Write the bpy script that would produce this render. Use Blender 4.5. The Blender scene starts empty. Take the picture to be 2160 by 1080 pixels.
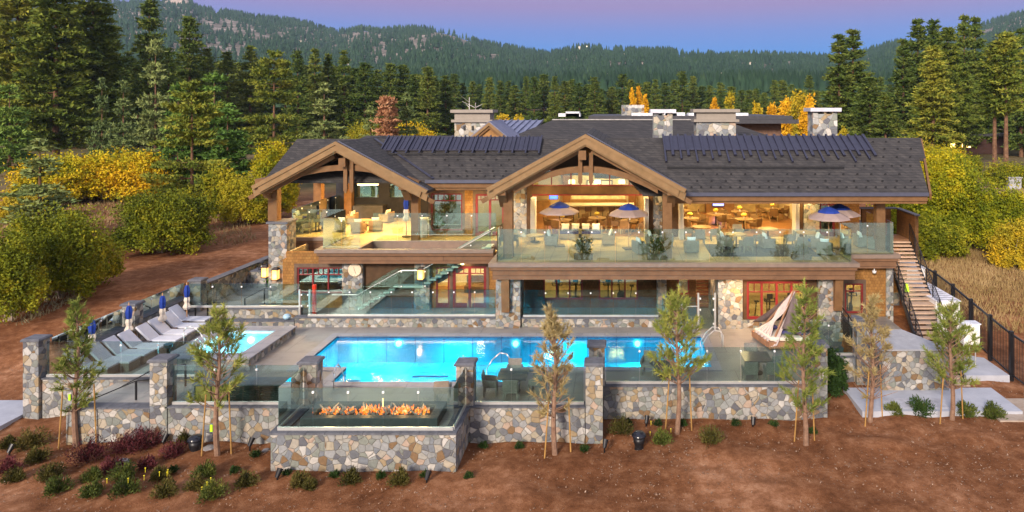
import bpy, math, random
import numpy as np
from mathutils import Vector, Matrix
sc = bpy.context.scene
COL = sc.collection
# ------------------------------------------------------------------ camera
F, HX, HY, HC = 1450.0, 1300.0, 225.0, 12.0       # focal (photo px), principal point (photo px), camera height
cam_d = bpy.data.cameras.new("camera"); cam = bpy.data.objects.new("camera", cam_d); COL.objects.link(cam)
cam_d.sensor_width = 36.0; cam_d.lens = 36.0*F/2160.0
cam_d.shift_x = (1080-HX)/2160.0; cam_d.shift_y = (HY-540)/2160.0
cam_d.clip_start = 0.5; cam_d.clip_end = 9000
cam.location = (0, 0, HC); cam.rotation_euler = (math.radians(90), 0, 0)
sc.camera = cam
# ------------------------------------------------------------------ sky
w = bpy.data.worlds.new("World"); sc.world = w; w.use_nodes = True
nt = w.node_tree; nt.nodes.clear()
N = nt.nodes.new; L = nt.links.new
out = N('ShaderNodeOutputWorld'); bg = N('ShaderNodeBackground'); L(bg.outputs[0], out.inputs[0])
SKY_STRENGTH = 1.15; HAZE = True
bg.inputs[1].default_value = SKY_STRENGTH
tc = N('ShaderNodeTexCoord'); sp = N('ShaderNodeSeparateXYZ'); L(tc.outputs['Generated'], sp.inputs[0])
mr = N('ShaderNodeMapRange'); mr.inputs[1].default_value = -0.02; mr.inputs[2].default_value = 1.0; L(sp.outputs[2], mr.inputs[0])
cr = N('ShaderNodeValToRGB'); L(mr.outputs[0], cr.inputs[0])
els = [(0.0, (.022,.12,.32)), (.088, (.022,.135,.38)), (.125, (.070,.12,.33)), (.160, (.150,.105,.245)), (.24, (.19,.16,.26)), (.40, (.29,.29,.38)), (1.0, (.37,.39,.50))]
cr.color_ramp.elements[0].position = 0; cr.color_ramp.elements[0].color = (*els[0][1], 1)
cr.color_ramp.elements[1].position = 1; cr.color_ramp.elements[1].color = (*els[-1][1], 1)
for p, c in els[1:-1]:
    e = cr.color_ramp.elements.new(p); e.color = (*c, 1)
sky = N('ShaderNodeTexSky'); sky.sky_type = 'NISHITA'; sky.sun_disc = False
SUN_EL, SUN_AZ = math.radians(24), math.radians(200)     # low sun-glow behind the camera, a little to the left
sky.sun_elevation = math.radians(3); sky.sun_rotation = SUN_AZ
mx = N('ShaderNodeMix'); mx.data_type = 'RGBA'; mx.blend_type = 'ADD'; mx.inputs[0].default_value = 0.008
L(cr.outputs[0], mx.inputs[6]); L(sky.outputs[0], mx.inputs[7])
# the western half (behind the camera) still glows after sunset
gl = N('ShaderNodeMapRange'); gl.inputs[1].default_value = -.15; gl.inputs[2].default_value = -1.0; L(sp.outputs[1], gl.inputs[0])
gr = N('ShaderNodeValToRGB'); L(mr.outputs[0], gr.inputs[0])
gr.color_ramp.elements[0].position = 0; gr.color_ramp.elements[0].color = (.48,.40,.36,1)
gr.color_ramp.elements[1].position = .8; gr.color_ramp.elements[1].color = (.36,.38,.50,1)
e = gr.color_ramp.elements.new(.2); e.color = (.80,.66,.56,1)
m2 = N('ShaderNodeMix'); m2.data_type = 'RGBA'; L(gl.outputs[0], m2.inputs[0]); L(mx.outputs[2], m2.inputs[6]); L(gr.outputs[0], m2.inputs[7]); L(m2.outputs[2], bg.inputs[0])
# ------------------------------------------------------------------ sun glow
sd = bpy.data.lights.new("sun", 'SUN'); sd.energy = 2.75; sd.angle = math.radians(12); sd.color = (1.0, .86, .72)
so = bpy.data.objects.new("sun", sd); COL.objects.link(so)
dx, dy = math.sin(SUN_AZ), math.cos(SUN_AZ)
so.rotation_euler = Vector((dx*math.cos(SUN_EL), dy*math.cos(SUN_EL), math.sin(SUN_EL))).to_track_quat('Z', 'Y').to_euler()
sc.view_settings.view_transform = 'Standard'; sc.view_settings.look = 'None'
sc.view_settings.exposure = 0.85; sc.view_settings.gamma = 1; sc.view_settings.use_curve_mapping = False
sc.render.engine = 'CYCLES'
sc.cycles.use_denoising = True
sc.cycles.max_bounces = 6; sc.cycles.diffuse_bounces = 3; sc.cycles.glossy_bounces = 3
sc.cycles.transparent_max_bounces = 14; sc.cycles.transmission_bounces = 2; sc.cycles.volume_bounces = 0
sc.cycles.sample_clamp_indirect = 4.0
sc.cycles.caustics_reflective = False; sc.cycles.caustics_refractive = False
# ------------------------------------------------------------------ measuring helpers (photo pixel + known depth/height -> world)
def PX(px, Y): return (px-HX)*Y/F
def PZ(py, Y): return HC-(py-HY)*Y/F
def YG(py, z): return F*(HC-z)/(py-HY)
def G(px, py, z):
    Y = YG(py, z); return (PX(px, Y), Y, z)
# ------------------------------------------------------------------ materials
MATS = {}
def _new(name):
    m = bpy.data.materials.new(name); m.use_nodes = True; t = m.node_tree
    b = t.nodes.get('Principled BSDF')
    return m, t, b
def rgb(c): return (c[0], c[1], c[2], 1)
def ramp(t, cols, interp='LINEAR'):
    r = t.nodes.new('ShaderNodeValToRGB'); r.color_ramp.interpolation = interp
    r.color_ramp.elements[0].position = cols[0][0]; r.color_ramp.elements[0].color = rgb(cols[0][1])
    r.color_ramp.elements[1].position = cols[-1][0]; r.color_ramp.elements[1].color = rgb(cols[-1][1])
    for p, c in cols[1:-1]:
        e = r.color_ramp.elements.new(p); e.color = rgb(c)
    return r
def pos(t): return t.nodes.new('ShaderNodeNewGeometry').outputs['Position']
def noise(t, scale, detail=3, rough=.55, vec=None):
    n = t.nodes.new('ShaderNodeTexNoise'); n.inputs['Scale'].default_value = scale
    n.inputs['Detail'].default_value = detail; n.inputs['Roughness'].default_value = rough
    t.links.new(vec if vec else pos(t), n.inputs['Vector']); return n
def bump(t, b, h, strength=.4, dist=.02):
    bn = t.nodes.new('ShaderNodeBump'); bn.inputs['Strength'].default_value = strength; bn.inputs['Distance'].default_value = dist
    t.links.new(h, bn.inputs['Height']); t.links.new(bn.outputs[0], b.inputs['Normal'])
def m_plain(name, c, rough=.6, metal=0, var=.12, scale=3, emit=None, es=1):
    if name in MATS: return MATS[name]
    m, t, b = _new(name)
    n = noise(t, scale)
    lo = tuple(x*(1-var*2) for x in c); hi = tuple(min(1, x*(1+var*2)) for x in c)
    r = ramp(t, [(.3, lo), (.7, hi)]); t.links.new(n.outputs[0], r.inputs[0]); t.links.new(r.outputs[0], b.inputs['Base Color'])
    b.inputs['Roughness'].default_value = rough; b.inputs['Metallic'].default_value = metal
    if emit:
        b.inputs['Emission Color'].default_value = rgb(emit); b.inputs['Emission Strength'].default_value = es
    MATS[name] = m; return m
def m_noise(name, cols, scale, rough=.9, detail=5, bstr=0, bdist=.03, bscale=None, spec=.2):
    if name in MATS: return MATS[name]
    m, t, b = _new(name)
    n = noise(t, scale, detail, .65); r = ramp(t, cols); t.links.new(n.outputs[0], r.inputs[0])
    t.links.new(r.outputs[0], b.inputs['Base Color']); b.inputs['Roughness'].default_value = rough
    b.inputs['Specular IOR Level'].default_value = spec
    if bstr:
        n2 = noise(t, bscale or scale*4, 4); bump(t, b, n2.outputs[0], bstr, bdist)
    MATS[name] = m; return m
def m_foliage(name, cols, scale=.5, fine=3.0):
    """leaf colour: two sizes of colour patches, a little variation from plant to plant"""
    if name in MATS: return MATS[name]
    m, t, b = _new(name)
    a = noise(t, scale, 2); c = noise(t, fine, 2)
    oi = t.nodes.new('ShaderNodeObjectInfo')
    ad = t.nodes.new('ShaderNodeMath'); ad.operation = 'MULTIPLY_ADD'; ad.inputs[1].default_value = .5
    t.links.new(a.outputs[0], ad.inputs[0])
    m2 = t.nodes.new('ShaderNodeMath'); m2.operation = 'MULTIPLY'; m2.inputs[1].default_value = .5; t.links.new(c.outputs[0], m2.inputs[0])
    t.links.new(m2.outputs[0], ad.inputs[2])
    m3 = t.nodes.new('ShaderNodeMath'); m3.operation = 'MULTIPLY_ADD'; m3.inputs[1].default_value = .16; t.links.new(oi.outputs['Random'], m3.inputs[0]); 
    s3 = t.nodes.new('ShaderNodeMath'); s3.operation = 'SUBTRACT'; s3.inputs[1].default_value = .08; t.links.new(ad.outputs[0], s3.inputs[0]); t.links.new(s3.outputs[0], m3.inputs[2])
    r = ramp(t, cols); t.links.new(m3.outputs[0], r.inputs[0]); t.links.new(r.outputs[0], b.inputs['Base Color'])
    b.inputs['Roughness'].default_value = .75; b.inputs['Specular IOR Level'].default_value = .15
    MATS[name] = m; return m
def m_stone(name='fieldstone', size=.25, lit=1.0):
    if name in MATS: return MATS[name]
    m, t, b = _new(name)
    p = pos(t)
    wn = noise(t, 1.6, 2); vm = t.nodes.new('ShaderNodeVectorMath'); vm.operation = 'MULTIPLY_ADD'
    t.links.new(wn.outputs['Color'], vm.inputs[0]); vm.inputs[1].default_value = (.14, .14, .14); t.links.new(p, vm.inputs[2])
    def vor(feat):
        v = t.nodes.new('ShaderNodeTexVoronoi'); v.feature = feat; v.inputs['Scale'].default_value = 1/size
        v.inputs['Randomness'].default_value = .95
        t.links.new(vm.outputs[0], v.inputs['Vector']); return v
    v1, v2 = vor('F1'), vor('DISTANCE_TO_EDGE')
    se = t.nodes.new('ShaderNodeSeparateColor'); t.links.new(v1.outputs['Color'], se.inputs[0])
    k = lit
    cs = [(.46,.43,.38), (.22,.23,.25), (.36,.37,.37), (.58,.56,.53), (.42,.34,.23), (.28,.30,.33), (.47,.43,.35), (.32,.34,.31), (.40,.41,.42), (.60,.59,.57), (.25,.26,.28), (.30,.21,.13), (.46,.46,.45), (.20,.205,.23), (.53,.48,.40), (.38,.40,.40), (.52,.42,.35), (.30,.32,.30), (.44,.43,.40)]
    r = ramp(t, [(i/len(cs), tuple((x**1.25)*k*.90 for x in c)) for i, c in enumerate(cs)], 'CONSTANT'); t.links.new(se.outputs[0], r.inputs[0])
    n2 = noise(t, 9, 4)
    m2 = t.nodes.new('ShaderNodeMix'); m2.data_type = 'RGBA'; m2.blend_type = 'MULTIPLY'; m2.inputs[0].default_value = .45
    r2 = ramp(t, [(.3, (.55,.55,.56)), (.7, (1.15,1.12,1.08))]); t.links.new(n2.outputs[0], r2.inputs[0])
    t.links.new(r.outputs[0], m2.inputs[6]); t.links.new(r2.outputs[0], m2.inputs[7])
    mk = ramp(t, [(.0, (1,1,1)), (.008, (1,1,1)), (.020, (0,0,0))]); t.links.new(v2.outputs['Distance'], mk.inputs[0])
    m3 = t.nodes.new('ShaderNodeMix'); m3.data_type = 'RGBA'; t.links.new(mk.outputs[0], m3.inputs[0])
    t.links.new(m2.outputs[2], m3.inputs[6]); m3.inputs[7].default_value = (.36*k, .335*k, .29*k, 1)
    t.links.new(m3.outputs[2], b.inputs['Base Color']); b.inputs['Roughness'].default_value = .85
    b.inputs['Specular IOR Level'].default_value = .25
    h = ramp(t, [(0, (0,0,0)), (.05, (1,1,1))]); t.links.new(v2.outputs['Distance'], h.inputs[0])
    mm = t.nodes.new('ShaderNodeMath'); mm.operation = 'MULTIPLY_ADD'; mm.inputs[1].default_value = .5; t.links.new(n2.outputs[0], mm.inputs[0]); t.links.new(h.outputs[0], mm.inputs[2])
    bump(t, b, mm.outputs[0], .8, .045)
    MATS[name] = m; return m
def m_brick(name, c1, c2, cm, bw, bh, mortar=.01, vscale=1.0, rough=.8, offs=.5, bstr=.5, squash=1.0):
    """courses: u = x+y, v = z*vscale -- shingles, planks, slabs"""
    if name in MATS: return MATS[name]
    m, t, b = _new(name)
    s = t.nodes.new('ShaderNodeSeparateXYZ'); t.links.new(pos(t), s.inputs[0])
    a = t.nodes.new('ShaderNodeMath'); a.operation = 'ADD'; t.links.new(s.outputs[0], a.inputs[0]); t.links.new(s.outputs[1], a.inputs[1])
    v = t.nodes.new('ShaderNodeMath'); v.operation = 'MULTIPLY'; v.inputs[1].default_value = vscale; t.links.new(s.outputs[2], v.inputs[0])
    c = t.nodes.new('ShaderNodeCombineXYZ'); t.links.new(a.outputs[0], c.inputs[0]); t.links.new(v.outputs[0], c.inputs[1])
    k = t.nodes.new('ShaderNodeTexBrick'); t.links.new(c.outputs[0], k.inputs['Vector'])
    k.inputs['Color1'].default_value = rgb(c1); k.inputs['Color2'].default_value = rgb(c2); k.inputs['Mortar'].default_value = rgb(cm)
    k.inputs['Scale'].default_value = 1; k.inputs['Brick Width'].default_value = bw; k.inputs['Row Height'].default_value = bh
    k.inputs['Mortar Size'].default_value = mortar; k.inputs['Mortar Smooth'].default_value = .3; k.offset = offs; k.inputs['Bias'].default_value = 0
    n2 = noise(t, 2.2, 5); r2 = ramp(t, [(.3, (.72,.72,.74)), (.7, (1.2,1.18,1.14))]); t.links.new(n2.outputs[0], r2.inputs[0])
    mm = t.nodes.new('ShaderNodeMix'); mm.data_type = 'RGBA'; mm.blend_type = 'MULTIPLY'; mm.inputs[0].default_value = .7
    t.links.new(k.outputs['Color'], mm.inputs[6]); t.links.new(r2.outputs[0], mm.inputs[7])
    t.links.new(mm.outputs[2], b.inputs['Base Color']); b.inputs['Roughness'].default_value = rough
    b.inputs['Specular IOR Level'].default_value = .25
    iv = t.nodes.new('ShaderNodeMath'); iv.operation = 'SUBTRACT'; iv.inputs[0].default_value = 1; t.links.new(k.outputs['Fac'], iv.inputs[1])
    bump(t, b, iv.outputs[0], bstr, .02)
    MATS[name] = m; return m
def m_floor(name, cols, bw, bh, off, rough=.7, gap=(.1,.1,.1), gapw=.012, stain=None):
    """slabs on the level: brick pattern in x,y plus broad staining"""
    if name in MATS: return MATS[name]
    m, t, b = _new(name)
    k = t.nodes.new('ShaderNodeTexBrick'); k.offset = off; t.links.new(pos(t), k.inputs['Vector'])
    k.inputs['Color1'].default_value = rgb(cols[0]); k.inputs['Color2'].default_value = rgb(cols[1]); k.inputs['Mortar'].default_value = rgb(gap)
    k.inputs['Scale'].default_value = 1; k.inputs['Brick Width'].default_value = bw; k.inputs['Row Height'].default_value = bh; k.inputs['Mortar Size'].default_value = gapw
    n = noise(t, .7, 6, .6); r = ramp(t, [(.32, (.62,.62,.64)), (.5, (1,1,1)), (.7, (1.12,1.1,1.08))]); t.links.new(n.outputs[0], r.inputs[0])
    mm = t.nodes.new('ShaderNodeMix'); mm.data_type = 'RGBA'; mm.blend_type = 'MULTIPLY'; mm.inputs[0].default_value = .8
    t.links.new(k.outputs['Color'], mm.inputs[6]); t.links.new(r.outputs[0], mm.inputs[7]); t.links.new(mm.outputs[2], b.inputs['Base Color'])
    b.inputs['Roughness'].default_value = rough
    n2 = noise(t, 30, 3); bump(t, b, n2.outputs[0], .15, .01)
    MATS[name] = m; return m
def m_glass(name, tint, refl=.16, rough=.0):
    if name in MATS: return MATS[name]
    m, t, b = _new(name); t.nodes.remove(b)
    o = t.nodes.get('Material Output')
    tr = t.nodes.new('ShaderNodeBsdfTransparent'); tr.inputs[0].default_value = rgb(tint)
    gl = t.nodes.new('ShaderNodeBsdfGlossy'); gl.inputs['Roughness'].default_value = rough; gl.inputs['Color'].default_value = (.80, .97, .93, 1)
    lw = t.nodes.new('ShaderNodeFresnel'); lw.inputs[0].default_value = 1.5
    ad = t.nodes.new('ShaderNodeMath'); ad.operation = 'ADD'; ad.inputs[1].default_value = refl; t.links.new(lw.outputs[0], ad.inputs[0])
    mi = t.nodes.new('ShaderNodeMixShader'); t.links.new(ad.outputs[0], mi.inputs[0]); t.links.new(tr.outputs[0], mi.inputs[1]); t.links.new(gl.outputs[0], mi.inputs[2])
    t.links.new(mi.outputs[0], o.inputs[0])
    MATS[name] = m; return m
def m_emit(name, c, s):
    if name in MATS: return MATS[name]
    m, t, b = _new(name)
    b.inputs['Base Color'].default_value = rgb(c); b.inputs['Emission Color'].default_value = rgb(c); b.inputs['Emission Strength'].default_value = s
    MATS[name] = m; return m
STONE = m_stone()
CAP = m_noise('bluestone cap', [(.3, (.075,.08,.095)), (.7, (.15,.155,.18))], 4, .7)
CONC = m_floor('deck concrete', ((.25,.235,.22), (.27,.25,.235)), 3.6, 2.4, .5, .45, (.12,.11,.11))
COPING = m_floor('pool coping', ((.30,.30,.33), (.26,.26,.30)), 1.2, 1.2, .5, .5, (.14,.14,.15))
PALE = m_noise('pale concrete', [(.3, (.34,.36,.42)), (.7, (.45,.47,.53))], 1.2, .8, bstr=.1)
ROOF = m_brick('asphalt shingles', (.044,.042,.043), (.070,.065,.063), (.026,.025,.027), .34, .125, .010, 1.0, .9, bstr=.6)
CEDAR = m_brick('cedar shingles', (.24,.115,.032), (.33,.17,.05), (.10,.045,.015), .17, .17, .006, 1.0, .8)
FASCIA = m_brick('stained boards', (.165,.088,.048), (.185,.10,.056), (.06,.03,.018), 60, .30, .012, 1.0, .6)
BOARDCAP = m_plain('board cap', (.20,.145,.115), .55, var=.06)
TIMBER = m_noise('heavy timber', [(.3, (.14,.072,.030)), (.7, (.21,.112,.05))], 2.5, .6)
BARGE = m_noise('barge boards', [(.3, (.19,.115,.052)), (.7, (.26,.158,.074))], 2.0, .55)
DARKWOOD = m_noise('dark wood', [(.3, (.055,.03,.015)), (.7, (.10,.055,.028))], 2.5, .6)
SOFFIT = m_brick('soffit boards', (.14,.07,.03), (.17,.085,.036), (.05,.025,.012), 40, .14, .008, 1.0, .6)
RED = m_plain('red window paint', (.17,.012,.014), .4, var=.04)
GUTTER = m_plain('gutter metal', (.075,.08,.12), .4, .3, var=.05)
SEAM = m_plain('standing seam metal', (.045,.045,.075), .38, .5, var=.06)
GLASS = m_glass('railing glass', (.84,.93,.89), .09)
TGLASS = m_glass('terrace glass', (.77,.88,.88), .02); SGLASS = m_glass('stair glass', (.80,.92,.90), .0)
WGLASS = m_glass('window glass', (.85,.90,.86), .10)
WGLASSD = m_glass('dark window glass', (.55,.62,.60), .22)
EDGE = m_plain('glass edge', (.08,.35,.30), .2, var=.05)
STEEL = m_plain('brushed steel', (.75,.74,.72), .3, .7, var=.04)
CLAMP = m_plain('glint white clamp', (.95,.95,.97), .35, var=.01)  # glint on the metal standoffs painted as plain white
BLACK = m_plain('black metal', (.015,.015,.018), .4, .3)
WHITE = m_plain('white paint', (.78,.78,.80), .5, var=.03)
ROOMWALL = m_plain('room plaster', (.62,.50,.30), .8, var=.04, scale=.6)
WOODFLOOR = m_floor('room floor boards', ((.30,.13,.04), (.36,.16,.05)), 1.6, .16, .4, .35, (.14,.06,.02), .006)
DECKTILE = m_floor('deck pavers', ((.52,.37,.19), (.48,.34,.17)), .9, .9, 0, .55, (.2,.16,.1))
WICKER = m_brick('grey wicker', (.23,.22,.20), (.29,.28,.25), (.13,.12,.11), .05, .03, .003, 1, .8)
TANWICK = m_brick('tan wicker', (.34,.26,.16), (.40,.31,.19), (.18,.13,.08), .05, .03, .003, 1, .8)
CUSH = m_plain('pale cushion', (.54,.56,.63), .9, var=.03)
CREAM = m_plain('cream cushion', (.80,.76,.66), .9, var=.03)
BLUEC = m_plain('blue fabric', (.006,.035,.26), .85, var=.06)
NAVY = m_plain('navy cushion', (.05,.045,.16), .9, var=.06)
CANVAS = m_plain('taupe canvas', (.33,.25,.23), .9, var=.04)
CREAMCLOTH = m_plain('cream canvas', (.62,.55,.46), .9, var=.05)
OAK = m_plain('pale pole wood', (.45,.25,.12), .5)
CHAIRWOOD = m_plain('chair leather', (.20,.11,.04), .6)
TABLETOP = m_plain('table wood', (.30,.18,.07), .4)
WARM = (1.0, .70, .28)
LAMPM = m_emit('lit lamp glass', (1.0, .50, .14), 1.0)
LAMPW = m_emit('lit lamp shade', (1.0, .72, .36), 2.5)
# ------------------------------------------------------------------ mesh builder
class MB:
    def __init__(s): s.v = []; s.f = []
    def add(s, vs, fs):
        o = len(s.v); s.v += [tuple(p) for p in vs]; s.f += [tuple(i+o for i in f) for f in fs]; return s
    def box(s, x0, x1, y0, y1, z0, z1):
        return s.add([(x0,y0,z0),(x1,y0,z0),(x1,y1,z0),(x0,y1,z0),(x0,y0,z1),(x1,y0,z1),(x1,y1,z1),(x0,y1,z1)],
            [(3,2,1,0),(4,5,6,7),(0,1,5,4),(1,2,6,5),(2,3,7,6),(3,0,4,7)])
    def tap(s, x0, x1, y0, y1, z0, z1, i=.05, j=None):
        j = i if j is None else j
        return s.add([(x0,y0,z0),(x1,y0,z0),(x1,y1,z0),(x0,y1,z0),(x0+i,y0+j,z1),(x1-i,y0+j,z1),(x1-i,y1-j,z1),(x0+i,y1-j,z1)],
            [(3,2,1,0),(4,5,6,7),(0,1,5,4),(1,2,6,5),(2,3,7,6),(3,0,4,7)])
    def beam(s, a, b, w, h, up=(0,0,1)):
        a, b = Vector(a), Vector(b); d = (b-a).normalized(); u = Vector(up)
        r = d.cross(u)
        if r.length < 1e-4: r = d.cross(Vector((0,1,0)))
        r.normalize(); u = r.cross(d).normalized(); r *= w/2; u *= h/2
        return s.add([a-r-u, a+r-u, a+r+u, a-r+u, b-r-u, b+r-u, b+r+u, b-r+u],
            [(3,2,1,0)[::-1],(4,5,6,7)[::-1],(0,1,5,4)[::-1],(1,2,6,5)[::-1],(2,3,7,6)[::-1],(3,0,4,7)[::-1]])
    def cyl(s, a, b, r0, r1=None, n=10, caps=True):
        r1 = r0 if r1 is None else r1
        a, b = Vector(a), Vector(b); d = (b-a).normalized()
        t = Vector((1,0,0)) if abs(d.x) < .9 else Vector((0,1,0))
        u = d.cross(t).normalized(); v = d.cross(u)
        vs = [a+(u*math.cos(k*2*math.pi/n)+v*math.sin(k*2*math.pi/n))*r0 for k in range(n)]
        vs += [b+(u*math.cos(k*2*math.pi/n)+v*math.sin(k*2*math.pi/n))*r1 for k in range(n)]
        fs = [(k,(k+1)%n,n+(k+1)%n,n+k) for k in range(n)]
        if caps: fs += [tuple(range(n))[::-1], tuple(range(n,2*n))]
        return s.add(vs, fs)
    def tube(s, pts, r, n=7):
        for a, b in zip(pts, pts[1:]): s.cyl(a, b, r, r, n)
        return s
    def lathe(s, prof, c=(0,0,0), n=16, wob=None):
        vs = []; m = len(prof)
        for k in range(n):
            an = k*2*math.pi/n
            for (r, z) in prof:
                q = r*(wob(k, z) if wob else 1)
                vs.append((c[0]+q*math.cos(an), c[1]+q*math.sin(an), c[2]+z))
        fs = [(k*m+j, ((k+1)%n)*m+j, ((k+1)%n)*m+j+1, k*m+j+1) for k in range(n) for j in range(m-1)]
        return s.add(vs, fs)
    def prism(s, poly, y0, y1):          # poly of (x,z), extruded along y
        n = len(poly)
        return s.add([(x,y0,z) for x,z in poly]+[(x,y1,z) for x,z in poly],
            [tuple(range(n)), tuple(range(n,2*n))[::-1]]+[(k,n+k,n+(k+1)%n,(k+1)%n) for k in range(n)])
    def prismx(s, poly, x0, x1):         # poly of (y,z), extruded along x
        n = len(poly)
        return s.add([(x0,y,z) for y,z in poly]+[(x1,y,z) for y,z in poly],
            [tuple(range(n))[::-1], tuple(range(n,2*n))]+[(k,(k+1)%n,n+(k+1)%n,n+k) for k in range(n)])
    def slab(s, pts, th):                # polygon of 3D points, thickened straight down
        n = len(pts)
        return s.add(list(pts)+[(p[0],p[1],p[2]-th) for p in pts],
            [tuple(range(n)), tuple(range(n,2*n))[::-1]]+[(k,n+k,n+(k+1)%n,(k+1)%n) for k in range(n)])
    def pillow(s, c, sx, sy, sz, rx=0, ry=0, rz=0, n=6):
        M = Matrix.Translation(c) @ Matrix.Rotation(rz,4,'Z') @ Matrix.Rotation(ry,4,'Y') @ Matrix.Rotation(rx,4,'X')
        vs = []; fs = []
        for side in (1,-1):
            for i in range(n+1):
                for j in range(n+1):
                    a, b = i/n*2-1, j/n*2-1
                    q = (1-a**4)*(1-b**4); e = 1-.10*(1-abs(a*b))*max(abs(a),abs(b))**3
                    vs.append(M @ Vector((a*sx/2*e, b*sy/2*e, side*sz/2*max(q,0)**.5)))
        m = (n+1)**2
        for i in range(n):
            for j in range(n):
                k = i*(n+1)+j
                fs.append((k,k+n+1,k+n+2,k+1)); fs.append((m+k+1,m+k+n+2,m+k+n+1,m+k))
        return s.add(vs, fs)
    def build(s, name, mat, parent=None, bevel=0, smooth=False):
        off = Vector((0,0,0)); p = parent
        while p is not None: off += p.location; p = p.parent
        me = bpy.data.meshes.new(name)
        me.from_pydata([(x-off.x, y-off.y, z-off.z) for x,y,z in s.v], [], s.f)
        me.materials.append(mat)
        o = bpy.data.objects.new(name, me); COL.objects.link(o)
        if parent: o.parent = parent
        if smooth:
            for q in me.polygons: q.use_smooth = True
        if bevel:
            b = o.modifiers.new('bevel','BEVEL'); b.width = bevel; b.segments = 2; b.limit_method = 'ANGLE'
        return o
def np_mesh(name, V, Fc, mat, parent=None, k=3):
    """fast mesh from arrays: V (n,3), Fc (m,k)"""
    me = bpy.data.meshes.new(name)
    V = np.asarray(V, dtype=np.float32); Fc = np.asarray(Fc, dtype=np.int32)
    me.vertices.add(len(V)); me.vertices.foreach_set('co', V.ravel())
    me.loops.add(Fc.size); me.loops.foreach_set('vertex_index', Fc.ravel())
    me.polygons.add(len(Fc)); me.polygons.foreach_set('loop_start', np.arange(0, Fc.size, k, dtype=np.int32))
    me.polygons.foreach_set('loop_total', np.full(len(Fc), k, dtype=np.int32))
    me.materials.append(mat); me.update(calc_edges=True)
    o = bpy.data.objects.new(name, me); COL.objects.link(o)
    if parent: o.parent = parent
    return o
def tag(o, label, cat=None, group=None, kind=None):
    if label: o['label'] = label
    if cat: o['category'] = cat
    if group: o['group'] = group
    if kind: o['kind'] = kind
    return o
def thing(name, loc, label, cat, group=None):
    o = bpy.data.objects.new(name, None); COL.objects.link(o); o.location = loc; o.empty_display_size = .3
    return tag(o, label, cat, group)
def dup(root, loc, rz=None, label=None, group=None, scale=None):
    r = root.copy(); COL.objects.link(r); r.location = loc
    if rz is not None: r.rotation_euler = (0,0,rz)
    if scale is not None: r.scale = scale if hasattr(scale,'__len__') else (scale,)*3
    if label: r['label'] = label
    if group: r['group'] = group
    for ch in list(root.children):
        c = ch.copy(); COL.objects.link(c); c.parent = r
        for g in list(ch.children):
            d = g.copy(); COL.objects.link(d); d.parent = c
    return r
class Proto:
    """first use moves the original, later uses copy it"""
    def __init__(s, root): s.r = root; s.used = False
    def put(s, loc, rz=0, label=None, group=None, scale=None):
        if not s.used:
            s.used = True; s.r.location = loc; s.r.rotation_euler = (0,0,rz)
            if scale is not None: s.r.scale = scale if hasattr(scale,'__len__') else (scale,)*3
            if label: s.r['label'] = label
            if group: s.r['group'] = group
            return s.r
        r = dup(s.r, loc, rz, label, group, scale if scale is not None else (1,1,1)); return r
def lamp(name, loc, power, color=WARM, size=None, rot=None, parent=None, r=.15, sy=None):
    if size:
        d = bpy.data.lights.new(name, 'AREA'); d.shape = 'RECTANGLE'; d.size = size; d.size_y = sy or size
    else:
        d = bpy.data.lights.new(name, 'POINT'); d.shadow_soft_size = r
    d.energy = power; d.color = color
    o = bpy.data.objects.new(name, d); COL.objects.link(o); o.location = loc
    if rot: o.rotation_euler = rot
    if parent: 
        o.parent = parent; o.location = Vector(loc)-parent.location
    return o
def struct(o): o['kind'] = 'structure'; return o
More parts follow.
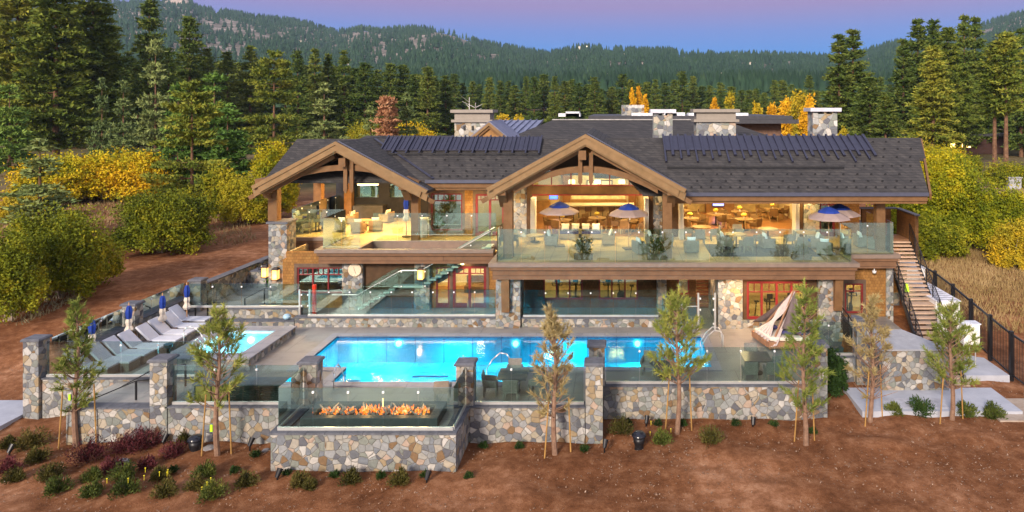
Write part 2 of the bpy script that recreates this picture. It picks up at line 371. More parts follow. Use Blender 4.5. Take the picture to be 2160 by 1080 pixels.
# ================================================================== SETTING: ground, hills, woods
from mathutils import noise as mnoise
def sstep(a, b, x):
    t = np.clip((np.asarray(x, dtype=float)-a)/(b-a), 0, 1); return t*t*(3-2*t)
def gz(x, y):
    x = np.asarray(x, dtype=float); y = np.asarray(y, dtype=float)
    z = -1.33 + 1.22*sstep(31, 43, y)
    z = z - .28*sstep(-20, -25, x)*(1-sstep(31, 38, y))
    return z
def gzf(x, y): return float(gz(x, y))
def ground_sheet():
    xs = np.concatenate([np.linspace(-4200,-90,26), np.arange(-80,-34,2.5), np.arange(-34,34,.34), np.arange(34,82,2.5), np.linspace(90,4200,26)])
    ys = np.concatenate([[-60,-20,0,8,14], np.arange(18,46,.34), np.arange(46,90,1.6), np.linspace(92,460,40), np.linspace(500,4200,12)])
    X, Y = np.meshgrid(xs, ys)
    Z = gz(X, Y)
    rr = np.random.RandomState(3)
    bump_ = np.zeros_like(Z)
    for _ in range(26):
        kx, ky, ph, s = rr.normal(0, 1.6), rr.normal(0, 1.6), rr.rand()*6.28, .012
        bump_ += s*np.sin(kx*X+ky*Y+ph)
    near = (1-sstep(46, 70, Y))*(np.abs(X) < 34)
    Z = Z + near*bump_ + near*rr.normal(0, .012, Z.shape)
    # hollow under the pools and the sunken stair so the sheet never shows through them
    inside = ((X > -25) & (X < 8.5) & (Y > 30.6) & (Y < 44)) | ((X > -21) & (X < -1) & (Y > 27.8) & (Y < 44)) | ((X > 8.4) & (X < 12.2) & (Y > 33.6) & (Y < 44))
    Z = np.where(inside, -3.2, Z)
    n, m = X.shape
    V = np.stack([X, Y, Z], -1).reshape(-1, 3)
    i, j = np.meshgrid(np.arange(n-1), np.arange(m-1), indexing='ij'); a = (i*m+j).ravel()
    Fc = np.stack([a, a+1, a+m+1, a+m], 1)
    m_, t, b = _new('mulch and forest floor')
    n1 = noise(t, 1.7, 10, .78); r1 = ramp(t, [(.30, (.095,.036,.014)), (.5, (.215,.088,.038)), (.70, (.37,.185,.095))]); t.links.new(n1.outputs[0], r1.inputs[0])
    n0 = noise(t, .22, 4); r0 = ramp(t, [(.38, (.82,.8,.78)), (.5, (1,1,1)), (.66, (1.45,1.6,1.8))]); t.links.new(n0.outputs[0], r0.inputs[0])
    mm = t.nodes.new('ShaderNodeMix'); mm.data_type = 'RGBA'; mm.blend_type = 'MULTIPLY'; mm.inputs[0].default_value = 1
    t.links.new(r1.outputs[0], mm.inputs[6]); t.links.new(r0.outputs[0], mm.inputs[7])
    n2 = noise(t, .05, 6, .7); r2 = ramp(t, [(.35, (.05,.055,.02)), (.5, (.14,.11,.05)), (.7, (.26,.17,.09))]); t.links.new(n2.outputs[0], r2.inputs[0])
    s = t.nodes.new('ShaderNodeSeparateXYZ'); t.links.new(pos(t), s.inputs[0])
    mk = t.nodes.new('ShaderNodeMapRange'); mk.inputs[1].default_value = 88; mk.inputs[2].default_value = 104; t.links.new(s.outputs[1], mk.inputs[0])
    m3 = t.nodes.new('ShaderNodeMix'); m3.data_type = 'RGBA'; t.links.new(mk.outputs[0], m3.inputs[0]); t.links.new(mm.outputs[2], m3.inputs[6]); t.links.new(r2.outputs[0], m3.inputs[7])
    t.links.new(m3.outputs[2], b.inputs['Base Color']); b.inputs['Roughness'].default_value = .95; b.inputs['Specular IOR Level'].default_value = .1
    n4 = noise(t, 22, 5, .7); bump(t, b, n4.outputs[0], .9, .05)
    struct(np_mesh('ground', V, Fc, m_, k=4))
ground_sheet()
# chips, cones and small debris that litter the mulch (uncountable)
def litter():
    rs = np.random.RandomState(11); n = 14000
    y = 21 + 14*rs.rand(n)**.8; x = rs.uniform(-1, 1, n)*.95*y
    ok = ~((x > -25.9) & (x < 9.1) & (y > 29.3)) & ~((x > -21.9) & (x < -.5) & (y > 27.2)) & ~((x > -12.7) & (x < -5.7) & (y > 25))
    x, y = x[ok], y[ok]; n = len(x); z = gz(x, y)+.02
    a = rs.rand(n)*6.28; l = rs.uniform(.02, .09, n); c = np.stack([x, y, z], 1)
    d = np.stack([np.cos(a)*l, np.sin(a)*l, rs.uniform(0, .05, n)], 1); s_ = np.stack([-np.sin(a), np.cos(a), 0*a], 1)*(l*.45)[:, None]
    V = np.stack([c-s_, c+s_, c+d], 1).reshape(-1, 3)
    m = m_noise('bark litter', [(.3, (.05,.025,.015)), (.5, (.22,.12,.07)), (.62, (.50,.38,.28))], 40, .9)
    tag(np_mesh('bark_litter', V, np.arange(n*3).reshape(-1, 3), m), None, kind='stuff')
litter()
# ---------------------------------------------------------------- hills
SKYL = [(-700,-60),(-200,-30),(0,-25),(150,8),(250,4),(330,0),(378,2),(392,-3),(404,0),(418,14),(470,20),(540,32),(600,38),(650,46),(690,60),(710,63),(740,60),(765,56),(800,62),(860,55),(930,60),(970,71),(1010,86),(1060,96),(1100,103),(1150,112),(1190,107),(1210,100),(1240,98),(1290,103),(1350,108),(1400,108),(1480,113),(1520,121),(1560,116),(1640,118),(1700,119),(1760,120),(1810,112),(1850,100),(1880,90),(1930,84),(1990,74),(2060,56),(2100,40),(2160,22),(2400,-30),(2900,-60)]
sx_, sy_ = np.array([p[0] for p in SKYL], float), np.array([p[1] for p in SKYL], float)
def sky_y(px): return np.interp(px, sx_, sy_)+9
def fbm(x, y, z=0.0): return mnoise.fractal(Vector((x, y, z)), 1.0, 2.1, 5)
NT = 44
def hill_point(px, t, jit=True):
    Ds = 2300 - 700*math.exp(-((px-1500)/420.0)**2)
    D = 430 + (Ds-430)*t**1.25
    ys = float(sky_y(px))
    k = 1-(1-t)**1.35
    y = 232 + (ys-232)*k
    if jit:
        y += 13*fbm(px/170.0, t*3.1, 1.7)*min(1, (1-t)*4)*min(1, t*5) + 5*fbm(px/45.0, t*9, 5.1)*min(1, (1-t)*5)*min(1, t*5)
    return D, y
def hills():
    pxs = np.arange(-700, 2901, 14); V = []
    for it in range(NT+2):
        for px in pxs:
            if it <= NT:
                D, y = hill_point(px, it/NT)
                V.append((PX(px, D), D, PZ(y, D)))
            else:
                D, y = hill_point(px, 1.0); D2 = D*1.25
                V.append((PX(px, D)*1.25, D2, PZ(y, D)-140))
    m = len(pxs); i, j = np.meshgrid(np.arange(NT+1), np.arange(m-1), indexing='ij'); a = (i*m+j).ravel()
    mt = m_noise('granite slopes', [(.3, (.07,.062,.045)), (.5, (.17,.14,.11)), (.68, (.48,.39,.34))], .03, .95, 8)
    struct(np_mesh('hills', V, np.stack([a, a+1, a+m+1, a+m], 1), mt, k=4))
hills()
def rocky(px, t):
    a = fbm(px/60.0, t*7, 9.3)
    lobes = math.exp(-((px-870)/190.0)**2-((t-.78)/.26)**2)+.75*math.exp(-((px-470)/70.0)**2-((t-.55)/.2)**2)+.7*math.exp(-((px-1190)/60.0)**2-((t-.35)/.2)**2)+.55*math.exp(-((px-1300)/160.0)**2-((t-.8)/.2)**2)
    return a*1.0+lobes*.62
def far_wood():
    """the wooded slopes: one mass of small conifers, two tiers of ragged cone each"""
    rs = random.Random(5); V = []; Fc = []
    n = 0; tries = 0
    while n < 26000 and tries < 90000:
        tries += 1
        u = rs.random()
        px = rs.uniform(-60, 2230); t = u**1.15 if n % 9 else rs.uniform(.985, 1.0)
        if rocky(px, t) > .48 and rs.random() < .84: continue
        D, y = hill_point(px, t)
        x, z = PX(px, D), PZ(y, D)
        h = rs.uniform(11, 20)*(1.25 if t < .12 else 1); 
        if t > .985: h = rs.uniform(9, 26)
        r = h*rs.uniform(.20, .30); k = 7; ph = rs.random()*6.28
        for (z0, z1, rr_) in ((.08, .68, 1.0), (.45, 1.0, .62)):
            o = len(V)
            for q in range(k):
                a = ph+q*2*math.pi/k; g = rr_*r*rs.uniform(.72, 1.2)
                V.append((x+g*math.cos(a), D+g*math.sin(a), z+h*(z0+rs.uniform(-.05, .05))))
            V.append((x+rs.uniform(-.3,.3), D, z+h*z1))
            Fc += [(o+q, o+(q+1) % k, o+k) for q in range(k)]
        n += 1
    mt = m_foliage('far conifer needles', [(.3, (.014,.036,.022)), (.5, (.030,.066,.034)), (.7, (.062,.105,.045))], .02, .12)
    tag(np_mesh('far_conifer_wood', V, Fc, mt), None, kind='stuff')
far_wood()
HOUSES = [(633,97),(658,132),(736,146),(800,154),(1283,166),(1117,183),(1131,183),(1316,123),(1347,113),(1465,168),(1520,165),(1535,166),(1554,127),(1583,142),(1700,122),(1705,146),(1710,156),(1222,108),(1238,107)]
_o = ['first','second','third','fourth','fifth','sixth','seventh','eighth','ninth','tenth']
_r = sorted(range(len(HOUSES)), key=lambda i: HOUSES[i]); HN = {}
for _k, _i in enumerate(_r): HN[_i] = (_o[_k]+' from the left') if _k < 10 else (_o[len(_r)-1-_k]+' from the right')
def hill_house(i, px, py):
    best = min((abs(hill_point(px, t/60)[1]-py-1.5), t/60) for t in range(1, 61))[1]
    D, y = hill_point(px, best); D -= 8
    x, z = PX(px, D), PZ(y, D)
    s = D/1450*3.2; rnd = random.Random(i)
    wd = s*rnd.uniform(.8, 1.6)
    z += 1.5+.006*D
    r = thing('hillside_house', (x, D, z-3), f'tiny pale house on the wooded hillside, {HN[i]}', 'house', 'pale houses scattered on the far hillside')
    MB().box(x-wd/2, x+wd/2, D, D+6, z-6, z+s*.5).build('wall', m_plain('pale house wall', (.72,.62,.52), .8), r)
    MB().prism([(x-wd*.6, z+s*.5), (x+wd*.6, z+s*.5), (x, z+s*.85)], D-.5, D+6.5).build('roof', m_plain('pale house roof', (.35,.3,.27), .8), r)
    if i % 3 == 0: MB().box(x-wd*.25, x+wd*.2, D-.15, D-.02, z-.1*s, z+.35*s).build('lit_window', m_emit('far lit window', (1,.75,.45), 2.5), r)
for i, (a, b) in enumerate(HOUSES): hill_house(i, a, b)
# ---------------------------------------------------------------- trees
BARK = m_noise('pine bark', [(.3, (.09,.05,.03)), (.6, (.20,.11,.065)), (.8, (.30,.18,.11))], 2.2, .9, bstr=.4)
GREYBARK = m_noise('grey bark', [(.3, (.20,.16,.13)), (.7, (.40,.33,.28))], 6, .9)
def fol(kind):
    return {
     'olive': m_foliage('olive needles', [(.3, (.048,.082,.010)), (.48, (.14,.18,.024)), (.64, (.32,.31,.04))], .35, 1.6),
     'dark': m_foliage('dark needles', [(.3, (.030,.062,.012)), (.48, (.085,.130,.024)), (.66, (.20,.225,.04))], .35, 1.6),
     'bright': m_foliage('bright needles', [(.3, (.045,.10,.018)), (.48, (.10,.19,.032)), (.68, (.21,.30,.055))], .5, 2.0),
     'pale': m_foliage('pale needles', [(.3, (.065,.105,.035)), (.48, (.14,.19,.06)), (.68, (.27,.31,.10))], .5, 2.0),
     'rust': m_foliage('rust needles', [(.3, (.24,.10,.045)), (.48, (.42,.20,.10)), (.68, (.55,.32,.18))], .5, 2.0),
     'gold': m_foliage('golden leaves', [(.3, (.36,.16,.006)), (.48, (.62,.32,.012)), (.68, (.78,.46,.02))], .25, 1.2),
     'goldgreen': m_foliage('golden green leaves', [(.3, (.12,.15,.012)), (.5, (.42,.32,.02)), (.68, (.70,.44,.02))], .25, 1.2),
     'willow': m_foliage('willow leaves', [(.30, (.06,.095,.006)), (.42, (.20,.225,.010)), (.54, (.46,.38,.012)), (.66, (.68,.42,.014))], .16, 1.2),
     'bush': m_foliage('olive bush leaves', [(.30, (.045,.066,.005)), (.44, (.15,.175,.010)), (.57, (.33,.29,.014)), (.70, (.46,.36,.025))], .22, 1.5),
     'shrub': m_foliage('low shrub leaves', [(.3, (.035,.035,.010)), (.5, (.085,.080,.018)), (.7, (.16,.12,.035))], 1.2, 7),
     'shrubgreen': m_foliage('green shrub leaves', [(.3, (.03,.045,.010)), (.5, (.075,.10,.020)), (.7, (.16,.17,.03))], 1.2, 7),
     'red': m_foliage('barberry leaves', [(.3, (.030,.008,.010)), (.5, (.085,.020,.024)), (.7, (.18,.05,.055))], 1.5, 8),
     'tuft': m_foliage('low mat leaves', [(.3, (.010,.022,.006)), (.5, (.025,.055,.012)), (.7, (.05,.09,.02))], 3, 10),
     'young': m_foliage('young pine needles', [(.3, (.075,.11,.018)), (.5, (.17,.215,.04)), (.7, (.38,.37,.08))], 1.3, 5),
     'youngbrown': m_foliage('browning pine needles', [(.3, (.15,.115,.045)), (.5, (.31,.24,.10)), (.7, (.46,.37,.18))], 1.3, 5),
    }[kind]
def tris(c, d, wd, rs, spread=None):
    """one blade triangle per row: base at c, tip at c+d, half width wd"""
    n = len(c); s_ = rs.normal(0, 1, (n, 3)); s_ = np.cross(d, s_); s_ /= (np.linalg.norm(s_, axis=1)[:, None]+1e-9)
    s_ *= np.asarray(wd).reshape(-1, 1) if np.ndim(wd) else wd
    return np.stack([c-s_, c+s_, c+d], 1).reshape(-1, 3)
def leaf_mesh(name, V, mat, parent=None):
    V = np.asarray(V); return np_mesh(name, V, np.arange(len(V)).reshape(-1, 3), mat, parent)
def conifer_mesh(h, R, seed, clear=.12, dens=1.0, shape=.85, gap=.10, blade=.85, twin=False):
    rs = np.random.RandomState(seed); C = []; Dv = []; W = []
    mb = MB(); mb.cyl((0,0,-.5), (0,0,h*.55), h*.0115+.12, h*.008, 8, False); mb.cyl((0,0,h*.55), (0,0,h*.97), h*.008, .04, 6, False)
    nl = int(h*1.25*dens**.5)
    for i in range(nl):
        t = (i+rs.rand())/nl; z = h*(clear+(1-clear)*t)
        if rs.rand() < gap: continue
        rad = R*((1-t)**shape)*rs.uniform(.72, 1.15)*(.55+.45*min(1, t*5))+.25
        nb = 5 if t < .85 else 4; ph = rs.rand()*6.28
        for b in range(nb):
            if rs.rand() < .10: continue
            a = ph+b*6.283/nb+rs.normal(0, .25); rr_ = rad*rs.uniform(.65, 1.15)
            up = (.05 + .5*t) + rs.normal(0, .10)
            tip = np.array([math.cos(a)*rr_, math.sin(a)*rr_, rr_*up*.6-.08*rr_])
            if rr_ > 1.5: mb.cyl((0,0,z), (tip[0]*.8, tip[1]*.8, z+tip[2]*.75), .035+.008*rr_, .02, 4, False)
            nc = max(2, int(rr_*1.5*dens))
            for k in range(nc):
                s_ = .28+.72*(k+rs.rand())/nc
                c = tip*s_ + np.array([0, 0, z]) + rs.normal(0, .13*rr_**.5, 3)*np.array([1,1,.5])
                q = int(11*dens)+3
                cc = c+rs.normal(0, .36, (q, 3))*np.array([1, 1, .42])
                dd = rs.normal(0, .5, (q, 3)); dd[:, 0] += math.cos(a)*.7; dd[:, 1] += math.sin(a)*.7; dd[:, 2] += .25
                dd *= (blade*rs.uniform(.5, 1.1, q)/np.linalg.norm(dd, axis=1))[:, None]
                C.append(cc); Dv.append(dd)
    q = 40; cc = np.stack([rs.normal(0, .12, q), rs.normal(0, .12, q), h*(.93+.06*rs.rand(q))], 1); dd = rs.normal(0, .3, (q, 3)); dd[:, 2] += .5
    C.append(cc); Dv.append(dd)
    C = np.concatenate(C); Dv = np.concatenate(Dv)
    return tris(C, Dv, blade*.24*np.ones(len(C)), rs), mb
def conifer_proto(name, h, R, seed, kind, label, cat='tree', bark=None, **kw):
    V, mb = conifer_mesh(h, R, seed, **kw)
    r = thing(name, (0,0,0), label, cat)
    mb.build('trunk', bark or BARK, r); leaf_mesh('crown', V, fol(kind), r)
    return Proto(r)
P = {}
P['olA'] = conifer_proto('tall_pine', 36, 6.2, 1, 'olive', 'x', clear=.10, shape=.62, dens=1.35, blade=.95)
P['olB'] = conifer_proto('tall_pine', 34, 5.2, 2, 'olive', 'x', clear=.20, shape=.55, gap=.12, dens=1.3, blade=.95)
P['dkA'] = conifer_proto('dark_pine', 32, 4.9, 3, 'dark', 'x', clear=.06, shape=.78, dens=1.2)
P['dkB'] = conifer_proto('dark_pine', 30, 4.2, 4, 'dark', 'x', clear=.08, shape=.7, gap=.12, dens=1.2)
P['dkC'] = conifer_proto('dark_pine', 28, 5.2, 5, 'dark', 'x', clear=.04, shape=.72, dens=1.2)
P['brA'] = conifer_proto('bright_pine', 18, 4.3, 6, 'bright', 'x', clear=.03, shape=.6, dens=1.2, blade=.8)
P['paA'] = conifer_proto('pale_pine', 20, 4.2, 7, 'pale', 'x', clear=.04, shape=.8)
P['ru'] = conifer_proto('rust_conifer', 17, 2.8, 8, 'rust', 'x', clear=.04, shape=.6, dens=1.3)
P['rnd'] = conifer_proto('spreading_pine', 24, 8.5, 9, 'olive', 'x', clear=.08, shape=.55, gap=.14, dens=1.2)
P['lp'] = conifer_proto('lodgepole_pine', 30, 3.6, 10, 'olive', 'x', clear=.42, shape=.45, gap=.12)
HT = {'olA':36,'olB':34,'dkA':32,'dkB':30,'dkC':28,'brA':18,'paA':20,'ru':17,'rnd':24,'lp':30}
RD = {'olA':6.2,'olB':5.2,'dkA':4.9,'dkB':4.2,'dkC':5.2,'brA':4.3,'paA':4.2,'ru':2.8,'rnd':8.5,'lp':3.6}
rt = random.Random(21)
def plant_tree(k, px, ytop, D, hw, label, group=None):
    """hw: half width of the crown in photo pixels at its depth"""
    z0 = -.1; top = PZ(ytop, D); hs = (top-z0)/HT[k]; ws = hw*1.28*D/F/RD[k]
    return P[k].put((PX(px, D), D, z0), rt.uniform(0, 6.28), label, group, (ws, ws, hs))
LEFT = [  # kind, px, top y, depth, half width, what sets it apart
 ('olA',38,-75,150,62,'huge olive pine at the left edge of the picture, its bare trunk on the left'),
 ('olA',118,-60,140,66,'huge olive pine second from the left edge, low brown trunk under the crown'),
 ('olB',196,-30,150,56,'tall olive pine with a dark bare trunk, third from the left edge'),
 ('dkA',315,-14,175,42,'tall dark pine rising above the ridge line with a bushy pointed top'),
 ('dkC',400,34,178,42,'dark conical pine in front of the grey rocky slope, layered boughs'),
 ('paA',328,88,140,34,'slender pale pine with a thin light trunk in front of the dark pines'),
 ('dkB',356,104,160,24,'narrow green pine between two taller dark pines on the left'),
 ('dkB',438,105,185,26,'narrow pine left of the row of dark pines, brown tip'),
 ('dkB',480,112,190,28,'dark pine left end of the row behind the big rounded pine'),
 ('dkA',528,98,195,32,'pointed dark pine behind the big rounded pine'),
 ('rnd',578,108,150,62,'big rounded pine with spreading grey green boughs left of the clubhouse'),
 ('dkB',628,110,190,24,'dark pine just right of the big rounded pine'),
 ('dkA',664,104,200,25,'slim dark pine with a sharp tip, second right of the rounded pine'),
 ('dkB',692,116,205,22,'slim dark pine with a sharp tip, third right of the rounded pine'),
 ('dkA',726,108,205,25,'slim dark pine with a brownish tip, fourth right of the rounded pine'),
 ('dkC',770,132,205,36,'broad dark pine behind the rust coloured conifer'),
 ('dkC',824,133,210,33,'broad layered dark pine left of the left stone chimney'),
 ('dkC',850,136,214,30,'layered dark pine with wide tiers, right half of a pair left of the chimney'),
 ('dkC',902,140,215,30,'tall dark conical pine just left of the big left chimney'),
 ('dkA',940,160,225,28,'dark pine directly behind the big left chimney'),
 ('brA',376,178,92,34,'bright green young pine with a dense rounded top, left of its taller twin'),
 ('brA',452,155,96,44,'tall bright green pine with a dense rounded crown beside the terrace trees'),
 ('paA',215,168,120,22,'small pale pine in front of the big olive pines'),
 ('paA',260,174,118,26,'small yellowish pine in front of the dark trunks'),
 ('paA',684,178,130,38,'pale thin pine with visible straight trunk left of the rust conifer'),
 ('paA',782,226,128,26,'short pale pine just left of the rust coloured conifer'),
 ('ru',812,204,125,20,'rust brown dead looking conifer with two tips, taller half'),
 ('ru',826,206,128,15,'rust brown dead looking conifer, thinner right half of the pair'),
 ('paA',858,198,132,26,'yellowish green conifer right of the rust coloured pair'),
 ('brA',20,180,120,38,'green pine at the left edge below the giant pines'),
 ('dkC',160,60,200,50,'dark pine filling the gap behind the giant pines at left'),
 ('dkC',250,120,205,44,'dark shaded pine behind the bare trunk at left'),
 ('dkC',290,150,200,40,'dark shaded pine low behind the slender pale pine'),
 ('dkC',400,150,205,42,'dark shaded pine behind the bright green pines'),
 ('dkC',520,160,200,40,'dark shaded pine low behind the rounded pine'),
 ('dkC',-30,0,190,60,'dark pine half cut by the left edge of the picture'),
 ('dkC',75,90,215,50,'dark pine in the shade between the two giant pines'),
]
for a in LEFT: plant_tree(*a)
FILL = [(140,118),(182,104),(232,96),(272,110),(345,148),(372,128),(425,138),(462,128),(500,134),(548,130),(602,128),(648,140),(682,146),(708,140),(748,146),(796,148),(876,156),(915,162)]
for k, (p_, y_) in enumerate(FILL): plant_tree(('dkA','dkC','dkB')[k % 3], p_, y_, 232+7*(k % 4), 30, 'shaded pine in the second row of the left forest, '+(['first','second','third','fourth','fifth','sixth','seventh','eighth','ninth'][k] + ' from the left' if k < 9 else ['first','second','third','fourth','fifth','sixth','seventh','eighth','ninth'][17-k]+' from the right'), 'second row of the left forest')
RIGHT = [
 ('dkA',1770,74,165,42,'left of the twin topped dark pines rising above the ridge behind the right chimney'),
 ('dkA',1799,64,168,44,'right of the twin topped dark pines rising above the ridge behind the right chimney'),
 ('dkC',1835,162,150,46,'broad shorter pine right of the twin topped pines'),
 ('dkC',1868,200,140,38,'short bushy green pine between the twin pines and the big right group'),
 ('dkA',1905,84,175,34,'dark pine at the left end of the big right group'),
 ('dkA',1936,42,178,42,'tall dark pine with a pointed spire in the big right group'),
 ('dkB',1968,46,185,34,'dark pine with an open flat top in the big right group'),
 ('olA',1968,98,135,46,'lighter olive pine standing in front of the big right group'),
 ('olA',2000,60,170,44,'broad olive pine in the middle of the big right group'),
 ('dkA',2034,34,175,34,'tallest spire of the big right group, dark needles'),
 ('dkA',2057,38,178,36,'dark pine with a sharp spire right of the tallest one'),
 ('dkC',2030,120,190,44,'dark shaded pine low in the big right group'),
 ('lp',2098,92,128,32,'slender pine with a bare reddish trunk near the right edge'),
 ('lp',2122,72,126,34,'tall pine with a long bare orange brown trunk near the right edge'),
 ('dkA',2154,62,165,34,'dark pine at the right edge of the picture'),
 ('dkC',2090,140,190,40,'dark shaded pine behind the bare trunks at the right edge'),
 ('dkC',2150,140,195,40,'dark shaded pine low at the right edge'),
 ('dkC',2190,90,170,50,'dark pine mostly outside the right edge of the picture'),
 ('dkC',1920,170,180,38,'dark shaded pine at the foot of the big right group'),
]
for a in RIGHT: plant_tree(*a)
# row of dark pines behind the roofs
r1 = random.Random(8)
px = 885; ROW = []
while px < 1900:
    D = r1.uniform(255, 330); tr_ = plant_tree(r1.choice(['dkA','dkB','dkC','dkC']), px, r1.uniform(152, 188)+(8 if px > 1500 else 0), D, r1.uniform(16, 25),
        'x', 'row of dark pines behind the roofs'); ROW.append((px, tr_))
    px += r1.uniform(13, 24)
LM = [(1000,'the wide left chimney'),(1200,'the rear wing ridge'),(1347,'the orange poplar trio'),(1520,'the small round golden tree'),(1690,'the golden aspen clump'),(1860,'the twin topped pines')]
ORD = ['first','second','third','fourth','fifth','sixth','seventh','eighth','ninth','tenth','eleventh','twelfth']
for lx, ln in LM:
    own = [(p, o) for p, o in ROW if min(LM, key=lambda q: abs(q[0]-p))[0] == lx]
    for side, grp in (('left', sorted([q for q in own if q[0] < lx], key=lambda q: -q[0])), ('right', sorted([q for q in own if q[0] >= lx], key=lambda q: q[0]))):
        for k, (p, o) in enumerate(grp): o['label'] = f'dark pine in the row behind the roofs, {ORD[k]} {side} of {ln}'
# ---------------------------------------------------------------- leafy bushes and golden trees
def lump_leaves(lumps, n, size, rs, squash=.8, up=.2):
    C = []; 
    vol = np.array([l[3]*l[4]*l[5] for l in lumps])**.8; vol /= vol.sum()
    for l, v in zip(lumps, vol):
        k = int(n*v); sub = max(5, int(9*(l[3]*l[5])**.5)); 
        d = rs.normal(0, 1, (sub, 3)); d /= np.linalg.norm(d, axis=1)[:, None]; d[:, 2] = np.abs(d[:, 2])*1.1-.25
        rad = rs.uniform(.55, 1.0, sub)
        cs = np.array(l[:3])+d*rad[:, None]*np.array(l[3:6])
        w = rs.randint(0, sub, k)
        sz = np.array([l[3], l[4], l[5]])*.27
        C.append(cs[w]+np.clip(rs.normal(0, 1, (k, 3)), -2.0, 2.0)*sz)
    C = np.concatenate(C); d = rs.normal(0, 1, (len(C), 3)); d[:, 2] += up
    d *= (size*rs.uniform(.5, 1.2, len(C))/np.linalg.norm(d, axis=1))[:, None]
    return tris(C, d, size*.38*np.ones(len(C)), rs)
def stems_mb(x, y, z, h, r, n, rs, w=.05):
    mb = MB()
    for _ in range(n):
        a = rs.rand()*6.28; q = r*rs.uniform(.3, .9); k = rs.uniform(.6, .95)
        p1 = (x+q*.4*math.cos(a), y+q*.4*math.sin(a), z+h*.4*k); p2 = (x+q*math.cos(a+.3), y+q*math.sin(a+.3), z+h*k)
        mb.cyl((x+rs.normal(0,.1), y+rs.normal(0,.1), z-.1), p1, w, w*.7, 5, False); mb.cyl(p1, p2, w*.7, w*.25, 5, False)
    return mb
def bush(name, x, y, z, rx, ry, h, n, kind, label, cat, group=None, size=.3, seed=1, bark=GREYBARK, nst=8, extra=()):
    rs = np.random.RandomState(seed); r = thing(name, (x, y, z), label, cat, group)
    lumps = [(0, 0, h*.5, rx*.8, ry*.8, h*.5)]
    for i in range(9):
        a = i*.7+rs.rand()*.3; lumps.append((math.cos(a)*rx*.68, math.sin(a)*ry*.68, h*rs.uniform(.14,.26), rx*.30, ry*.32, h*rs.uniform(.16,.24)))
    for i in range(9):
        a = rs.rand()*6.28; q = rs.uniform(.3, .75)
        lumps.append((math.cos(a)*rx*q, math.sin(a)*ry*q, h*rs.uniform(.25, .72), rx*rs.uniform(.25, .45), ry*rs.uniform(.25, .45), h*rs.uniform(.2, .34)))
    V = lump_leaves(lumps, n, size, rs); V[:, 2] = np.maximum(V[:, 2], -.05)
    leaf_mesh('foliage', V, fol(kind), r)
    stems_mb(x, y, z, h*.75, max(rx, ry)*.7, nst, rs, w=.02+.008*h).build('stems', bark, r)
    return r
def gbush(px, pyb, hw, ytop, kind, label, cat='bush', n=7000, size=.3, z=-.1, seed=1, depth=None, **kw):
    Y = YG(pyb, z); h = PZ(ytop, Y)-z; r = hw*Y/F
    return bush(kw.pop('name', 'willow_bush'), PX(px, Y), Y+(depth or r*.7), z, r, r*.8, h*1.02, n, kind, label, cat, size=size, seed=seed, **kw)
B = [ # left bank, from near to far
 (70,648,95,458,'bush','large olive bush on the near left bank beside the brown slope',24000,.22),
 (-30,690,80,500,'bush','olive bush cut by the left edge of the picture, bare grey twigs in it',9000,.20),
 (170,610,58,500,'bush','low olive bush between the two biggest bushes on the left bank',8000,.20),
 (290,548,105,420,'bush','wide dark olive bush with dry grass behind it on the left bank',26000,.24),
 (350,500,60,410,'bush','olive bush at the back right of the wide dark bush',7000,.26),
 (500,478,52,385,'bush','dark bush beside the terrace pillar on the left',9000,.26),
 (560,465,45,318,'willow','yellow and green willow against the left gable of the clubhouse',11000,.30),
 (455,468,36,365,'bush','shaded bush under the bright green pine on the left',6000,.28),
 (215,430,100,330,'willow','broad yellow willow thicket below the big pines on the left',17000,.40),
 (60,440,85,338,'willow','golden willow thicket at the left edge below the pines',14000,.40),
 (130,425,50,345,'willow','golden orange willow between two yellow thickets at left',7000,.40),
 (290,405,46,345,'willow','yellow green willow at the right end of the left thicket',7000,.42),
 (20,472,60,415,'goldgreen','low yellow scrub at the left edge of the picture',6000,.3),
 (590,430,30,330,'willow','narrow yellow willow seen beside the left end of the roof',6000,.34),
 (850,330,60,268,'willow','orange and yellow willow thicket behind the left roof ridge',8000,.5),
 (760,320,40,262,'bush','green thicket behind the left roof ridge',6000,.5),
]
for i, (a, b, c, d, k, l, n, s_) in enumerate(B): gbush(a, b, c, d, k, l, n=int(n*1.9), size=s_*.78, seed=30+i)
# left near-bank pines
P['paA'].put((PX(84, 62), 62, -.3), 1.0, 'young pine with a pale trunk rising out of the bushes on the left bank', None, (.72, .72, .46))
P['rnd'].put((PX(405, 76), 76, -.2), 2.2, 'dark green pine with feathery boughs beside the brown slope left of the clubhouse', None, (.58, .58, .62))
P['brA'].put((PX(480, 92), 92, -.2), .7, 'green pine half hidden behind the bushes left of the clubhouse', None, (.95, .95, .66))
# right willow mass
BR = [
 (2000,538,118,335,'willow','huge rounded willow right of the clubhouse, green below and gold on top',60000,.26),
 (1925,530,52,352,'bush','dark green willow close behind the outer stair',12000,.22),
 (1990,556,72,455,'bush','dark green lower bush at the foot of the huge rounded willow',12000,.22),
 (2130,545,60,395,'willow','golden willow at the right edge of the picture',14000,.24),
 (2160,575,50,480,'goldgreen','low yellow scrub at the right edge above the dry grass',8000,.2),
 (1955,400,52,298,'goldgreen','yellow willow behind the right end of the roof',8000,.36),
 (2010,370,48,312,'willow','yellow green willow behind the huge rounded one',7000,.36),
 (2050,380,40,330,'bush','green bush behind the huge rounded willow',6000,.34),
 (2140,400,48,345,'bush','green bush by the sandy clearing at the right edge',6000,.34),
]
for i, (a, b, c, d, k, l, n, s_) in enumerate(BR): gbush(a, b, c, d, k, l, n=int(n*1.7), size=s_*.8, seed=60+i)
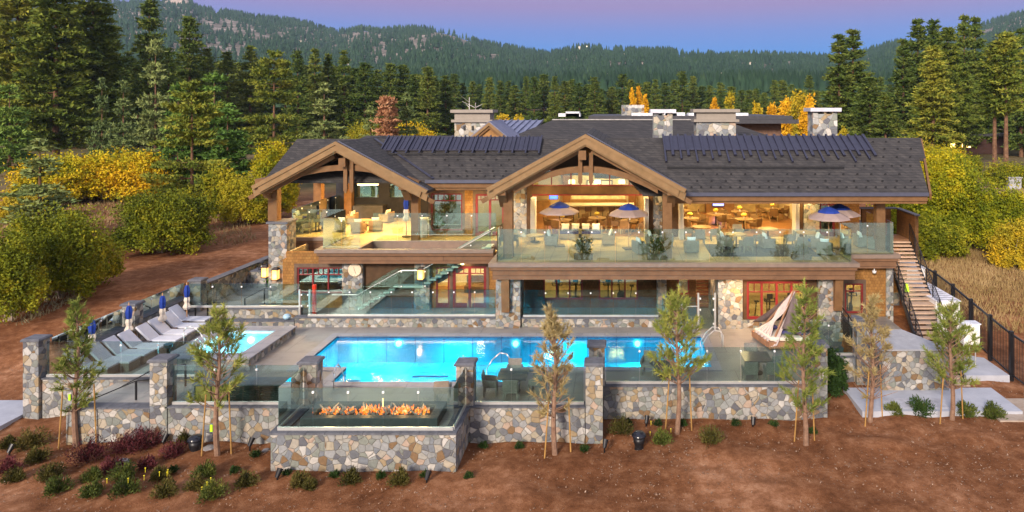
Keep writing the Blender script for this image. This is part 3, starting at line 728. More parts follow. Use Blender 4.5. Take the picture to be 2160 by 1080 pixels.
# golden trees behind the roofs (columnar aspens and a broad one)
def aspen(px, ytop, hw, D, kind, label, seed, group=None):
    rs = np.random.RandomState(seed); x = PX(px, D); top = PZ(ytop, D); r = hw*D/F
    t = thing('golden_tree', (x, D, -.1), label, 'tree', group)
    lumps = []
    for i in range(9):
        f = i/8; q = r*(.55+.45*math.sin(math.pi*(.15+.8*f)))
        lumps.append((rs.normal(0, r*.22), rs.normal(0, r*.2), top*(.16+.76*f), q*.75, q*.75, top*.12))
    leaf_mesh('crown', lump_leaves(lumps, 4500, .5*D/150, rs, up=1.2), fol(kind), t)
    mb = MB().cyl((x, D, -.3), (x, D, top*.85), .02*top, .04, 7, False)
    mb.build('trunk', GREYBARK, t)
for a in [(1333,196,9,165,'gold','left column of the orange poplar trio behind the roofs',1),(1347,191,9,168,'gold','middle column of the orange poplar trio, bare twigs on top',2),(1361,204,9,166,'gold','right column of the orange poplar trio behind the roofs',3),
          (1510,212,12,170,'gold','small round golden tree behind the wide chimney',4),(1540,199,12,172,'goldgreen','narrow yellow tree right of the small round golden one',5),
          (1684,198,32,120,'goldgreen','tallest golden aspen left of the right chimney, greenish centre',6),(1655,212,24,122,'gold','golden aspen left half of the big clump by the right chimney',7),(1706,208,22,118,'gold','golden aspen right half of the big clump by the right chimney',8),
          (1622,222,20,130,'gold','low golden aspen left of the big clump',9),(1600,220,16,135,'goldgreen','low yellow green aspen farthest left of the clump',10),(1780,270,14,90,'goldgreen','small golden tree just right of the right chimney',11)]:
    aspen(*a)
for k, (px, w_) in enumerate([(1060,26),(1095,20)]):
    aspen(px, 246, w_, 140, 'goldgreen', ['yellow green tree crown behind the small rear gable','yellow green tree crown right of the small rear gable'][k], 20+k)
# dry grass meadow right, scrub left
def grass(name, poly_fn, n, h, cols, seed, zf=gz, sc_=(.04, .6)):
    rs = np.random.RandomState(seed); x, y = poly_fn(rs, n); c = np.stack([x, y, zf(x, y)], 1)
    d = rs.normal(0, .28, (len(x), 3)); d[:, 2] = 1; d *= (h*rs.uniform(.4, 1.2, len(x)))[:, None]
    m = m_foliage(name.replace('_', ' '), cols, .15, 1.1)
    tag(leaf_mesh(name, tris(c, d, sc_[0]*np.ones(len(x)), rs), m), None, kind='stuff')
def f_right(rs, n):
    y = rs.uniform(38, 76, n); x = rs.uniform(19.7, 46, n); k = (x < y*.62+1); return x[k], y[k]
grass('dry_grass', f_right, 80000, .38, [(.3, (.20,.14,.05)), (.5, (.36,.25,.11)), (.7, (.52,.38,.20))], 3, sc_=(.025, .6))
def f_left(rs, n):
    y = rs.uniform(60, 88, n); x = rs.uniform(-75, -33, n); k = (x < -y*.62+6); return x[k], y[k]
grass('dry_scrub_grass', f_left, 12000, .45, [(.3, (.16,.12,.05)), (.5, (.34,.24,.12)), (.7, (.5,.36,.2))], 4)
def f_left2(rs, n):
    y = rs.uniform(39, 48, n); x = rs.uniform(-45, -33.5, n); k = (x < -y*.80+1.5); return x[k], y[k]
grass('grey_scrub_grass', f_left2, 3000, .3, [(.3, (.16,.14,.09)), (.5, (.26,.23,.14)), (.7, (.38,.30,.2))], 5)
# clearing, car park edge and building lights at the right, beyond the bushes
struct(MB().box(24, 80, 92, 118, -.12, .0).build('clearing', m_noise('sandy clearing', [(.3, (.24,.14,.08)), (.7, (.42,.28,.17))], .4, .95)))
struct(MB().box(30, 120, 118, 124, -.1, .08).build('road', m_noise('pale road', [(.3, (.35,.34,.33)), (.7, (.48,.46,.44))], .4, .9)))
def far_cabin():
    r = thing('dark_cabin', (76, 175, 0), 'dark low cabin with lit windows among the trunks at the right edge', 'cabin')
    MB().box(66, 100, 175, 185, 0, 4.5).build('wall', m_plain('dark cabin wall', (.05,.02,.015), .8), r)
    MB().box(64, 102, 173.5, 187, 4.5, 5.1).build('roof', m_plain('dark cabin roof', (.04,.04,.045), .8), r)
    for x in (76, 84, 88): MB().box(x, x+2.2, 174.9, 174.98, 1.6, 3.2).build('window', m_emit('cabin window', (1,.6,.2), 4), r)
far_cabin()
def utility_box():
    r = thing('utility_box', (PX(2142, 100), 100, 0), 'small grey utility box on the sandy clearing at the right edge', 'utility box')
    x = PX(2142, 100)
    MB().box(x-.9, x+.9, 100, 101, 0, 1.6).build('cabinet', m_plain('grey cabinet', (.36,.38,.42), .6), r, bevel=.04)
    MB().box(x-1, x+1, 99.9, 101.1, 1.6, 1.75).build('lid', m_plain('grey cabinet', (.36,.38,.42), .6), r)
utility_box()
def snag(px, D, ytop, n, label, seed):
    rs = np.random.RandomState(seed); x = PX(px, D); top = PZ(ytop, D); mb = MB()
    mb.cyl((x, D, 0), (x, D, top), .22, .05, 6)
    for i in range(n):
        z = top*rs.uniform(.5, .95); a = rs.rand()*6.28; l = rs.uniform(.8, 2.2)
        mb.cyl((x, D, z), (x+l*math.cos(a), D+l*math.sin(a), z+l*.5), .07, .02, 4)
    tag(mb.build('dead_snag', m_plain('silver dead wood', (.55,.52,.5), .8)), label, 'dead tree')
snag(990, 110, 205, 12, 'bare silver dead tree behind the left chimney', 3)
snag(1003, 112, 217, 8, 'thinner bare silver dead tree right of the taller one behind the left chimney', 4)

# granite knob on the far left skyline
def knob():
    D = 2290; mb = MB(); rs = random.Random(2)
    q = [rs.uniform(.8, 1.2) for _ in range(60)]
    for px, py, w_, h in ((386,8,26,22),(398,14,22,26),(368,10,18,14),(412,22,14,14)):
        x, z, s_ = PX(px, D), PZ(py, D), D/F
        mb.lathe([(w_*s_,-h*s_),(w_*.85*s_,-.3*h*s_),(w_*.5*s_,.3*h*s_),(w_*.15*s_,.55*h*s_),(.01,.56*h*s_)], (x, D-20, z), 9, lambda k, zz: q[int(k*5+abs(zz)) % 60])
    tag(mb.build('granite_knob', m_noise('granite rock', [(.35,(.26,.20,.17)),(.6,(.50,.41,.36))], .05, .9)), 'bare granite knob on the skyline above the tall left pines', 'rock')
knob()
# pale shore added out of view so the deck glass mirrors something bright
struct(MB().box(-160,160,-60,20.5,-1.5,-1.22).build('unseen_reflector', m_noise('pale reflector', [(.3,(.50,.50,.46)),(.7,(.68,.67,.62))], .15, .9)))
# ================================================================== POOL TERRACE
GD = -1.9
def rects_minus(outer, holes, z1, z0):
    xs = sorted({v for r in outer+holes for v in r[:2]}); ys = sorted({v for r in outer+holes for v in r[2:4]})
    mb = MB()
    for xa, xb in zip(xs, xs[1:]):
        for ya, yb in zip(ys, ys[1:]):
            cx, cy = (xa+xb)/2, (ya+yb)/2
            i = lambda r: r[0] < cx < r[1] and r[2] < cy < r[3]
            if any(i(r) for r in outer) and not any(i(r) for r in holes):
                mb.add([(xa,ya,z1),(xb,ya,z1),(xb,yb,z1),(xa,yb,z1)], [(0,1,2,3)])
    return mb
POOL = (-14.55, 4.4, 31.6, 35.9); EXT = (-12.4, -5.0, 29.9, 31.6); SPA = (-20.3, -17.6, 32.3, 35.7)
SUNK = (9.2, 12.6, 33.3, 39.0)
deck = rects_minus([(-25.3,-18.4,30.5,41.0),(-18.4,-.6,27.6,41.0),(-.6,12.6,29.7,41.0),(12.6,15.4,33.3,39.3),(-25.3,-17.5,41.0,58.0)], [POOL, EXT, SPA, (9.0,12.7,29,33.3), SUNK], 0, -.25)
struct(deck.build('pool_deck', CONC))
struct(MB().box(-30, -25.95, 27.0, 31.5, -1.75, -1.45).box(-45, -30.0, 26.0, 30.8, -1.75, -1.46).build('path', PALE))
struct(MB().box(-21.8, -18.45, 27.75, 30.1, -.25, -.03).build('landing', CONC))
# pool basin, water, coping
PLAST = m_floor('pool plaster', ((.07,.64,.82), (.11,.74,.90)), 1.5, 1.5, 0, .6, (.03,.40,.62), .03)
def basin(name, rects, zf, z1):
    mb = MB(); xs = sorted({v for r in rects for v in r[:2]}); ys = sorted({v for r in rects for v in r[2:4]})
    cells = [(a, b, c, d) for a, b in zip(xs, xs[1:]) for c, d in zip(ys, ys[1:]) if any(r[0] < (a+b)/2 < r[1] and r[2] < (c+d)/2 < r[3] for r in rects)]
    S = set(cells)
    def has(x, y): return any(c[0] < x < c[1] and c[2] < y < c[3] for c in S)
    for a, b, c, d in cells:
        mb.add([(a,c,zf),(b,c,zf),(b,d,zf),(a,d,zf)], [(0,1,2,3)])
        mx_, my_ = (a+b)/2, (c+d)/2
        if not has(a-.01, my_): mb.add([(a,c,zf),(a,d,zf),(a,d,z1),(a,c,z1)], [(0,1,2,3)])
        if not has(b+.01, my_): mb.add([(b,c,zf),(b,c,z1),(b,d,z1),(b,d,zf)], [(0,1,2,3)])
        if not has(mx_, c-.01): mb.add([(a,c,zf),(a,c,z1),(b,c,z1),(b,c,zf)], [(0,1,2,3)])
        if not has(mx_, d+.01): mb.add([(a,d,zf),(b,d,zf),(b,d,z1),(a,d,z1)], [(0,1,2,3)])
    return mb
pool = thing('swimming_pool', (-5, 31.6, 0), 'long lit turquoise lap pool with a shallow entry bay towards the camera', 'pool')
basin('basin', [POOL, EXT], -1.35, 0).build('basin', PLAST, pool)
MB().box(-9.6, -5.4, 29.95, 31.4, -1.34, -.42).build('tanning_ledge', m_plain('ledge plaster', (.45,.78,.90), .6), pool, bevel=.12)
MB().box(-12.35, -11.2, 30.0, 31.5, -1.34, -.9).box(-12.35, -11.7, 30.0, 31.5, -.9, -.5).build('entry_steps', m_plain('ledge plaster', (.45,.78,.90), .6), pool)
TILE = m_brick('waterline tile', (.02,.07,.16), (.03,.12,.24), (.10,.15,.2), .15, .15, .01, 1, .3)
MB().box(POOL[0]+.005, POOL[1]-.005, POOL[3]-.03, POOL[3]-.005, -.09, -.01).build('tile_band', TILE, pool)
lanes = MB()
for x in (-9.2, -4.4): lanes.box(x-.9, x+.9, 33.9, 34.1, -1.345, -1.335)
lanes.build('floor_marking', m_plain('marking tile', (.01,.05,.16), .4), pool)
def copings(rects, w_, z, th, parent, mat=COPING):
    """ring of coping around a union of rectangles"""
    big = [(a-w_, b+w_, c-w_, d+w_) for a, b, c, d in rects]
    mb = rects_minus(big, rects, z, z-th)
    o = mb.build('coping', mat, parent); m = o.modifiers.new('thick', 'SOLIDIFY'); m.thickness = th; m.offset = -1
copings([POOL, EXT], .42, .035, .10, pool)
def water_mat(name, tint, refl):
    m, t, b = _new(name); t.nodes.remove(b); o = t.nodes.get('Material Output')
    tr = t.nodes.new('ShaderNodeBsdfTransparent'); tr.inputs[0].default_value = rgb(tint)
    gl = t.nodes.new('ShaderNodeBsdfGlossy'); gl.inputs['Roughness'].default_value = .02
    fr = t.nodes.new('ShaderNodeFresnel'); fr.inputs[0].default_value = 1.33
    n = noise(t, 3.2, 4); bn = t.nodes.new('ShaderNodeBump'); bn.inputs['Strength'].default_value = .28; bn.inputs['Distance'].default_value = .03
    t.links.new(n.outputs[0], bn.inputs['Height']); t.links.new(bn.outputs[0], gl.inputs['Normal']); t.links.new(bn.outputs[0], fr.inputs['Normal'])
    k = t.nodes.new('ShaderNodeMath'); k.operation = 'MULTIPLY'; k.inputs[1].default_value = refl; t.links.new(fr.outputs[0], k.inputs[0])
    mi = t.nodes.new('ShaderNodeMixShader'); t.links.new(k.outputs[0], mi.inputs[0]); t.links.new(tr.outputs[0], mi.inputs[1]); t.links.new(gl.outputs[0], mi.inputs[2]); t.links.new(mi.outputs[0], o.inputs[0])
    return m
WATER = water_mat('pool water', (.10, .80, .93), 1.4)
wt = MB(); 
for r in (POOL, EXT): wt.add([(r[0],r[2],-.10),(r[1],r[2],-.10),(r[1],r[3],-.10),(r[0],r[3],-.10)], [(0,1,2,3)])
struct(wt.build('pool_water', WATER))
for x in (-11.35, -5.25, 1.1):
    MB().cyl((x, 35.89, -.36), (x, 35.80, -.36), .15, .15, 14).build('pool_light', m_emit('pool lamp lens', (.75,.97,1.0), 6), pool)
    lamp('pool_lamp_and_fill', (x, 35.78, -.36), 120, (.45,.92,1.0), size=.3, rot=(math.radians(-80),0,0))
for x, y in ((-12.6, 33.4), (-8.2, 33.6), (-3.5, 33.6), (.9, 33.6), (-8.5, 31.0)): lamp('pool_lamp_and_fill', (x, y, -.2), (24 if y > 32 else 22), (.32,.85,1.0), size=1.4)  # added fill under the surface, facing down, no fixtures
for x in (-13.0, -8.3, -2.2, 3.4): lamp('pool_lamp_and_fill', (x, 35.2, -.2), 30, (.40,.92,1.0), size=1.0)  # more added fill, a row along the back wall to brighten the basin
def grab_rail(x, y, w_, label, along=(0,1), z=.03):
    r = thing('pool_handrail', (x, y, z), label, 'handrail')
    ax, ay = along; px_, py_ = -ay, ax
    for s in (-w_/2, w_/2):
        ox, oy = x+px_*s, y+py_*s
        pts = [(ox-ax*.55, oy-ay*.55, z), (ox-ax*.55, oy-ay*.55, z+.62), (ox-ax*.40, oy-ay*.40, z+.82), (ox-ax*.10, oy-ay*.10, z+.86), (ox+ax*.25, oy+ay*.25, z+.55), (ox+ax*.5, oy+ay*.5, z+.12), (ox+ax*.5, oy+ay*.5, -.5)]
        MB().tube(pts, .028).build('rail', STEEL, r, smooth=True)
        if w_ == 0: break
    return r
grab_rail(-12.0, 29.75, 0, 'curved steel handrail at the left corner of the pool entry bay')
grab_rail(-5.35, 31.0, 0, 'curved steel handrail at the right side of the pool entry bay', (-1, 0))
grab_rail(4.75, 34.4, .55, 'pair of curved steel ladder rails at the right end of the pool', (-1, 0))
# spa: raised stone faced tub
spa = thing('hot_tub', (-18.95, 34, 0), 'raised stone faced hot tub with glowing pale blue water', 'hot tub')
s0 = rects_minus([(-21.0,-16.95,31.7,36.3)], [SPA], .34, 0)
mb = MB()
mb.box(-21.0,-16.95,31.7,32.3,.0,.34).box(-21.0,-16.95,35.7,36.3,.0,.34).box(-21.0,-20.3,32.301,35.699,.0,.34).box(-17.6,-16.95,32.301,35.699,.0,.34)
mb.build('wall', STONE, spa)
mb = MB(); mb.box(-21.06,-16.89,31.64,32.35,.341,.41).box(-21.06,-16.89,35.65,36.36,.341,.41).box(-21.06,-20.25,32.35,35.65,.341,.41).box(-17.65,-16.89,32.35,35.65,.341,.41)
mb.build('coping', COPING, spa, bevel=.015)
SPAPL = m_plain('spa plaster', (.62,.88,.94), .6)
basin('basin', [(SPA[0]+.006,SPA[1]-.006,SPA[2]+.006,SPA[3]-.006)], -.75, .335).build('basin', SPAPL, spa)
MB().box(-20.28,-17.62,32.31,32.8,-.74,-.2).box(-20.28,-19.85,32.81,35.68,-.74,-.2).box(-18.05,-17.62,32.81,35.68,-.74,-.2).build('bench', SPAPL, spa)
MB().cyl((-18.95,35.69,-.1),(-18.95,35.60,-.1),.15,.15,12).build('spa_light', m_emit('pool lamp lens', (.75,.97,1.0), 22), spa)
lamp('spa_lamp', (-18.95, 35.55, -.1), 60, (.55,.93,1.0), size=.25, rot=(math.radians(-75),0,0)); lamp('spa_lamp', (-18.95, 34, .18), 36, (.55,.93,1.0), size=1.4)
struct(MB().add([(-20.3,32.3,.22),(-17.6,32.3,.22),(-17.6,35.7,.22),(-20.3,35.7,.22)],[(0,1,2,3)]).build('spa_water', water_mat('spa water', (.50,.90,.98), 1.2)))
grab_rail(-20.6, 33.6, 0, 'curved steel handrail on the left side of the hot tub', (1, 0), .41)
grab_rail(-19.4, 31.9, 0, 'curved steel handrail at the front of the hot tub', (0, 1), .41)
tw = thing('towel_stand', (-20.2, 31.0, 0), 'black post with a round steel basin left of the hot tub front', 'stand')
MB().cyl((-20.2,31.0,0),(-20.2,31.0,1.15),.07).build('post', BLACK, tw); MB().cyl((-20.2,31.0,1.15),(-20.2,31.0,1.3),.16,.2,14).build('basin', m_plain('teal metal', (.03,.16,.2), .3, .5), tw)
# ------------------------------------------------------------------ stone walls and pillars
def wall(x0, x1, y0, y1, z0, z1, label, cap=.06, name='stone_wall', group=None, ov=.05):
    r = thing(name, ((x0+x1)/2, (y0+y1)/2, z0), label, 'wall', group)
    MB().box(x0, x1, y0, y1, z0, z1-cap).build('wall', STONE, r)
    n = max(1, round((x1-x0 if x1-x0 > y1-y0 else y1-y0)/.75)); mb = MB()
    for i in range(n):
        if x1-x0 > y1-y0: a, b = x0-ov+(x1-x0+2*ov)*i/n, x0-ov+(x1-x0+2*ov)*(i+1)/n; mb.box(a+.006, b-.006, y0-ov, y1+ov, z1-cap+.001, z1)
        else: a, b = y0-ov+(y1-y0+2*ov)*i/n, y0-ov+(y1-y0+2*ov)*(i+1)/n; mb.box(x0-ov, x1+ov, a+.006, b-.006, z1-cap+.001, z1)
    mb.build('cap', CAP, r); return r
def pillar(x0, y0, z0, ztop, label, w_=.68, d_=.62, group='stone pillars of the pool fence'):
    r = thing('stone_pillar', (x0+w_/2, y0+d_/2, z0), label, 'pillar', group)
    MB().box(x0, x0+w_, y0, y0+d_, z0, ztop-.12).build('shaft', STONE, r)
    MB().box(x0-.07, x0+w_+.07, y0-.07, y0+d_+.07, ztop-.119, ztop-.05).tap(x0-.07, x0+w_+.07, y0-.07, y0+d_+.07, ztop-.049, ztop, .05).build('cap', CAP, r)
    return r
wall(-25.2,-18.45,30.15,30.5,-1.9,.10,'upper front stone wall below the loungers, left of the gate pillar')
wall(-21.85,-18.55,27.3,27.7,-1.9,.06,'low front stone wall of the stair landing at far left')
wall(-17.85,-12.65,27.3,27.7,-1.9,.10,'front stone wall with the glass above, between gate pillar and fire pit')
wall(-5.8,-1.25,27.3,27.7,-1.9,.10,'front stone wall just right of the fire pit')
wall(-.55,8.35,29.35,29.75,-1.9,.10,'long front stone wall right of the pool corner pillar')
wall(9.1,11.5,33.0,33.4,-1.7,.0,'short stone wall above the sunken stair on the right')
wall(-.95,-.6,28.1,29.3,-1.9,.12,'short side stone wall joining the two right front walls')
pillar(-25.9,30.0,-2.1,1.86,'leftmost stone corner pillar beside the pale path')
pillar(-25.9+.5,35.3,-1.0,1.88,'left fence pillar halfway along the loungers')
pillar(-25.4+.35,40.3,-.6,1.86,'left fence pillar farthest back, beside the long low path wall')
pillar(-18.5,27.25,-1.9,1.98,'stone gate pillar at the top of the left steps')
pillar(-12.62,27.35,-1.9,1.86,'stone pillar at the left rear corner of the fire pit')
pillar(-6.38,27.35,-1.9,1.80,'stone pillar at the right rear corner of the fire pit')
pillar(-1.22,27.3,-1.9,1.82,'stone corner pillar in front of the pool, the nearer of two')
pillar(-1.18,29.3,-.2,1.86,'stone corner pillar in front of the pool, the farther of two')
pillar(8.32,29.3,-1.9,1.86,'stone pillar at the right end of the long front wall')
pillar(11.45,32.7,-1.5,1.90,'stone pillar beside the sunken stair on the right', .8)
# low side walls with cap on the left boundary
wall(-25.25,-24.95,30.7,35.25,-1.6,.72,'left side stone wall behind the front loungers')
wall(-25.25,-24.95,36.0,40.25,-1.2,.88,'left side stone wall behind the rear loungers')
def slope_wall(x0, x1, ya, yb, zb, za1, zb1, label):
    r = thing('stone_wall', (x0, ya, zb), label, 'wall')
    MB().prismx([(ya,zb),(yb,zb),(yb,zb1-.07),(ya,za1-.07)], x0, x1).build('wall', STONE, r)
    MB().prismx([(ya,za1-.069),(yb,zb1-.069),(yb,zb1),(ya,za1)], x0-.06, x1+.06).build('cap', CAP, r)
slope_wall(-25.05,-24.6,41.0,49.4,-.5,1.42,1.30,'long stone garden wall climbing beside the path on the left')
slope_wall(-24.75,-24.3,49.4,56,-.3,1.75,1.72,'second raised length of the garden wall by the left gable pillar')
# fire pit block
fp = thing('fire_pit', (-9.2, 26.2, -1.9), 'big stone fire table block with a long line of flames before the pool', 'fire pit')
mb = MB(); mb.box(-12.62,-5.86,25.1,25.5,-1.9,.03).box(-12.62,-12.2,25.501,27.3,-1.9,.03).box(-6.25,-5.86,25.501,27.3,-1.9,.03); mb.build('wall', STONE, fp)
mb = MB()
for i in range(10): mb.box(-12.68+i*.686+.006, -12.68+(i+1)*.686-.006, 25.04, 25.55, .031, .10)
mb.box(-6.3,-5.8,25.556,27.3,.031,.10).box(-12.68,-12.15,25.556,27.3,.031,.10); mb.build('cap', CAP, fp)
MB().box(-12.19,-6.26,25.51,27.6,-.4,-.02).build('floor', CONC, fp)
mb = MB().box(-11.85,-6.7,25.75,26.05,-.019,.33).box(-11.85,-6.7,26.95,27.25,-.019,.33).box(-11.85,-11.5,26.051,26.949,-.019,.33).box(-7.05,-6.7,26.051,26.949,-.019,.33)
mb.build('table_surround', m_noise('slate surround', [(.3, (.045,.06,.07)), (.7, (.08,.10,.11))], 4, .5), fp, bevel=.02)
MB().box(-11.5,-7.05,26.05,26.95,-.019,.22).build('burner_tray', m_plain('burner tray', (.02,.015,.012), .8), fp)
rs = random.Random(9); mb = MB()
for i in range(120):
    x, y = rs.uniform(-11.3,-7.2), rs.uniform(26.2,26.8); s = rs.uniform(.03,.08)
    mb.pillow((x,y,.24+s*.3), s*2, s*2, s*1.6, rs.random()*3, rs.random()*3, 0, 2)
for i in range(26):
    x, y = rs.uniform(-11.2,-7.4), rs.uniform(26.25,26.75); a = rs.random()*3.14
    mb.cyl((x,y,.26),(x+.3*math.cos(a),y+.12*math.sin(a),.26+rs.uniform(.05,.3)),.035,.025,6)
mb.build('fire_media', m_plain('fire stones', (.26,.23,.21), .8), fp)
fm, t, b = _new('flame'); t.nodes.remove(b); e = t.nodes.new('ShaderNodeEmission'); rp = ramp(t, [(.3,(1,.08,.005)),(.55,(1,.20,.02)),(.75,(1,.62,.30))]); nn = noise(t, 9, 2)
t.links.new(nn.outputs[0], rp.inputs[0]); t.links.new(rp.outputs[0], e.inputs[0]); e.inputs[1].default_value = 1.9; t.links.new(e.outputs[0], t.nodes['Material Output'].inputs[0])
mb = MB()
for cx_, n_, sp_ in ((-11.0,22,.30),(-10.3,16,.3),(-9.5,44,.30),(-8.95,18,.2),(-8.25,40,.30),(-7.5,24,.22)):
    for i in range(n_):
        x, y = cx_+rs.gauss(0, sp_*.7), rs.uniform(26.25,26.75); h = min(.26, rs.uniform(.05,.27)*(1.15 if n_ > 30 else .8)); r_ = rs.uniform(.018,.042); l = rs.uniform(-.08,.08)
        mb.cyl((x,y,.22),(x+l*.4,y,.22+h*.45),r_,r_*1.1,5,False); mb.cyl((x+l*.4,y,.22+h*.45),(x+l,y,.22+h),r_*1.1,.004,5,False)
mb.build('flames', fm, fp)
for x in (-11.0,-9.6,-8.2,-7.4): lamp('fire_glow', (x, 26.45, .62), 16, (1,.42,.12), r=.15)
# ------------------------------------------------------------------ glass fences
def glass_run(a, b, z0, z1, n, label, base=True, clamps=True, group='glass panels around the pool terrace', name='glass_fence', rail=None, zb=None, cat='glass fence', mat=None):
    """frameless glass from a to b (x,y); zb = base height at b when it climbs"""
    a, b = Vector((*a, 0)), Vector((*b, 0)); d = b-a; r = thing(name, ((a.x+b.x)/2, (a.y+b.y)/2, z0), label, cat, group)
    u = d.normalized(); nrm = Vector((u.y, -u.x, 0)); h = z1-z0; dz = 0 if zb is None else zb-z0
    for i in range(n):
        p, q = a+d*(i/n)+u*.012, a+d*((i+1)/n)-u*.012; k = nrm*.009
        zp, zq = z0+dz*i/n, z0+dz*(i+1)/n
        MB().add([p-k+Vector((0,0,zp)), q-k+Vector((0,0,zq)), q+k+Vector((0,0,zq)), p+k+Vector((0,0,zp)), p-k+Vector((0,0,zp+h)), q-k+Vector((0,0,zq+h)), q+k+Vector((0,0,zq+h)), p+k+Vector((0,0,zp+h))],
            [(3,2,1,0),(4,5,6,7),(0,1,5,4),(1,2,6,5),(2,3,7,6),(3,0,4,7)]).build('glass_panel', mat or (TGLASS if z0 < 2 else GLASS), r)
        if clamps and i:
            c = p-u*.012+Vector((0,0,zp+h-.17)); MB().box(c.x-.035, c.x+.035, c.y-.035, c.y+.035, c.z-.035, c.z+.035).build('clamp', CLAMP, r)
    if base:
        k = Vector((0,0,0)); mb = MB(); mb.beam(a+Vector((0,0,z0+.05)), b+Vector((0,0,z0+dz+.05)), .09, .11); mb.build('base_rail', STEEL, r)
    if rail: MB().beam(a+Vector((0,0,z0+h)), b+Vector((0,0,z0+dz+h)), .05, .04).build('top_rail', STEEL, r)
    return r
glass_run((-25.1,30.3),(-18.55,30.3),.10,1.66,4,'front glass fence in front of the loungers at far left')
glass_run((-17.75,27.5),(-12.7,27.5),.10,1.66,3,'front glass fence between the gate pillar and the fire pit')
glass_run((-12.45,25.3),(-6.0,25.3),.10,1.66,5,'glass screen on the front of the fire pit')
glass_run((-12.45,25.33),(-12.45,27.3),.10,1.66,1,'glass screen on the left side of the fire pit')
glass_run((-6.0,25.33),(-6.0,27.3),.10,1.66,1,'glass screen on the right side of the fire pit')
glass_run((-5.65,27.5),(-1.3,27.5),.10,1.66,3,'front glass fence just right of the fire pit')
glass_run((-.45,29.55),(8.25,29.55),.10,1.66,6,'long front glass fence right of the pool corner pillar')
glass_run((-.78,28.0),(-.78,29.25),.12,1.66,1,'short glass fence between the two pool corner pillars', base=False)
glass_run((9.1,33.2),(11.4,33.2),.0,1.6,2,'glass fence above the short wall by the sunken stair')
glass_run((8.75,30.0),(8.95,36.6),.03,1.5,4,'glass fence along the left side of the sunken stair')
glass_run((-25.3,30.8),(-25.3,35.2),.3,1.66,3,'side glass fence behind the front loungers', base=False)
glass_run((-25.3,36.0),(-25.3,40.2),.5,1.70,3,'side glass fence behind the rear loungers', base=False)
# terrace curb walls with glass
wall(-22.6,-17.6,38.3,38.6,0,.78,'stone curb wall left of the terrace gate, in front of the garden path')
wall(-21.7,-17.55,37.4,37.75,0,.36,'low stone bench wall behind the hot tub')
wall(-17.5,-6.55,37.4,37.75,0,.55,'long stone curb wall in front of the left terrace')
wall(-5.15,2.35,37.4,37.75,0,.52,'long stone curb wall in front of the gym windows')
glass_run((-24.2,38.45),(-17.7,38.45),.78,2.1,4,'glass fence beside the garden path left of the terrace gate')
glass_run((-16.85,37.57),(-6.6,37.57),.55,2.03,9,'long glass fence in front of the left terrace and stair')
glass_run((-5.1,37.57),(2.3,37.57),.52,1.98,6,'long glass fence in front of the gym windows', mat=m_glass('green railing glass', (.80,.90,.88), .012))
def gate(x0, x1, y, label, z=0, h=1.75):
    r = thing('glass_gate', ((x0+x1)/2, y, z), label, 'gate')
    for x in (x0, x1): MB().box(x-.045, x+.045, y-.045, y+.045, z, z+h).build('post', STEEL, r); 
    MB().box(x0+.09, x1-.09, y-.008, y+.008, z+.08, z+h-.12).build('glass_panel', TGLASS, r)
    for zz in (z+.35, z+h-.9, z+h-.3):
        for x in (x0+.07, x1-.12): MB().box(x, x+.07, y-.04, y+.04, zz-.04, zz+.04).build('hinge', CLAMP, r)
    return r
g = gate(4.4, 5.3, 36.9, 'steel framed glass gate between the long curb wall and the big stone pillar', h=2.0)
MB().box(3.35, 3.75, 36.78, 36.84, 1.15, 1.55).build('notice_board', m_plain('white board', (.85,.85,.86), .5), g)
MB().beam((3.7,36.82,1.3),(4.4,36.85,1.3),.05,.05).build('latch_arm', STEEL, g)
glass_run((2.45,37.2),(4.3,36.95),.03,1.75,2,'short glass fence beside the steel framed gate', base=False)
gate(-17.5,-16.95,38.0,'narrow glass gate beside the red buoy post at the left terrace', h=1.9)
lb = thing('rescue_post', (-16.95, 38.6, 0), 'red rescue pole in its stand beside the narrow terrace gate', 'rescue pole')
MB().cyl((-16.95,38.6,0),(-16.95,38.6,2.0),.11,.11,10).build('pole', m_plain('red plastic', (.7,.03,.01), .4), lb); MB().cyl((-16.95,38.6,0),(-16.95,38.6,.08),.3,.3,14).build('foot', m_plain('pale blue plastic', (.35,.55,.7), .4), lb)
bl = thing('exercise_ball', (-18.0, 37.6, .36), 'pale blue ball resting on the low bench wall', 'ball')
MB().lathe([(.001,.0),(.13,.03),(.21,.12),(.21,.2),(.13,.29),(.001,.32)], (-18.0,37.58,.36), 14).build('ball_shell', m_plain('pale blue plastic', (.35,.55,.7), .4), bl, smooth=True)
def bar_rail(pts, h, label, name='black_handrail', n=2):
    """black square railing through pts (x,y,z of the ground)"""
    r = thing(name, pts[0], label, 'handrail'); P_ = [Vector(p) for p in pts]
    for a, b in zip(P_, P_[1:]): MB().beam(a+Vector((0,0,h)), b+Vector((0,0,h)), .05, .04).build('top_bar', BLACK, r)
    for p in P_: MB().box(p.x-.03, p.x+.03, p.y-.03, p.y+.03, p.z-.05, p.z+h).build('post', BLACK, r)
    return r
bar_rail([(-18.4,28.2,-.05),(-19.7,28.2,-.2),(-21.6,28.2,-1.0)], .95, 'black handrail on the front side of the left steps')
bar_rail([(-18.55,29.6,-.05),(-19.8,29.6,-.2),(-21.3,29.6,-1.0)], .95, 'black handrail on the wall side of the left steps')
bar_rail([(-19.7,41.8,0),(-21.4,41.8,0),(-21.4,39.6,0)], .95, 'black handrail around the planter beside the left stone pillar')
bar_rail([(-22.4,39.2,0),(-23.3,39.2,-.05),(-24.0,39.2,-.3)], .85, 'small black handrail in the middle of the garden path')
wall(-21.6,-19.6,43.2,43.5,0,1.1,'low planter wall left of the tall stone pillar')
bush('planter_shrub', -21.4, 44.6, .4, .9, 1.6, 1.0, 1500, 'bright', 'green planting in the bed left of the tall stone pillar', 'plant', size=.16, seed=5)
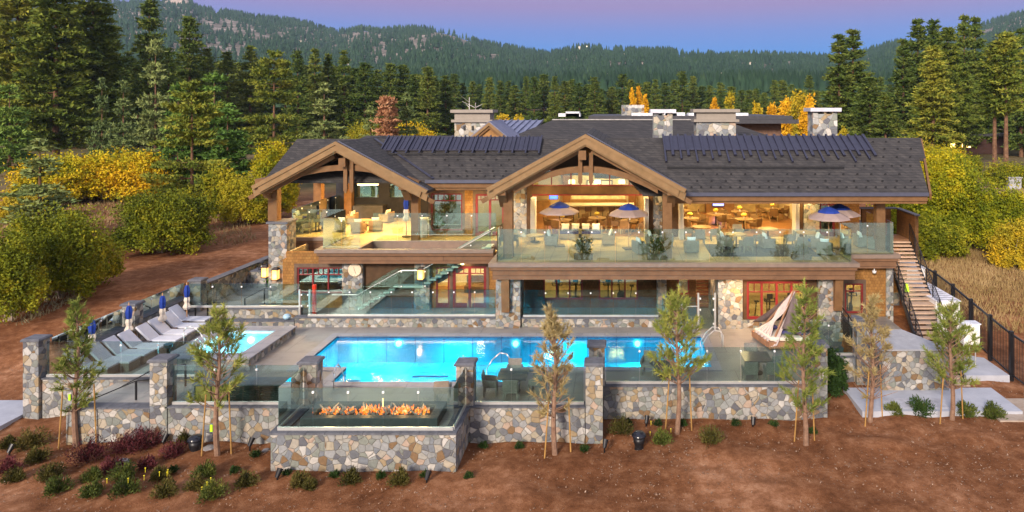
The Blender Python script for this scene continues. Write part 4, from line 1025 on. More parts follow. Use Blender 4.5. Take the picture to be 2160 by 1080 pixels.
# outdoor kitchen counter in front
cn = thing('outdoor_cabinet', (-15.5, 28.2, 0), 'low outdoor cabinet with two yellow wood doors and dark slatted doors behind the front glass', 'cabinet')
MB().box(-17.1,-13.1,27.85,28.55,.0,.70).build('body', m_plain('dark cabinet', (.03,.035,.03), .6), cn)
for i in range(2): MB().box(-17.02+i*.66,-16.42+i*.66,27.81,27.849,.06,.68).build('door', m_noise('yellow cedar', [(.3,(.36,.24,.05)),(.7,(.48,.34,.09))], 3, .6), cn)
MB().box(-13.35,-13.2,27.81,27.849,.06,.68).build('door', MATS['yellow cedar'], cn)
mb = MB()
for i in range(7): mb.box(-15.6,-13.5,27.815,27.849,.08+i*.085,.13+i*.085)
mb.build('slats', m_plain('dark slats', (.035,.04,.035), .5), cn)
MB().box(-17.15,-13.05,27.79,28.6,.701,.76).build('counter', m_plain('grey counter', (.14,.17,.19), .4), cn)
# ------------------------------------------------------------------ right side: slab, sunken stair, planter wedge, outer ground
struct(MB().box(10.6,17.5,29.6,32.1,gzf(12,30)-.1,-1.12).build('concrete_slab', PALE))
struct(MB().box(16.2,21,29.0,31.2,-1.5,-1.24).box(15.6,16.8,32.6,34.2,-1.5,-1.04).build('path', m_noise('worn gravel path', [(.3,(.26,.19,.14)),(.7,(.45,.38,.32))], 1.2, .9)))
struct(MB().box(16.9,19.0,33.2,37.0,-1.4,-.98).build('equipment_pad', PALE))
for i, x in enumerate((12.0, 13.4)): struct(MB().box(x, x+1.1, 29.9, 30.9, -1.119, -1.10).build('hatch', m_plain('hatch lid', (.38,.39,.44), .6)))
r = thing('retaining_wall', (14, 32, -1.3), 'stone retaining wall with a broad sloping concrete top beside the outer stair', 'wall')
MB().prism([(12.3,-1.4),(15.4,-1.4),(15.4,.72),(12.3,.72)], 31.8, 32.1).build('wall', STONE, r)
MB().box(12.3,12.6,32.101,34.5,-1.4,.72).build('wall', STONE, r)
MB().slab([(12.2,31.7,.80),(15.5,31.7,.80),(14.2,34.2,.92),(12.2,34.2,.92)], .07).build('cap', m_noise('grey cap', [(.3,(.28,.29,.32)),(.7,(.38,.39,.42))], 3, .7), r)
# sunken stair
st = thing('sunken_stair', (10.9, 36, -2.5), 'dark sunken stairwell with concrete walls and steps beside the pavilion', 'stair')
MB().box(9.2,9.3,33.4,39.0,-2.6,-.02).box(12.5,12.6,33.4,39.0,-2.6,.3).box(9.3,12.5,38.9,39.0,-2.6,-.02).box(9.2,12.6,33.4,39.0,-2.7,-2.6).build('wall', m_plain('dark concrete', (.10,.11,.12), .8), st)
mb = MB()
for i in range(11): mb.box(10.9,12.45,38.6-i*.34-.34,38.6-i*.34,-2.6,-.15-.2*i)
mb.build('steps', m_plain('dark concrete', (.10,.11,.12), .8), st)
r = bar_rail([(12.1,38.2,.4),(12.35,36.6,-.1),(12.5,35.0,-.7),(12.6,33.6,-1.3)], 1.0, 'black slatted guard rail descending into the sunken stair')
for k in range(7): MB().beam((12.1,38.2,.42+k*.13),(12.6,33.6,-1.28+k*.13),.03,.05).build('slat', BLACK, r)
# ================================================================== CLUBHOUSE
FL = 3.69
H = thing('clubhouse', (-2, 45, 0), 'two storey lodge style clubhouse with dark shingle roofs, timber gables and stone pillars', 'building')
def hp(mb, name, mat, parent=None, label=None, **k):
    o = mb.build(name, mat, parent or H, **k)
    if label: o['label'] = label
    return o
def window(x0, x1, y, z0, z1, n, transom=None, glass=None, frame=RED, fw=.09, muntin=3, parent=None, name='window', door=False):
    """frame on the plane y, n lights side by side, small panes above the transom height"""
    mb = MB(); wd = (x1-x0)/n
    mb.box(x0, x1, y-.06, y+.06, z1-fw, z1); 
    if not door: mb.box(x0, x1, y-.06, y+.06, z0, z0+fw)
    for i in range(n+1):
        x = x0+i*wd; a = 0 if i == 0 else -fw/2; b_ = fw if i == 0 else (fw/2 if i < n else 0); a = -fw if i == n else a
        mb.box(x+a, x+b_, y-.058, y+.058, z0+(0 if door else fw), z1-fw)
    if door:
        for i in range(n): mb.box(x0+i*wd+fw, x0+(i+1)*wd-fw, y-.05, y+.05, z0+.02, z0+.28)
    if transom:
        for i in range(n):
            a, b_ = x0+i*wd+fw/2, x0+(i+1)*wd-fw/2
            mb.box(a, b_, y-.05, y+.05, transom-.03, transom+.03)
            for k in range(1, muntin): c = a+(b_-a)*k/muntin; mb.box(c-.02, c+.02, y-.048, y+.048, transom+.03, z1-fw)
    f = hp(mb, name, frame, parent)
    MB().box(x0+.03, x1-.03, y+.01, y+.02, z0+.03, z1-.03).build('pane', glass or WGLASS, f)
    return f
def surround(x0, x1, y, z0, z1, t=.16, th=.05, parent=None, sill=True):
    mb = MB().box(x0-t, x1+t, y-th, y, z1+.001, z1+t*1.4).box(x0-t, x0-.001, y-th, y, z0, z1).box(x1+.001, x1+t, y-th, y, z0, z1)
    if sill: mb.box(x0-t-.05, x1+t+.05, y-th-.05, y, z0-.1, z0-.001)
    return hp(mb, 'window_trim', m_plain('brown trim', (.11,.065,.04), .6), parent)
def wallY(y, th, x0, x1, z0, z1, openings, mat, name='wall'):
    """wall on plane y with rectangular openings (x0,x1,z0,z1)"""
    xs = sorted({x0, x1, *[o[0] for o in openings], *[o[1] for o in openings]}); mb = MB()
    for a, b_ in zip(xs, xs[1:]):
        cuts = sorted([(o[2], o[3]) for o in openings if o[0] <= a+1e-6 and o[1] >= b_-1e-6]); z = z0
        for c0, c1 in cuts:
            if c0 > z+1e-4: mb.box(a, b_, y, y+th, z, c0)
            z = c1
        if z < z1-1e-4: mb.box(a, b_, y, y+th, z, z1)
    return hp(mb, name, mat)
# ---- lower floor, left terrace
wallY(41, .2, -19.7, -6.9, 0, 3.35, [(-19.03,-16.26,.89,2.42), (-10.75,-9.95,.0,2.42), (-9.75,-7.75,0,2.5)], CEDAR)
surround(-19.03,-16.26,41,.89,2.42); window(-19.03,-16.26,41.06,.89,2.42,3,1.98,WGLASSD)
window(-10.75,-9.95,41.06,0,2.42,1,2.02,door=True, name='sidelight'); dd = window(-9.75,-7.75,41.06,0,2.5,2,2.05,door=True, name='door', fw=.16)
MB().box(-8.85,-8.80,40.93,40.99,.9,1.2).box(-8.70,-8.65,40.93,40.99,.9,1.2).build('handle', BLACK, dd)
surround(-9.75,-7.75,41,0,2.5,sill=False)
hp(MB().box(-16.2,-15.0,40.6,40.999,0,3.34), 'stone_pier', STONE); hp(MB().box(-11.95,-11.05,40.65,40.999,0,3.34), 'stone_pier', STONE)
hp(MB().box(-14.99,-11.96,40.9,40.999,0,3.34), 'wall_panel', DARKWOOD)
hp(MB().box(-7.0,-6.9,41.2,43.8,0,3.3).box(-19.7,-19.6,41.2,44,0,3.3).box(-19.6,-7.0,46.0,46.1,0,3.3).box(-13,-12.9,41.2,45.99,0,3.3), 'room_wall', ROOMWALL)
hp(MB().box(-19.6,-7.0,41.2,46.0,-.02,.02), 'room_floor', WOODFLOOR)
# ---- lower floor, gym
wallY(41, .2, -6.9, 6.9, 0, 3.35, [(-4.35,-2.0,.5,3.0), (-1.05,1.3,.5,3.0), (3.65,4.35,.8,3.0), (4.75,6.1,0,2.7)], m_brick('dark cedar', (.10,.05,.018), (.14,.07,.026), (.04,.02,.01), .17, .17, .006, 1, .8))
for a in (-4.35,-1.05): window(a,a+2.35,41.06,.5,3.0,3,2.35)
window(3.65,4.35,41.06,.8,3.0,1,2.35)
mb = MB()
for i in range(13): mb.box(4.77,6.08,41.02,41.10,.05+i*.205,.2+i*.205)
hp(mb, 'louvred_door', m_plain('louvre wood', (.16,.05,.015), .5))
hp(MB().box(2.4,2.95,40.4,40.999,0,3.34), 'stone_pier', STONE); hp(MB().box(-6.88,-6.4,40.4,40.999,0,3.34), 'stone_pier', STONE)
hp(MB().box(-6.9,11,47,47.1,0,3.3).box(10.95,11.05,37.7,47,0,3.3), 'room_wall', ROOMWALL)
hp(MB().box(-6.89,10.95,41.2,47,-.02,.02), 'room_floor', m_plain('gym floor', (.30,.22,.12), .5))
# big stone pier and studio window
hp(MB().box(5.5,6.82,37.1,40.999,0,3.3), 'stone_pier', STONE)
wallY(37.4, .2, 6.82, 10.9, .42, 3.3, [(7.1,10.35,.45,2.5)], DARKWOOD)
hp(MB().box(6.821,10.85,37.25,37.6,0,.42), 'stone_base', STONE)
window(7.1,10.35,37.45,.45,2.5,4,1.92,fw=.12,muntin=2)
hp(MB().box(6.85,10.9,37.65,44,-.02,.03), 'room_floor', m_plain('gym floor', (.30,.22,.12), .5))
hp(MB().box(6.9,10.94,43.6,43.7,0,3.3), 'room_wall', ROOMWALL)
# pillars carrying the main deck, with leaning timber braces
def brace(x, y, z0, z1, lean=.55, w_=.42):
    b_ = hp(MB().prismx([(y,z0),(y,z0+.0),(y,z1),(y-lean-.38,z1),(y-lean-.38,z1-.35),(y-.30,z0)], x-w_/2, x+w_/2), 'timber_brace', TIMBER)
hp(MB().box(-6.52,-5.2,37.2,38.6,-.3,3.0), 'stone_pier', STONE); brace(-5.95,37.2,.95,2.79,.1)
hp(MB().box(10.95,11.75,37.2,38.6,-2.4,3.0), 'stone_pier', STONE); brace(11.95,37.3,1.0,2.79,.1); hp(MB().box(11.75,12.3,37.31,38.6,-2.4,2.99), 'stone_pier', STONE)
# right lower wall with small window
wallY(39.3, .2, 12.3, 15.4, -2.5, 2.95, [(13.06,14.1,.2,1.9)], CEDAR); surround(13.06,14.1,39.3,.2,1.9); window(13.06,14.1,39.36,.2,1.9,1,1.45,muntin=2)
hp(MB().box(15.4,15.8,39.2,40.2,-1.2,2.85), 'stone_pier', STONE)
hp(MB().box(12.3,15.4,41.2,41.3,0,3.0), 'room_wall', ROOMWALL); hp(MB().box(12.3,15.4,39.51,41.2,.0,.02), 'room_floor', m_plain('gym floor', (.30,.22,.12), .5))
wallY(42.2, .2, 15.8, 17.2, .6, 3.3, [], CEDAR); hp(MB().box(15.81,17.3,42.0,42.4,-1.0,.6), 'stone_base', STONE)
hp(MB().box(17.2,17.4,42.2,52,-.8,3.3), 'wall', CEDAR)
# tall left gable pillar
hp(MB().box(-21.0,-19.9,41.5,42.7,-.6,4.93), 'stone_pier', STONE); hp(MB().box(-21.1,-19.8,41.4,42.8,4.931,5.05), 'pier_cap', CAP)
hp(MB().box(-19.9,-19.7,41.0,46,-.2,2.9), 'wall', CEDAR)
# ---- decks
def deck_edge(x0, x1, y, zt, zb, left=False, right=False, dl=2.0, step=.10):
    """stepped board fascia along the front (and returns along the sides)"""
    h = (zt-zb)
    lv = [(0, zt-.20, zt, BOARDCAP, 'deck_cap'), (step, zt-.20-.3*(h-.2)-.0, zt-.201, FASCIA, 'fascia'), (step*1.9, zb, zt-.201-.3*(h-.2)-.001, FASCIA, 'fascia')]
    for ins, za, zb_, m_, nm in lv:
        a, b_ = x0+(ins if left else 0), x1-(ins if right else 0)
        mb = MB().box(a, b_, y+ins, y+ins+.35, za, zb_)
        if left: mb.box(a, a+.35, y+ins+.351, y+dl, za, zb_)
        if right: mb.box(b_-.35, b_, y+ins+.351, y+dl, za, zb_)
        hp(mb, nm, m_)
deck_edge(-6.78,12.9,36.4,FL,2.79,True,True,3.5)
hp(MB().box(-6.4,12.5,36.8,44,3.35,FL-.03), 'deck_slab', FASCIA)
hp(MB().add([(-6.42,36.76,FL-.02),(12.55,36.76,FL-.02),(12.55,44.1,FL-.02),(-6.42,44.1,FL-.02)],[(0,1,2,3)]), 'deck_floor', DECKTILE)
deck_edge(12.0,15.95,38.5,FL,2.9,False,True,5.5)
hp(MB().box(12.9,15.6,38.9,44.6,3.35,FL-.03), 'deck_slab', FASCIA)
hp(MB().add([(12.56,38.86,FL-.02),(15.6,38.86,FL-.02),(15.6,44.6,FL-.02),(12.56,44.6,FL-.02)],[(0,1,2,3)]), 'deck_floor', DECKTILE)
hp(MB().box(15.96,17.9,43.0,52,3.3,FL-.02), 'deck_slab', FASCIA)
# left deck with stair slot x -15.1..-7.6, y 40.3..42.1
deck_edge(-17.55,-7.15,39.9,FL,2.84,True,False,2.0)
hp(MB().box(-17.2,-15.1,40.251,45,3.3,FL-.03).box(-15.1,-6.8,42.43,45,3.3,FL-.03), 'deck_slab', FASCIA)
hp(MB().box(-15.1,-14.95,40.251,42.2,3.2,FL+.05).box(-15.1,-7.0,42.2,42.42,3.2,FL+.05), 'slot_cap', BOARDCAP)
deck_edge(-20.95,-17.5,43.6,FL,2.76,True,False,3.0)
hp(MB().add([(-20.6,43.95,FL-.02),(-17.21,43.95,FL-.02),(-17.21,45.0,FL-.02),(-20.6,45.0,FL-.02)],[(0,1,2,3)]).add([(-17.2,40.25,FL-.02),(-15.1,40.25,FL-.02),(-15.1,45,FL-.02),(-17.2,45,FL-.02)],[(0,1,2,3)])
   .add([(-15.1,42.42,FL-.02),(-6.8,42.42,FL-.02),(-6.8,45,FL-.02),(-15.1,45,FL-.02)],[(0,1,2,3)]).add([(-20.9,45,FL-.02),(-6.8,45,FL-.02),(-6.8,54,FL-.02),(-20.9,54,FL-.02)],[(0,1,2,3)]), 'deck_floor', DECKTILE)
hp(MB().box(-20.95,-20.6,46.6,54,2.76,FL), 'deck_cap', BOARDCAP)
hp(MB().box(-20.9,-12.1,46.2,54,2.8,3.3), 'deck_slab', FASCIA)
# ---- upper walls: centre
hp(MB().box(-6.7,-5.72,43.9,44.5,FL,7.6), 'stone_pier', STONE); hp(MB().box(2.35,3.0,43.9,44.5,FL,7.4), 'stone_pier', STONE)
hp(MB().box(-5.72,-5.38,43.8,44.3,FL,8.0), 'post', DARKWOOD); hp(MB().box(2.06,2.35,43.8,44.3,FL,8.0), 'post', DARKWOOD)
hp(MB().box(-5.38,2.06,43.85,44.2,6.42,6.93), 'lintel', DARKWOOD)
hp(MB().box(-5.38,2.06,43.9,44.0,6.32,6.419), 'lintel_trim', RED)
window(-5.38,2.06,44.0,6.93,8.0,6,frame=RED,fw=.07,name='transom_window')
hp(MB().prism([(-5.2,8.01),(1.9,8.01),(-1.65,9.85)],44.0,44.2),'gable_wall',DARKWOOD)
def bifold(x, y, z1, label=None):
    mb = MB()
    for k in range(4): mb.box(x+k*.075, x+k*.075+.035, y-.9+k*.05, y+.05, FL, z1)
    o = hp(mb, 'folded_door', m_plain('white door frame', (.75,.72,.68), .4, var=.03))
bifold(-5.34,43.75,6.3); bifold(1.76,43.75,6.3); bifold(3.96,43.75,6.4); bifold(11.2,43.75,6.4); 
# right
hp(MB().box(3.125,3.94,43.95,44.3,FL,6.9), 'post', DARKWOOD); hp(MB().box(11.5,11.95,43.95,44.3,FL,6.9), 'post', DARKWOOD)
hp(MB().box(3.94,11.5,43.95,44.3,6.52,6.9), 'lintel', DARKWOOD)
hp(MB().box(11.95,12.95,43.8,44.6,FL,6.9), 'stone_pier', STONE)
wallY(44.1,.2,12.95,15.6,FL,6.9,[(12.98,14.0,FL,6.2)],CEDAR)
window(12.98,14.0,44.1,FL,6.2,1,5.7,door=True,name='door',fw=.14)
hp(MB().box(15.4,15.6,44.3,50,FL,6.9), 'wall', CEDAR)
hp(MB().box(12.9,15.4,46.5,46.6,FL,6.9), 'room_wall', ROOMWALL)
# left
wallY(44.2,.2,-12.05,-6.7,FL,7.4,[(-11.9,-9.9,4.05,6.42),(-9.05,-7.2,FL,6.4)],CEDAR)
surround(-11.9,-9.9,44.2,4.05,6.42); window(-11.9,-9.9,44.26,4.05,6.42,1,5.95,muntin=5,glass=WGLASSD,fw=.08)
window(-9.05,-7.2,44.26,FL,6.4,2,6.0,door=True,name='door',fw=.14,muntin=3); surround(-9.05,-7.2,44.2,FL,6.4,sill=False)
hp(MB().box(-12.05,-11.9,44.4,51.5,FL,7.4), 'wall', CEDAR)
hp(MB().box(-11.9,-6.7,48,48.1,FL,7.3), 'room_wall', ROOMWALL)
SLATE = m_noise('dark slate', [(.3,(.010,.011,.018)),(.7,(.028,.030,.042))], 1.5, .5)
wallY(51.5,.2,-21.0,-11.9,FL,8.0,[(-19.6,-17.8,5.2,6.2),(-17.0,-13.5,5.2,6.2)],SLATE,'terrace_back_wall')
for a, b_ in ((-19.6,-17.8),(-17.0,-13.5)): hp(MB().box(a,b_,51.6,51.62,5.2,6.2), 'window', m_glass('teal pane', (.45,.62,.58), .45))
hp(MB().box(-19.4,-17.2,50.6,51.499,FL,4.7), 'hearth', m_plain('dark hearth', (.05,.05,.06), .5))
# timber posts of the gables
for x, y, zt in ((-21.15,42.0,7.2),(-21.3,48.6,7.4),(-21.3,53.6,7.2),(-20.1,51.0,7.4),(-12.65,42.6,7.4)):
    hp(MB().box(x, x+.55, y-.27, y+.27, FL if y > 43 else 5.05, zt) if x < -13 else MB().box(x, x+.45, y-.25, y+.25, FL, zt), 'timber_post', TIMBER)
for x in (-6.2, 2.55): hp(MB().box(x, x+.5, 37.7, 38.2, FL, 7.4), 'timber_post', TIMBER)
hp(MB().box(15.0,15.5,39.6,40.1,FL,7.0), 'timber_post', TIMBER)
# ---- roofs
def gable_roof(xc, Lh, R, zr, m, y0, y1, th=.16):
    nL, nR = zr-m*Lh, zr-m*R
    r = hp(MB().prism([(xc-Lh,nL),(xc,zr),(xc+R,nR),(xc+R,nR-th),(xc,zr-th),(xc-Lh,nL-th)], y0+.02, y1), 'roof', ROOF)
    MB().prism([(xc-Lh+.1,nL-th-.001),(xc,zr-th-.055),(xc+R-.1,nR-th-.001),(xc+R-.1,nR-th-.12),(xc,zr-th-.18),(xc-Lh+.1,nL-th-.12)], y0+.1, y1).build('soffit', SOFFIT, r)
    def barge(y, th_, l, rr_, z, d, mat):
        MB().prism([(xc-l,z-m*l),(xc,z),(xc+rr_,z-m*rr_),(xc+rr_-.12,z-m*rr_-d),(xc,z-d),(xc-l+.12,z-m*l-d)], y, y+th_).build('barge_board', mat, r)
    barge(y0-.16, .16, Lh, R, zr+.04, .20, BARGE)
    barge(y0-.10, .10, Lh-.35, R-.35, zr-.17, .36, BARGE)
    barge(y0-.0, .12, Lh+.0, R+.0, zr-.16, .46, BARGE)
    barge(y0+.14, .10, Lh+.35, R+.35, zr-.42, .22, TIMBER)
    # copper drip line along the right valley edge
    MB().beam((xc+.1,y0,zr+.06),(xc+R,y0,nR+.06+.0),.1,.05).build('edge_flashing', GUTTER, r)
    return r
gl_ = gable_roof(-16.5,4.95,5.42,9.92,.53,40.5,49.0)
gc_ = gable_roof(-1.65,5.3,5.40,10.5,.545,36.8,49.5)
def truss(xc, half, y, zend, zmid, zking0, zking1, zridge, kx=(-.30,.28), kw=.22, ridge=True):
    t_ = hp(MB(), 'truss', TIMBER) if False else None
    n = 16; top = []; bot = []
    for i in range(n+1):
        u = -1+2*i/n; z = zmid-(zmid-zend)*u*u; top.append((xc+u*half, z+.17)); bot.append((xc+u*half, z-.17))
    o = MB(); vs = [(x,y-.2,z) for x,z in top]+[(x,y-.2,z) for x,z in bot]+[(x,y+.2,z) for x,z in top]+[(x,y+.2,z) for x,z in bot]; m_ = n+1; fs = []
    for i in range(n): fs += [(i,i+1,m_+i+1,m_+i)[::-1],(2*m_+i,2*m_+i+1,3*m_+i+1,3*m_+i),(i,i+1,2*m_+i+1,2*m_+i),(m_+i,m_+i+1,3*m_+i+1,3*m_+i)[::-1]]
    o.add(vs, fs); hp(o, 'arched_beam', TIMBER)
    for k in kx:
        hp(MB().box(xc+k-kw/2, xc+k+kw/2, y-.36, y-.201, zking0, zking1).prism([(xc+k-kw/2,zking0-.001),(xc+k+kw/2,zking0-.001),(xc+k,zking0-.16)], y-.36, y-.201), 'king_post', TIMBER)
    if ridge: hp(MB().box(xc-.22+kx[0]/2, xc+.18+kx[0]/2, y-.75, y+6, zridge-.5, zridge), 'ridge_beam', TIMBER)
truss(-1.65,3.9,37.5,7.45,8.60,7.9,9.5,9.65)
truss(-16.2,4.4,41.3,7.35,8.35,7.0,9.3,8.95,kx=(.05,.42))
for xc, y, z0, m, hf in ((-1.65,37.35,10.5,.545,4.6),(-16.5,41.15,9.92,.53,4.4)):
    for s in (-1,1): hp(MB().beam((xc+s*.35,y,z0-.62-.2),(xc+s*hf,y,z0-.62-m*hf-.02),.35,.38), 'rafter', TIMBER)
hp(MB().box(-6.5,3.2,43.7,43.78,9.3,10.0).box(-6.0,2.6,42.9,43.0,8.1,9.3) if False else MB().prism([(-4.6,8.2),(-1.65,9.9),(1.3,8.2)],42.9,43.0), 'gable_shade_sheet', m_plain('painted gable shade', (.02,.013,.009), .8))  # near-black sheet painted as the shade of the open gable
# beam ends under the eaves
for x, y, z in ((-6.45,36.9,7.75),(2.75,36.9,7.75),(-21.35,40.6,7.72),(-12.9,40.7,7.6)):
    hp(MB().box(x, x+.5, y, y+4.5, z-.52, z), 'beam_end', TIMBER)
    hp(MB().prismx([(y+.25,z-.53),(y+1.1,z-.53),(y+1.1,z-1.3)], x+.03, x+.47), 'beam_bracket', TIMBER)
# lattice of open rafters at the left gable soffit
for k in range(4): hp(MB().beam((-20.6,42.3+k*1.5,7.35),(-16.6,42.3+k*1.5,9.3),.12,.2), 'rafter', TIMBER)
def main_roof(label, pts_front, ridge_l, ridge_r, yb, zb):
    r = hp(MB().slab(pts_front, .18), 'roof', ROOF)
    MB().slab([ridge_l, ridge_r, (ridge_r[0], yb, zb), (ridge_l[0], yb, zb)][::1], .18).build('rear_slope', ROOF, r)
    return r
rl = main_roof('', [(-21.45,41.8,7.53),(-5.5,41.8,7.53),(-1.0,46.3,9.83),(-21.5,46.3,9.83)], (-21.5,46.3,9.83), (-1.0,46.3,9.83), 51.8, 7.0)
rr0 = main_roof('', [(1.5,38.5,7.17),(17.5,38.5,7.17),(18.45,41.9,8.86),(18.85,41.9,8.86),(19.55,44.2,10.0),(-1.6,44.2,10.0)], (-1.6,44.2,10.0), (19.55,44.2,10.0), 50.5, 6.9)
def eave(x0, x1, y, z, parent, side=0):
    MB().box(x0, x1, y-.16, y-.001, z-.17, z+.02).build('gutter', GUTTER, parent)
    MB().box(x0, x1, y+.001, y+.12, z-.46, z-.19).box(x0, x1, y+.121, y+.26, z-.62, z-.3).build('fascia', BARGE if False else TIMBER, parent)
    MB().box(x0, x1, y+.27, y+.27+1.0, z-.50, z-.44).build('soffit', SOFFIT, parent)
eave(-11.6,-6.8,41.8,7.53,rl); eave(3.3,17.45,38.5,7.17,rr0)
# porch ceilings
hp(MB().box(-11.6,-6.8,43.0,44.2,6.95,7.0).box(3.3,16.9,39.7,44.0,6.72,6.78), 'porch_ceiling', SOFFIT)
hp(MB().beam((17.6,38.5,6.95),(19.6,44.2,9.8),.12,.35), 'rake_board', TIMBER)
# snow melt metal strips, with alternating drip legs
def roof_pt(y, e): y0, z0, m = e; return z0+m*(y-y0)
EL, ER = (41.8,7.53,(9.83-7.53)/4.5), (38.5,7.17,(10-7.17)/5.7)
mp = MB(); sm = MB(); x0, x1 = -15.3,-5.0
za, zb_ = roof_pt(46.28,EL)+.16, roof_pt(44.75,EL)+.16
mp.slab([(x0,44.75,zb_),(x1,44.75,zb_),(x1,46.3,za),(x0,46.3,za)],.05)
for i in range(13):
    x = x0+(x1-x0)*i/12; sm.beam((x,44.25,roof_pt(44.25,EL)+.2),(x,46.3,za+.06),.09,.12)
for i in range(24): x = x0+(x1-x0)*(i+.62-.24*(i % 2))/24; sm.beam((x,44.76,zb_+.03),(x,46.3,za+.03),.05,.05)
o = mp.build('metal_snow_strip', SEAM, rl); sm.build('rib', SEAM, o)
MB().beam((x0-.2,44.2,roof_pt(44.2,EL)+.22),(x1,44.2,roof_pt(44.2,EL)+.22),.05,.07).build('snow_rail', BLACK, rl)
mp = MB(); sm = MB(); x0, x1 = 2.95,15.9
za, zb_ = roof_pt(44.2,ER)+.14, roof_pt(42.6,ER)+.14
mp.slab([(x0,42.6,zb_),(x1,42.6,zb_),(x1,44.25,za),(x0,44.25,za)],.05)
for i in range(28):
    x = x0+.05+(x1-x0-.1)*i/27; e = (41.35,42.05,41.65,42.0)[i % 4]; sm.beam((x,e,roof_pt(e,ER)+.1),(x,44.25,za+.06),.16 if i%2 else .10,.12)
o = mp.build('metal_snow_strip', SEAM, rr0); sm.build('rib', SEAM, o)
MB().beam((3.0,40.7,roof_pt(40.7,ER)+.14),(13.5,40.7,roof_pt(40.7,ER)+.14),.05,.12).build('snow_rail', BLACK, rr0)
def guards(xr, ys, e, parent, skip=None):
    mb = MB()
    for j, y in enumerate(ys):
        x = xr[0]+(j % 2)*.4
        while x < xr[1]:
            if not (skip and skip(x, y)): mb.prismx([(y,roof_pt(y,e)),(y+.1,roof_pt(y+.1,e)),(y+.02,roof_pt(y,e)+.13)], x, x+.11)
            x += .82 if y > ys[0]+.1 else .55
    o = mb.build('snow_guards', m_plain('snow guard metal', (.012,.012,.015), .9), parent); o['kind'] = 'stuff'
guards((-11.4,-6.4), (42.1,42.6,43.2,43.8), EL, rl); guards((4.2,17.3), (38.9,39.5,40.15), ER, rr0); guards((14.2,18.4), (41.0,41.9,42.8,43.6), ER, rr0, lambda x,y: y < 41.8 and x > 18.0)
# gutter valley lines beside the gables (blue flashings)
hp(MB().beam((-11.15,41.9,7.62),(-16.2,46.15,9.86),.2,.04), 'valley_flashing', SEAM)
hp(MB().beam((3.4,38.7,7.35),(-1.3,43.7,9.93),.22,.05), 'valley_flashing', m_plain('dark flashing', (.04,.04,.05), .5))
# ---- chimneys (parts of the clubhouse)
CHST = m_stone('pale chimney stone', .36, 1.25)
CHM = m_plain('chimney band', (.27,.235,.20), .6, var=.04); 
def chimney(x0, x1, y0, y1, zb, zt, cap, parent=H):
    c = hp(MB().box(x0, x1, y0, y1, zb, zt-(.9 if cap == 'wide' else .42)), 'chimney', CHST, parent)
    if cap == 'wide':
        MB().box(x0-.2,x1+.2,y0-.2,y1+.2,zt-.899,zt-.72).box(x0+.0,x1-.0,y0+.0,y1-.0,zt-.719,zt-.22).box(x0-.25,x1+.25,y0-.25,y1+.25,zt-.219,zt).build('chimney_cap', CHM, c)
    else:
        m = MB()
        for a, b_ in ((x0,x0+.35),(x1-.35,x1),((x0+x1)/2-.08,(x0+x1)/2+.08)): m.box(a,b_,y0,y1,zt-.419,zt-.25)
        m.build('cap_legs', CHST, c)
        MB().box(x0-.22,x1+.22,y0-.22,y1+.22,zt-.249,zt).build('chimney_cap', m_plain('pale metal cap', (.62,.62,.70), .35, .3, var=.05), c)
    return c
ch = chimney(-11.65,-9.1,49.5,51.2,7,11.78,'wide'); MB().box(-11.0,-10.85,49.45,49.499,10.3,10.6).box(-10.4,-10.25,49.45,49.499,10.3,10.6).build('vent', BLACK, ch)
chimney(2.55,3.85,47,48.3,8,11.82,'open'); chimney(5.6,8.35,48,49.6,8,11.83,'wide'); chimney(13.3,14.95,46.5,47.8,8,11.92,'open')
# ------------------------------------------------------------------ rear roofs
rb = thing('rear_wing', (0, 56, 0), 'dark hipped roof of the rear wing rising behind the clubhouse ridge', 'building')
ZR = 10.86
ra = MB().add([(-9.6,48.6,9.0),(13.6,48.6,9.0),(9.0,58,ZR),(-5.4,58,ZR),(17,62,7.0),(-14,62,7.0)],[(0,1,2,3),(3,2,4,5),(0,3,5),(1,4,2)])
ra.build('roof', ROOF, rb)
MB().box(-9,13,55.2,60,0,8.9).build('wall', CEDAR, rb)
MB().beam((-5.4,58,ZR+.05),(9.0,58,ZR+.05),.25,.08).build('ridge_cap', m_plain('pale ridge cap', (.35,.34,.34), .6), rb)
ra = MB().slab([(-11.9,52,9.0),(-7.4,52,9.0),(-6.2,58.5,10.85),(-10.4,58.5,10.85)],.1)
o = ra.build('metal_roof', m_plain('pale seamed roof', (.20,.22,.33), .35, .5), rb)
mb = MB()
for i in range(9): a = i/8; mb.beam((-11.9+4.5*a,52,9.07),(-10.4+4.2*a,58.5,10.92),.05,.08)
mb.build('seam', m_plain('pale seamed roof', (.20,.22,.33), .35, .5), o)
rg = gable = MB().prism([(-10.6,9.5),(-9.1,10.25+.35),(-7.3,9.5)],47.8,47.9)
sg = thing('rear_gable', (-9, 48, 0), 'small brown timber gable peeking over the ridge beside the wide left chimney', 'building')
MB().prism([(-10.3,9.2),(-8.85,10.55),(-7.4,9.2)],48.0,50).build('wall', m_plain('warm gable board', (.34,.17,.05), .7), sg)
for d_, m_, y in ((.0,BARGE,47.75),(.22,TIMBER,47.85)):
    MB().prism([(-10.75,9.35-d_),(-8.85,10.92-d_),(-7.0,9.35-d_),(-7.0,9.12-d_),(-8.85,10.68-d_),(-10.75,9.12-d_)],y,y+.12).build('barge_board', m_, sg)
MB().prism([(-10.8,9.4),(-8.85,11.0),(-6.95,9.4),(-6.95,9.32),(-8.85,10.92),(-10.8,9.32)],47.8,53).build('roof', m_plain('blue roof edge', (.16,.17,.25), .5), sg)
lr = thing('left_rear_roof', (-17,56,0), 'low dark roof strip just behind the left ridge', 'building')
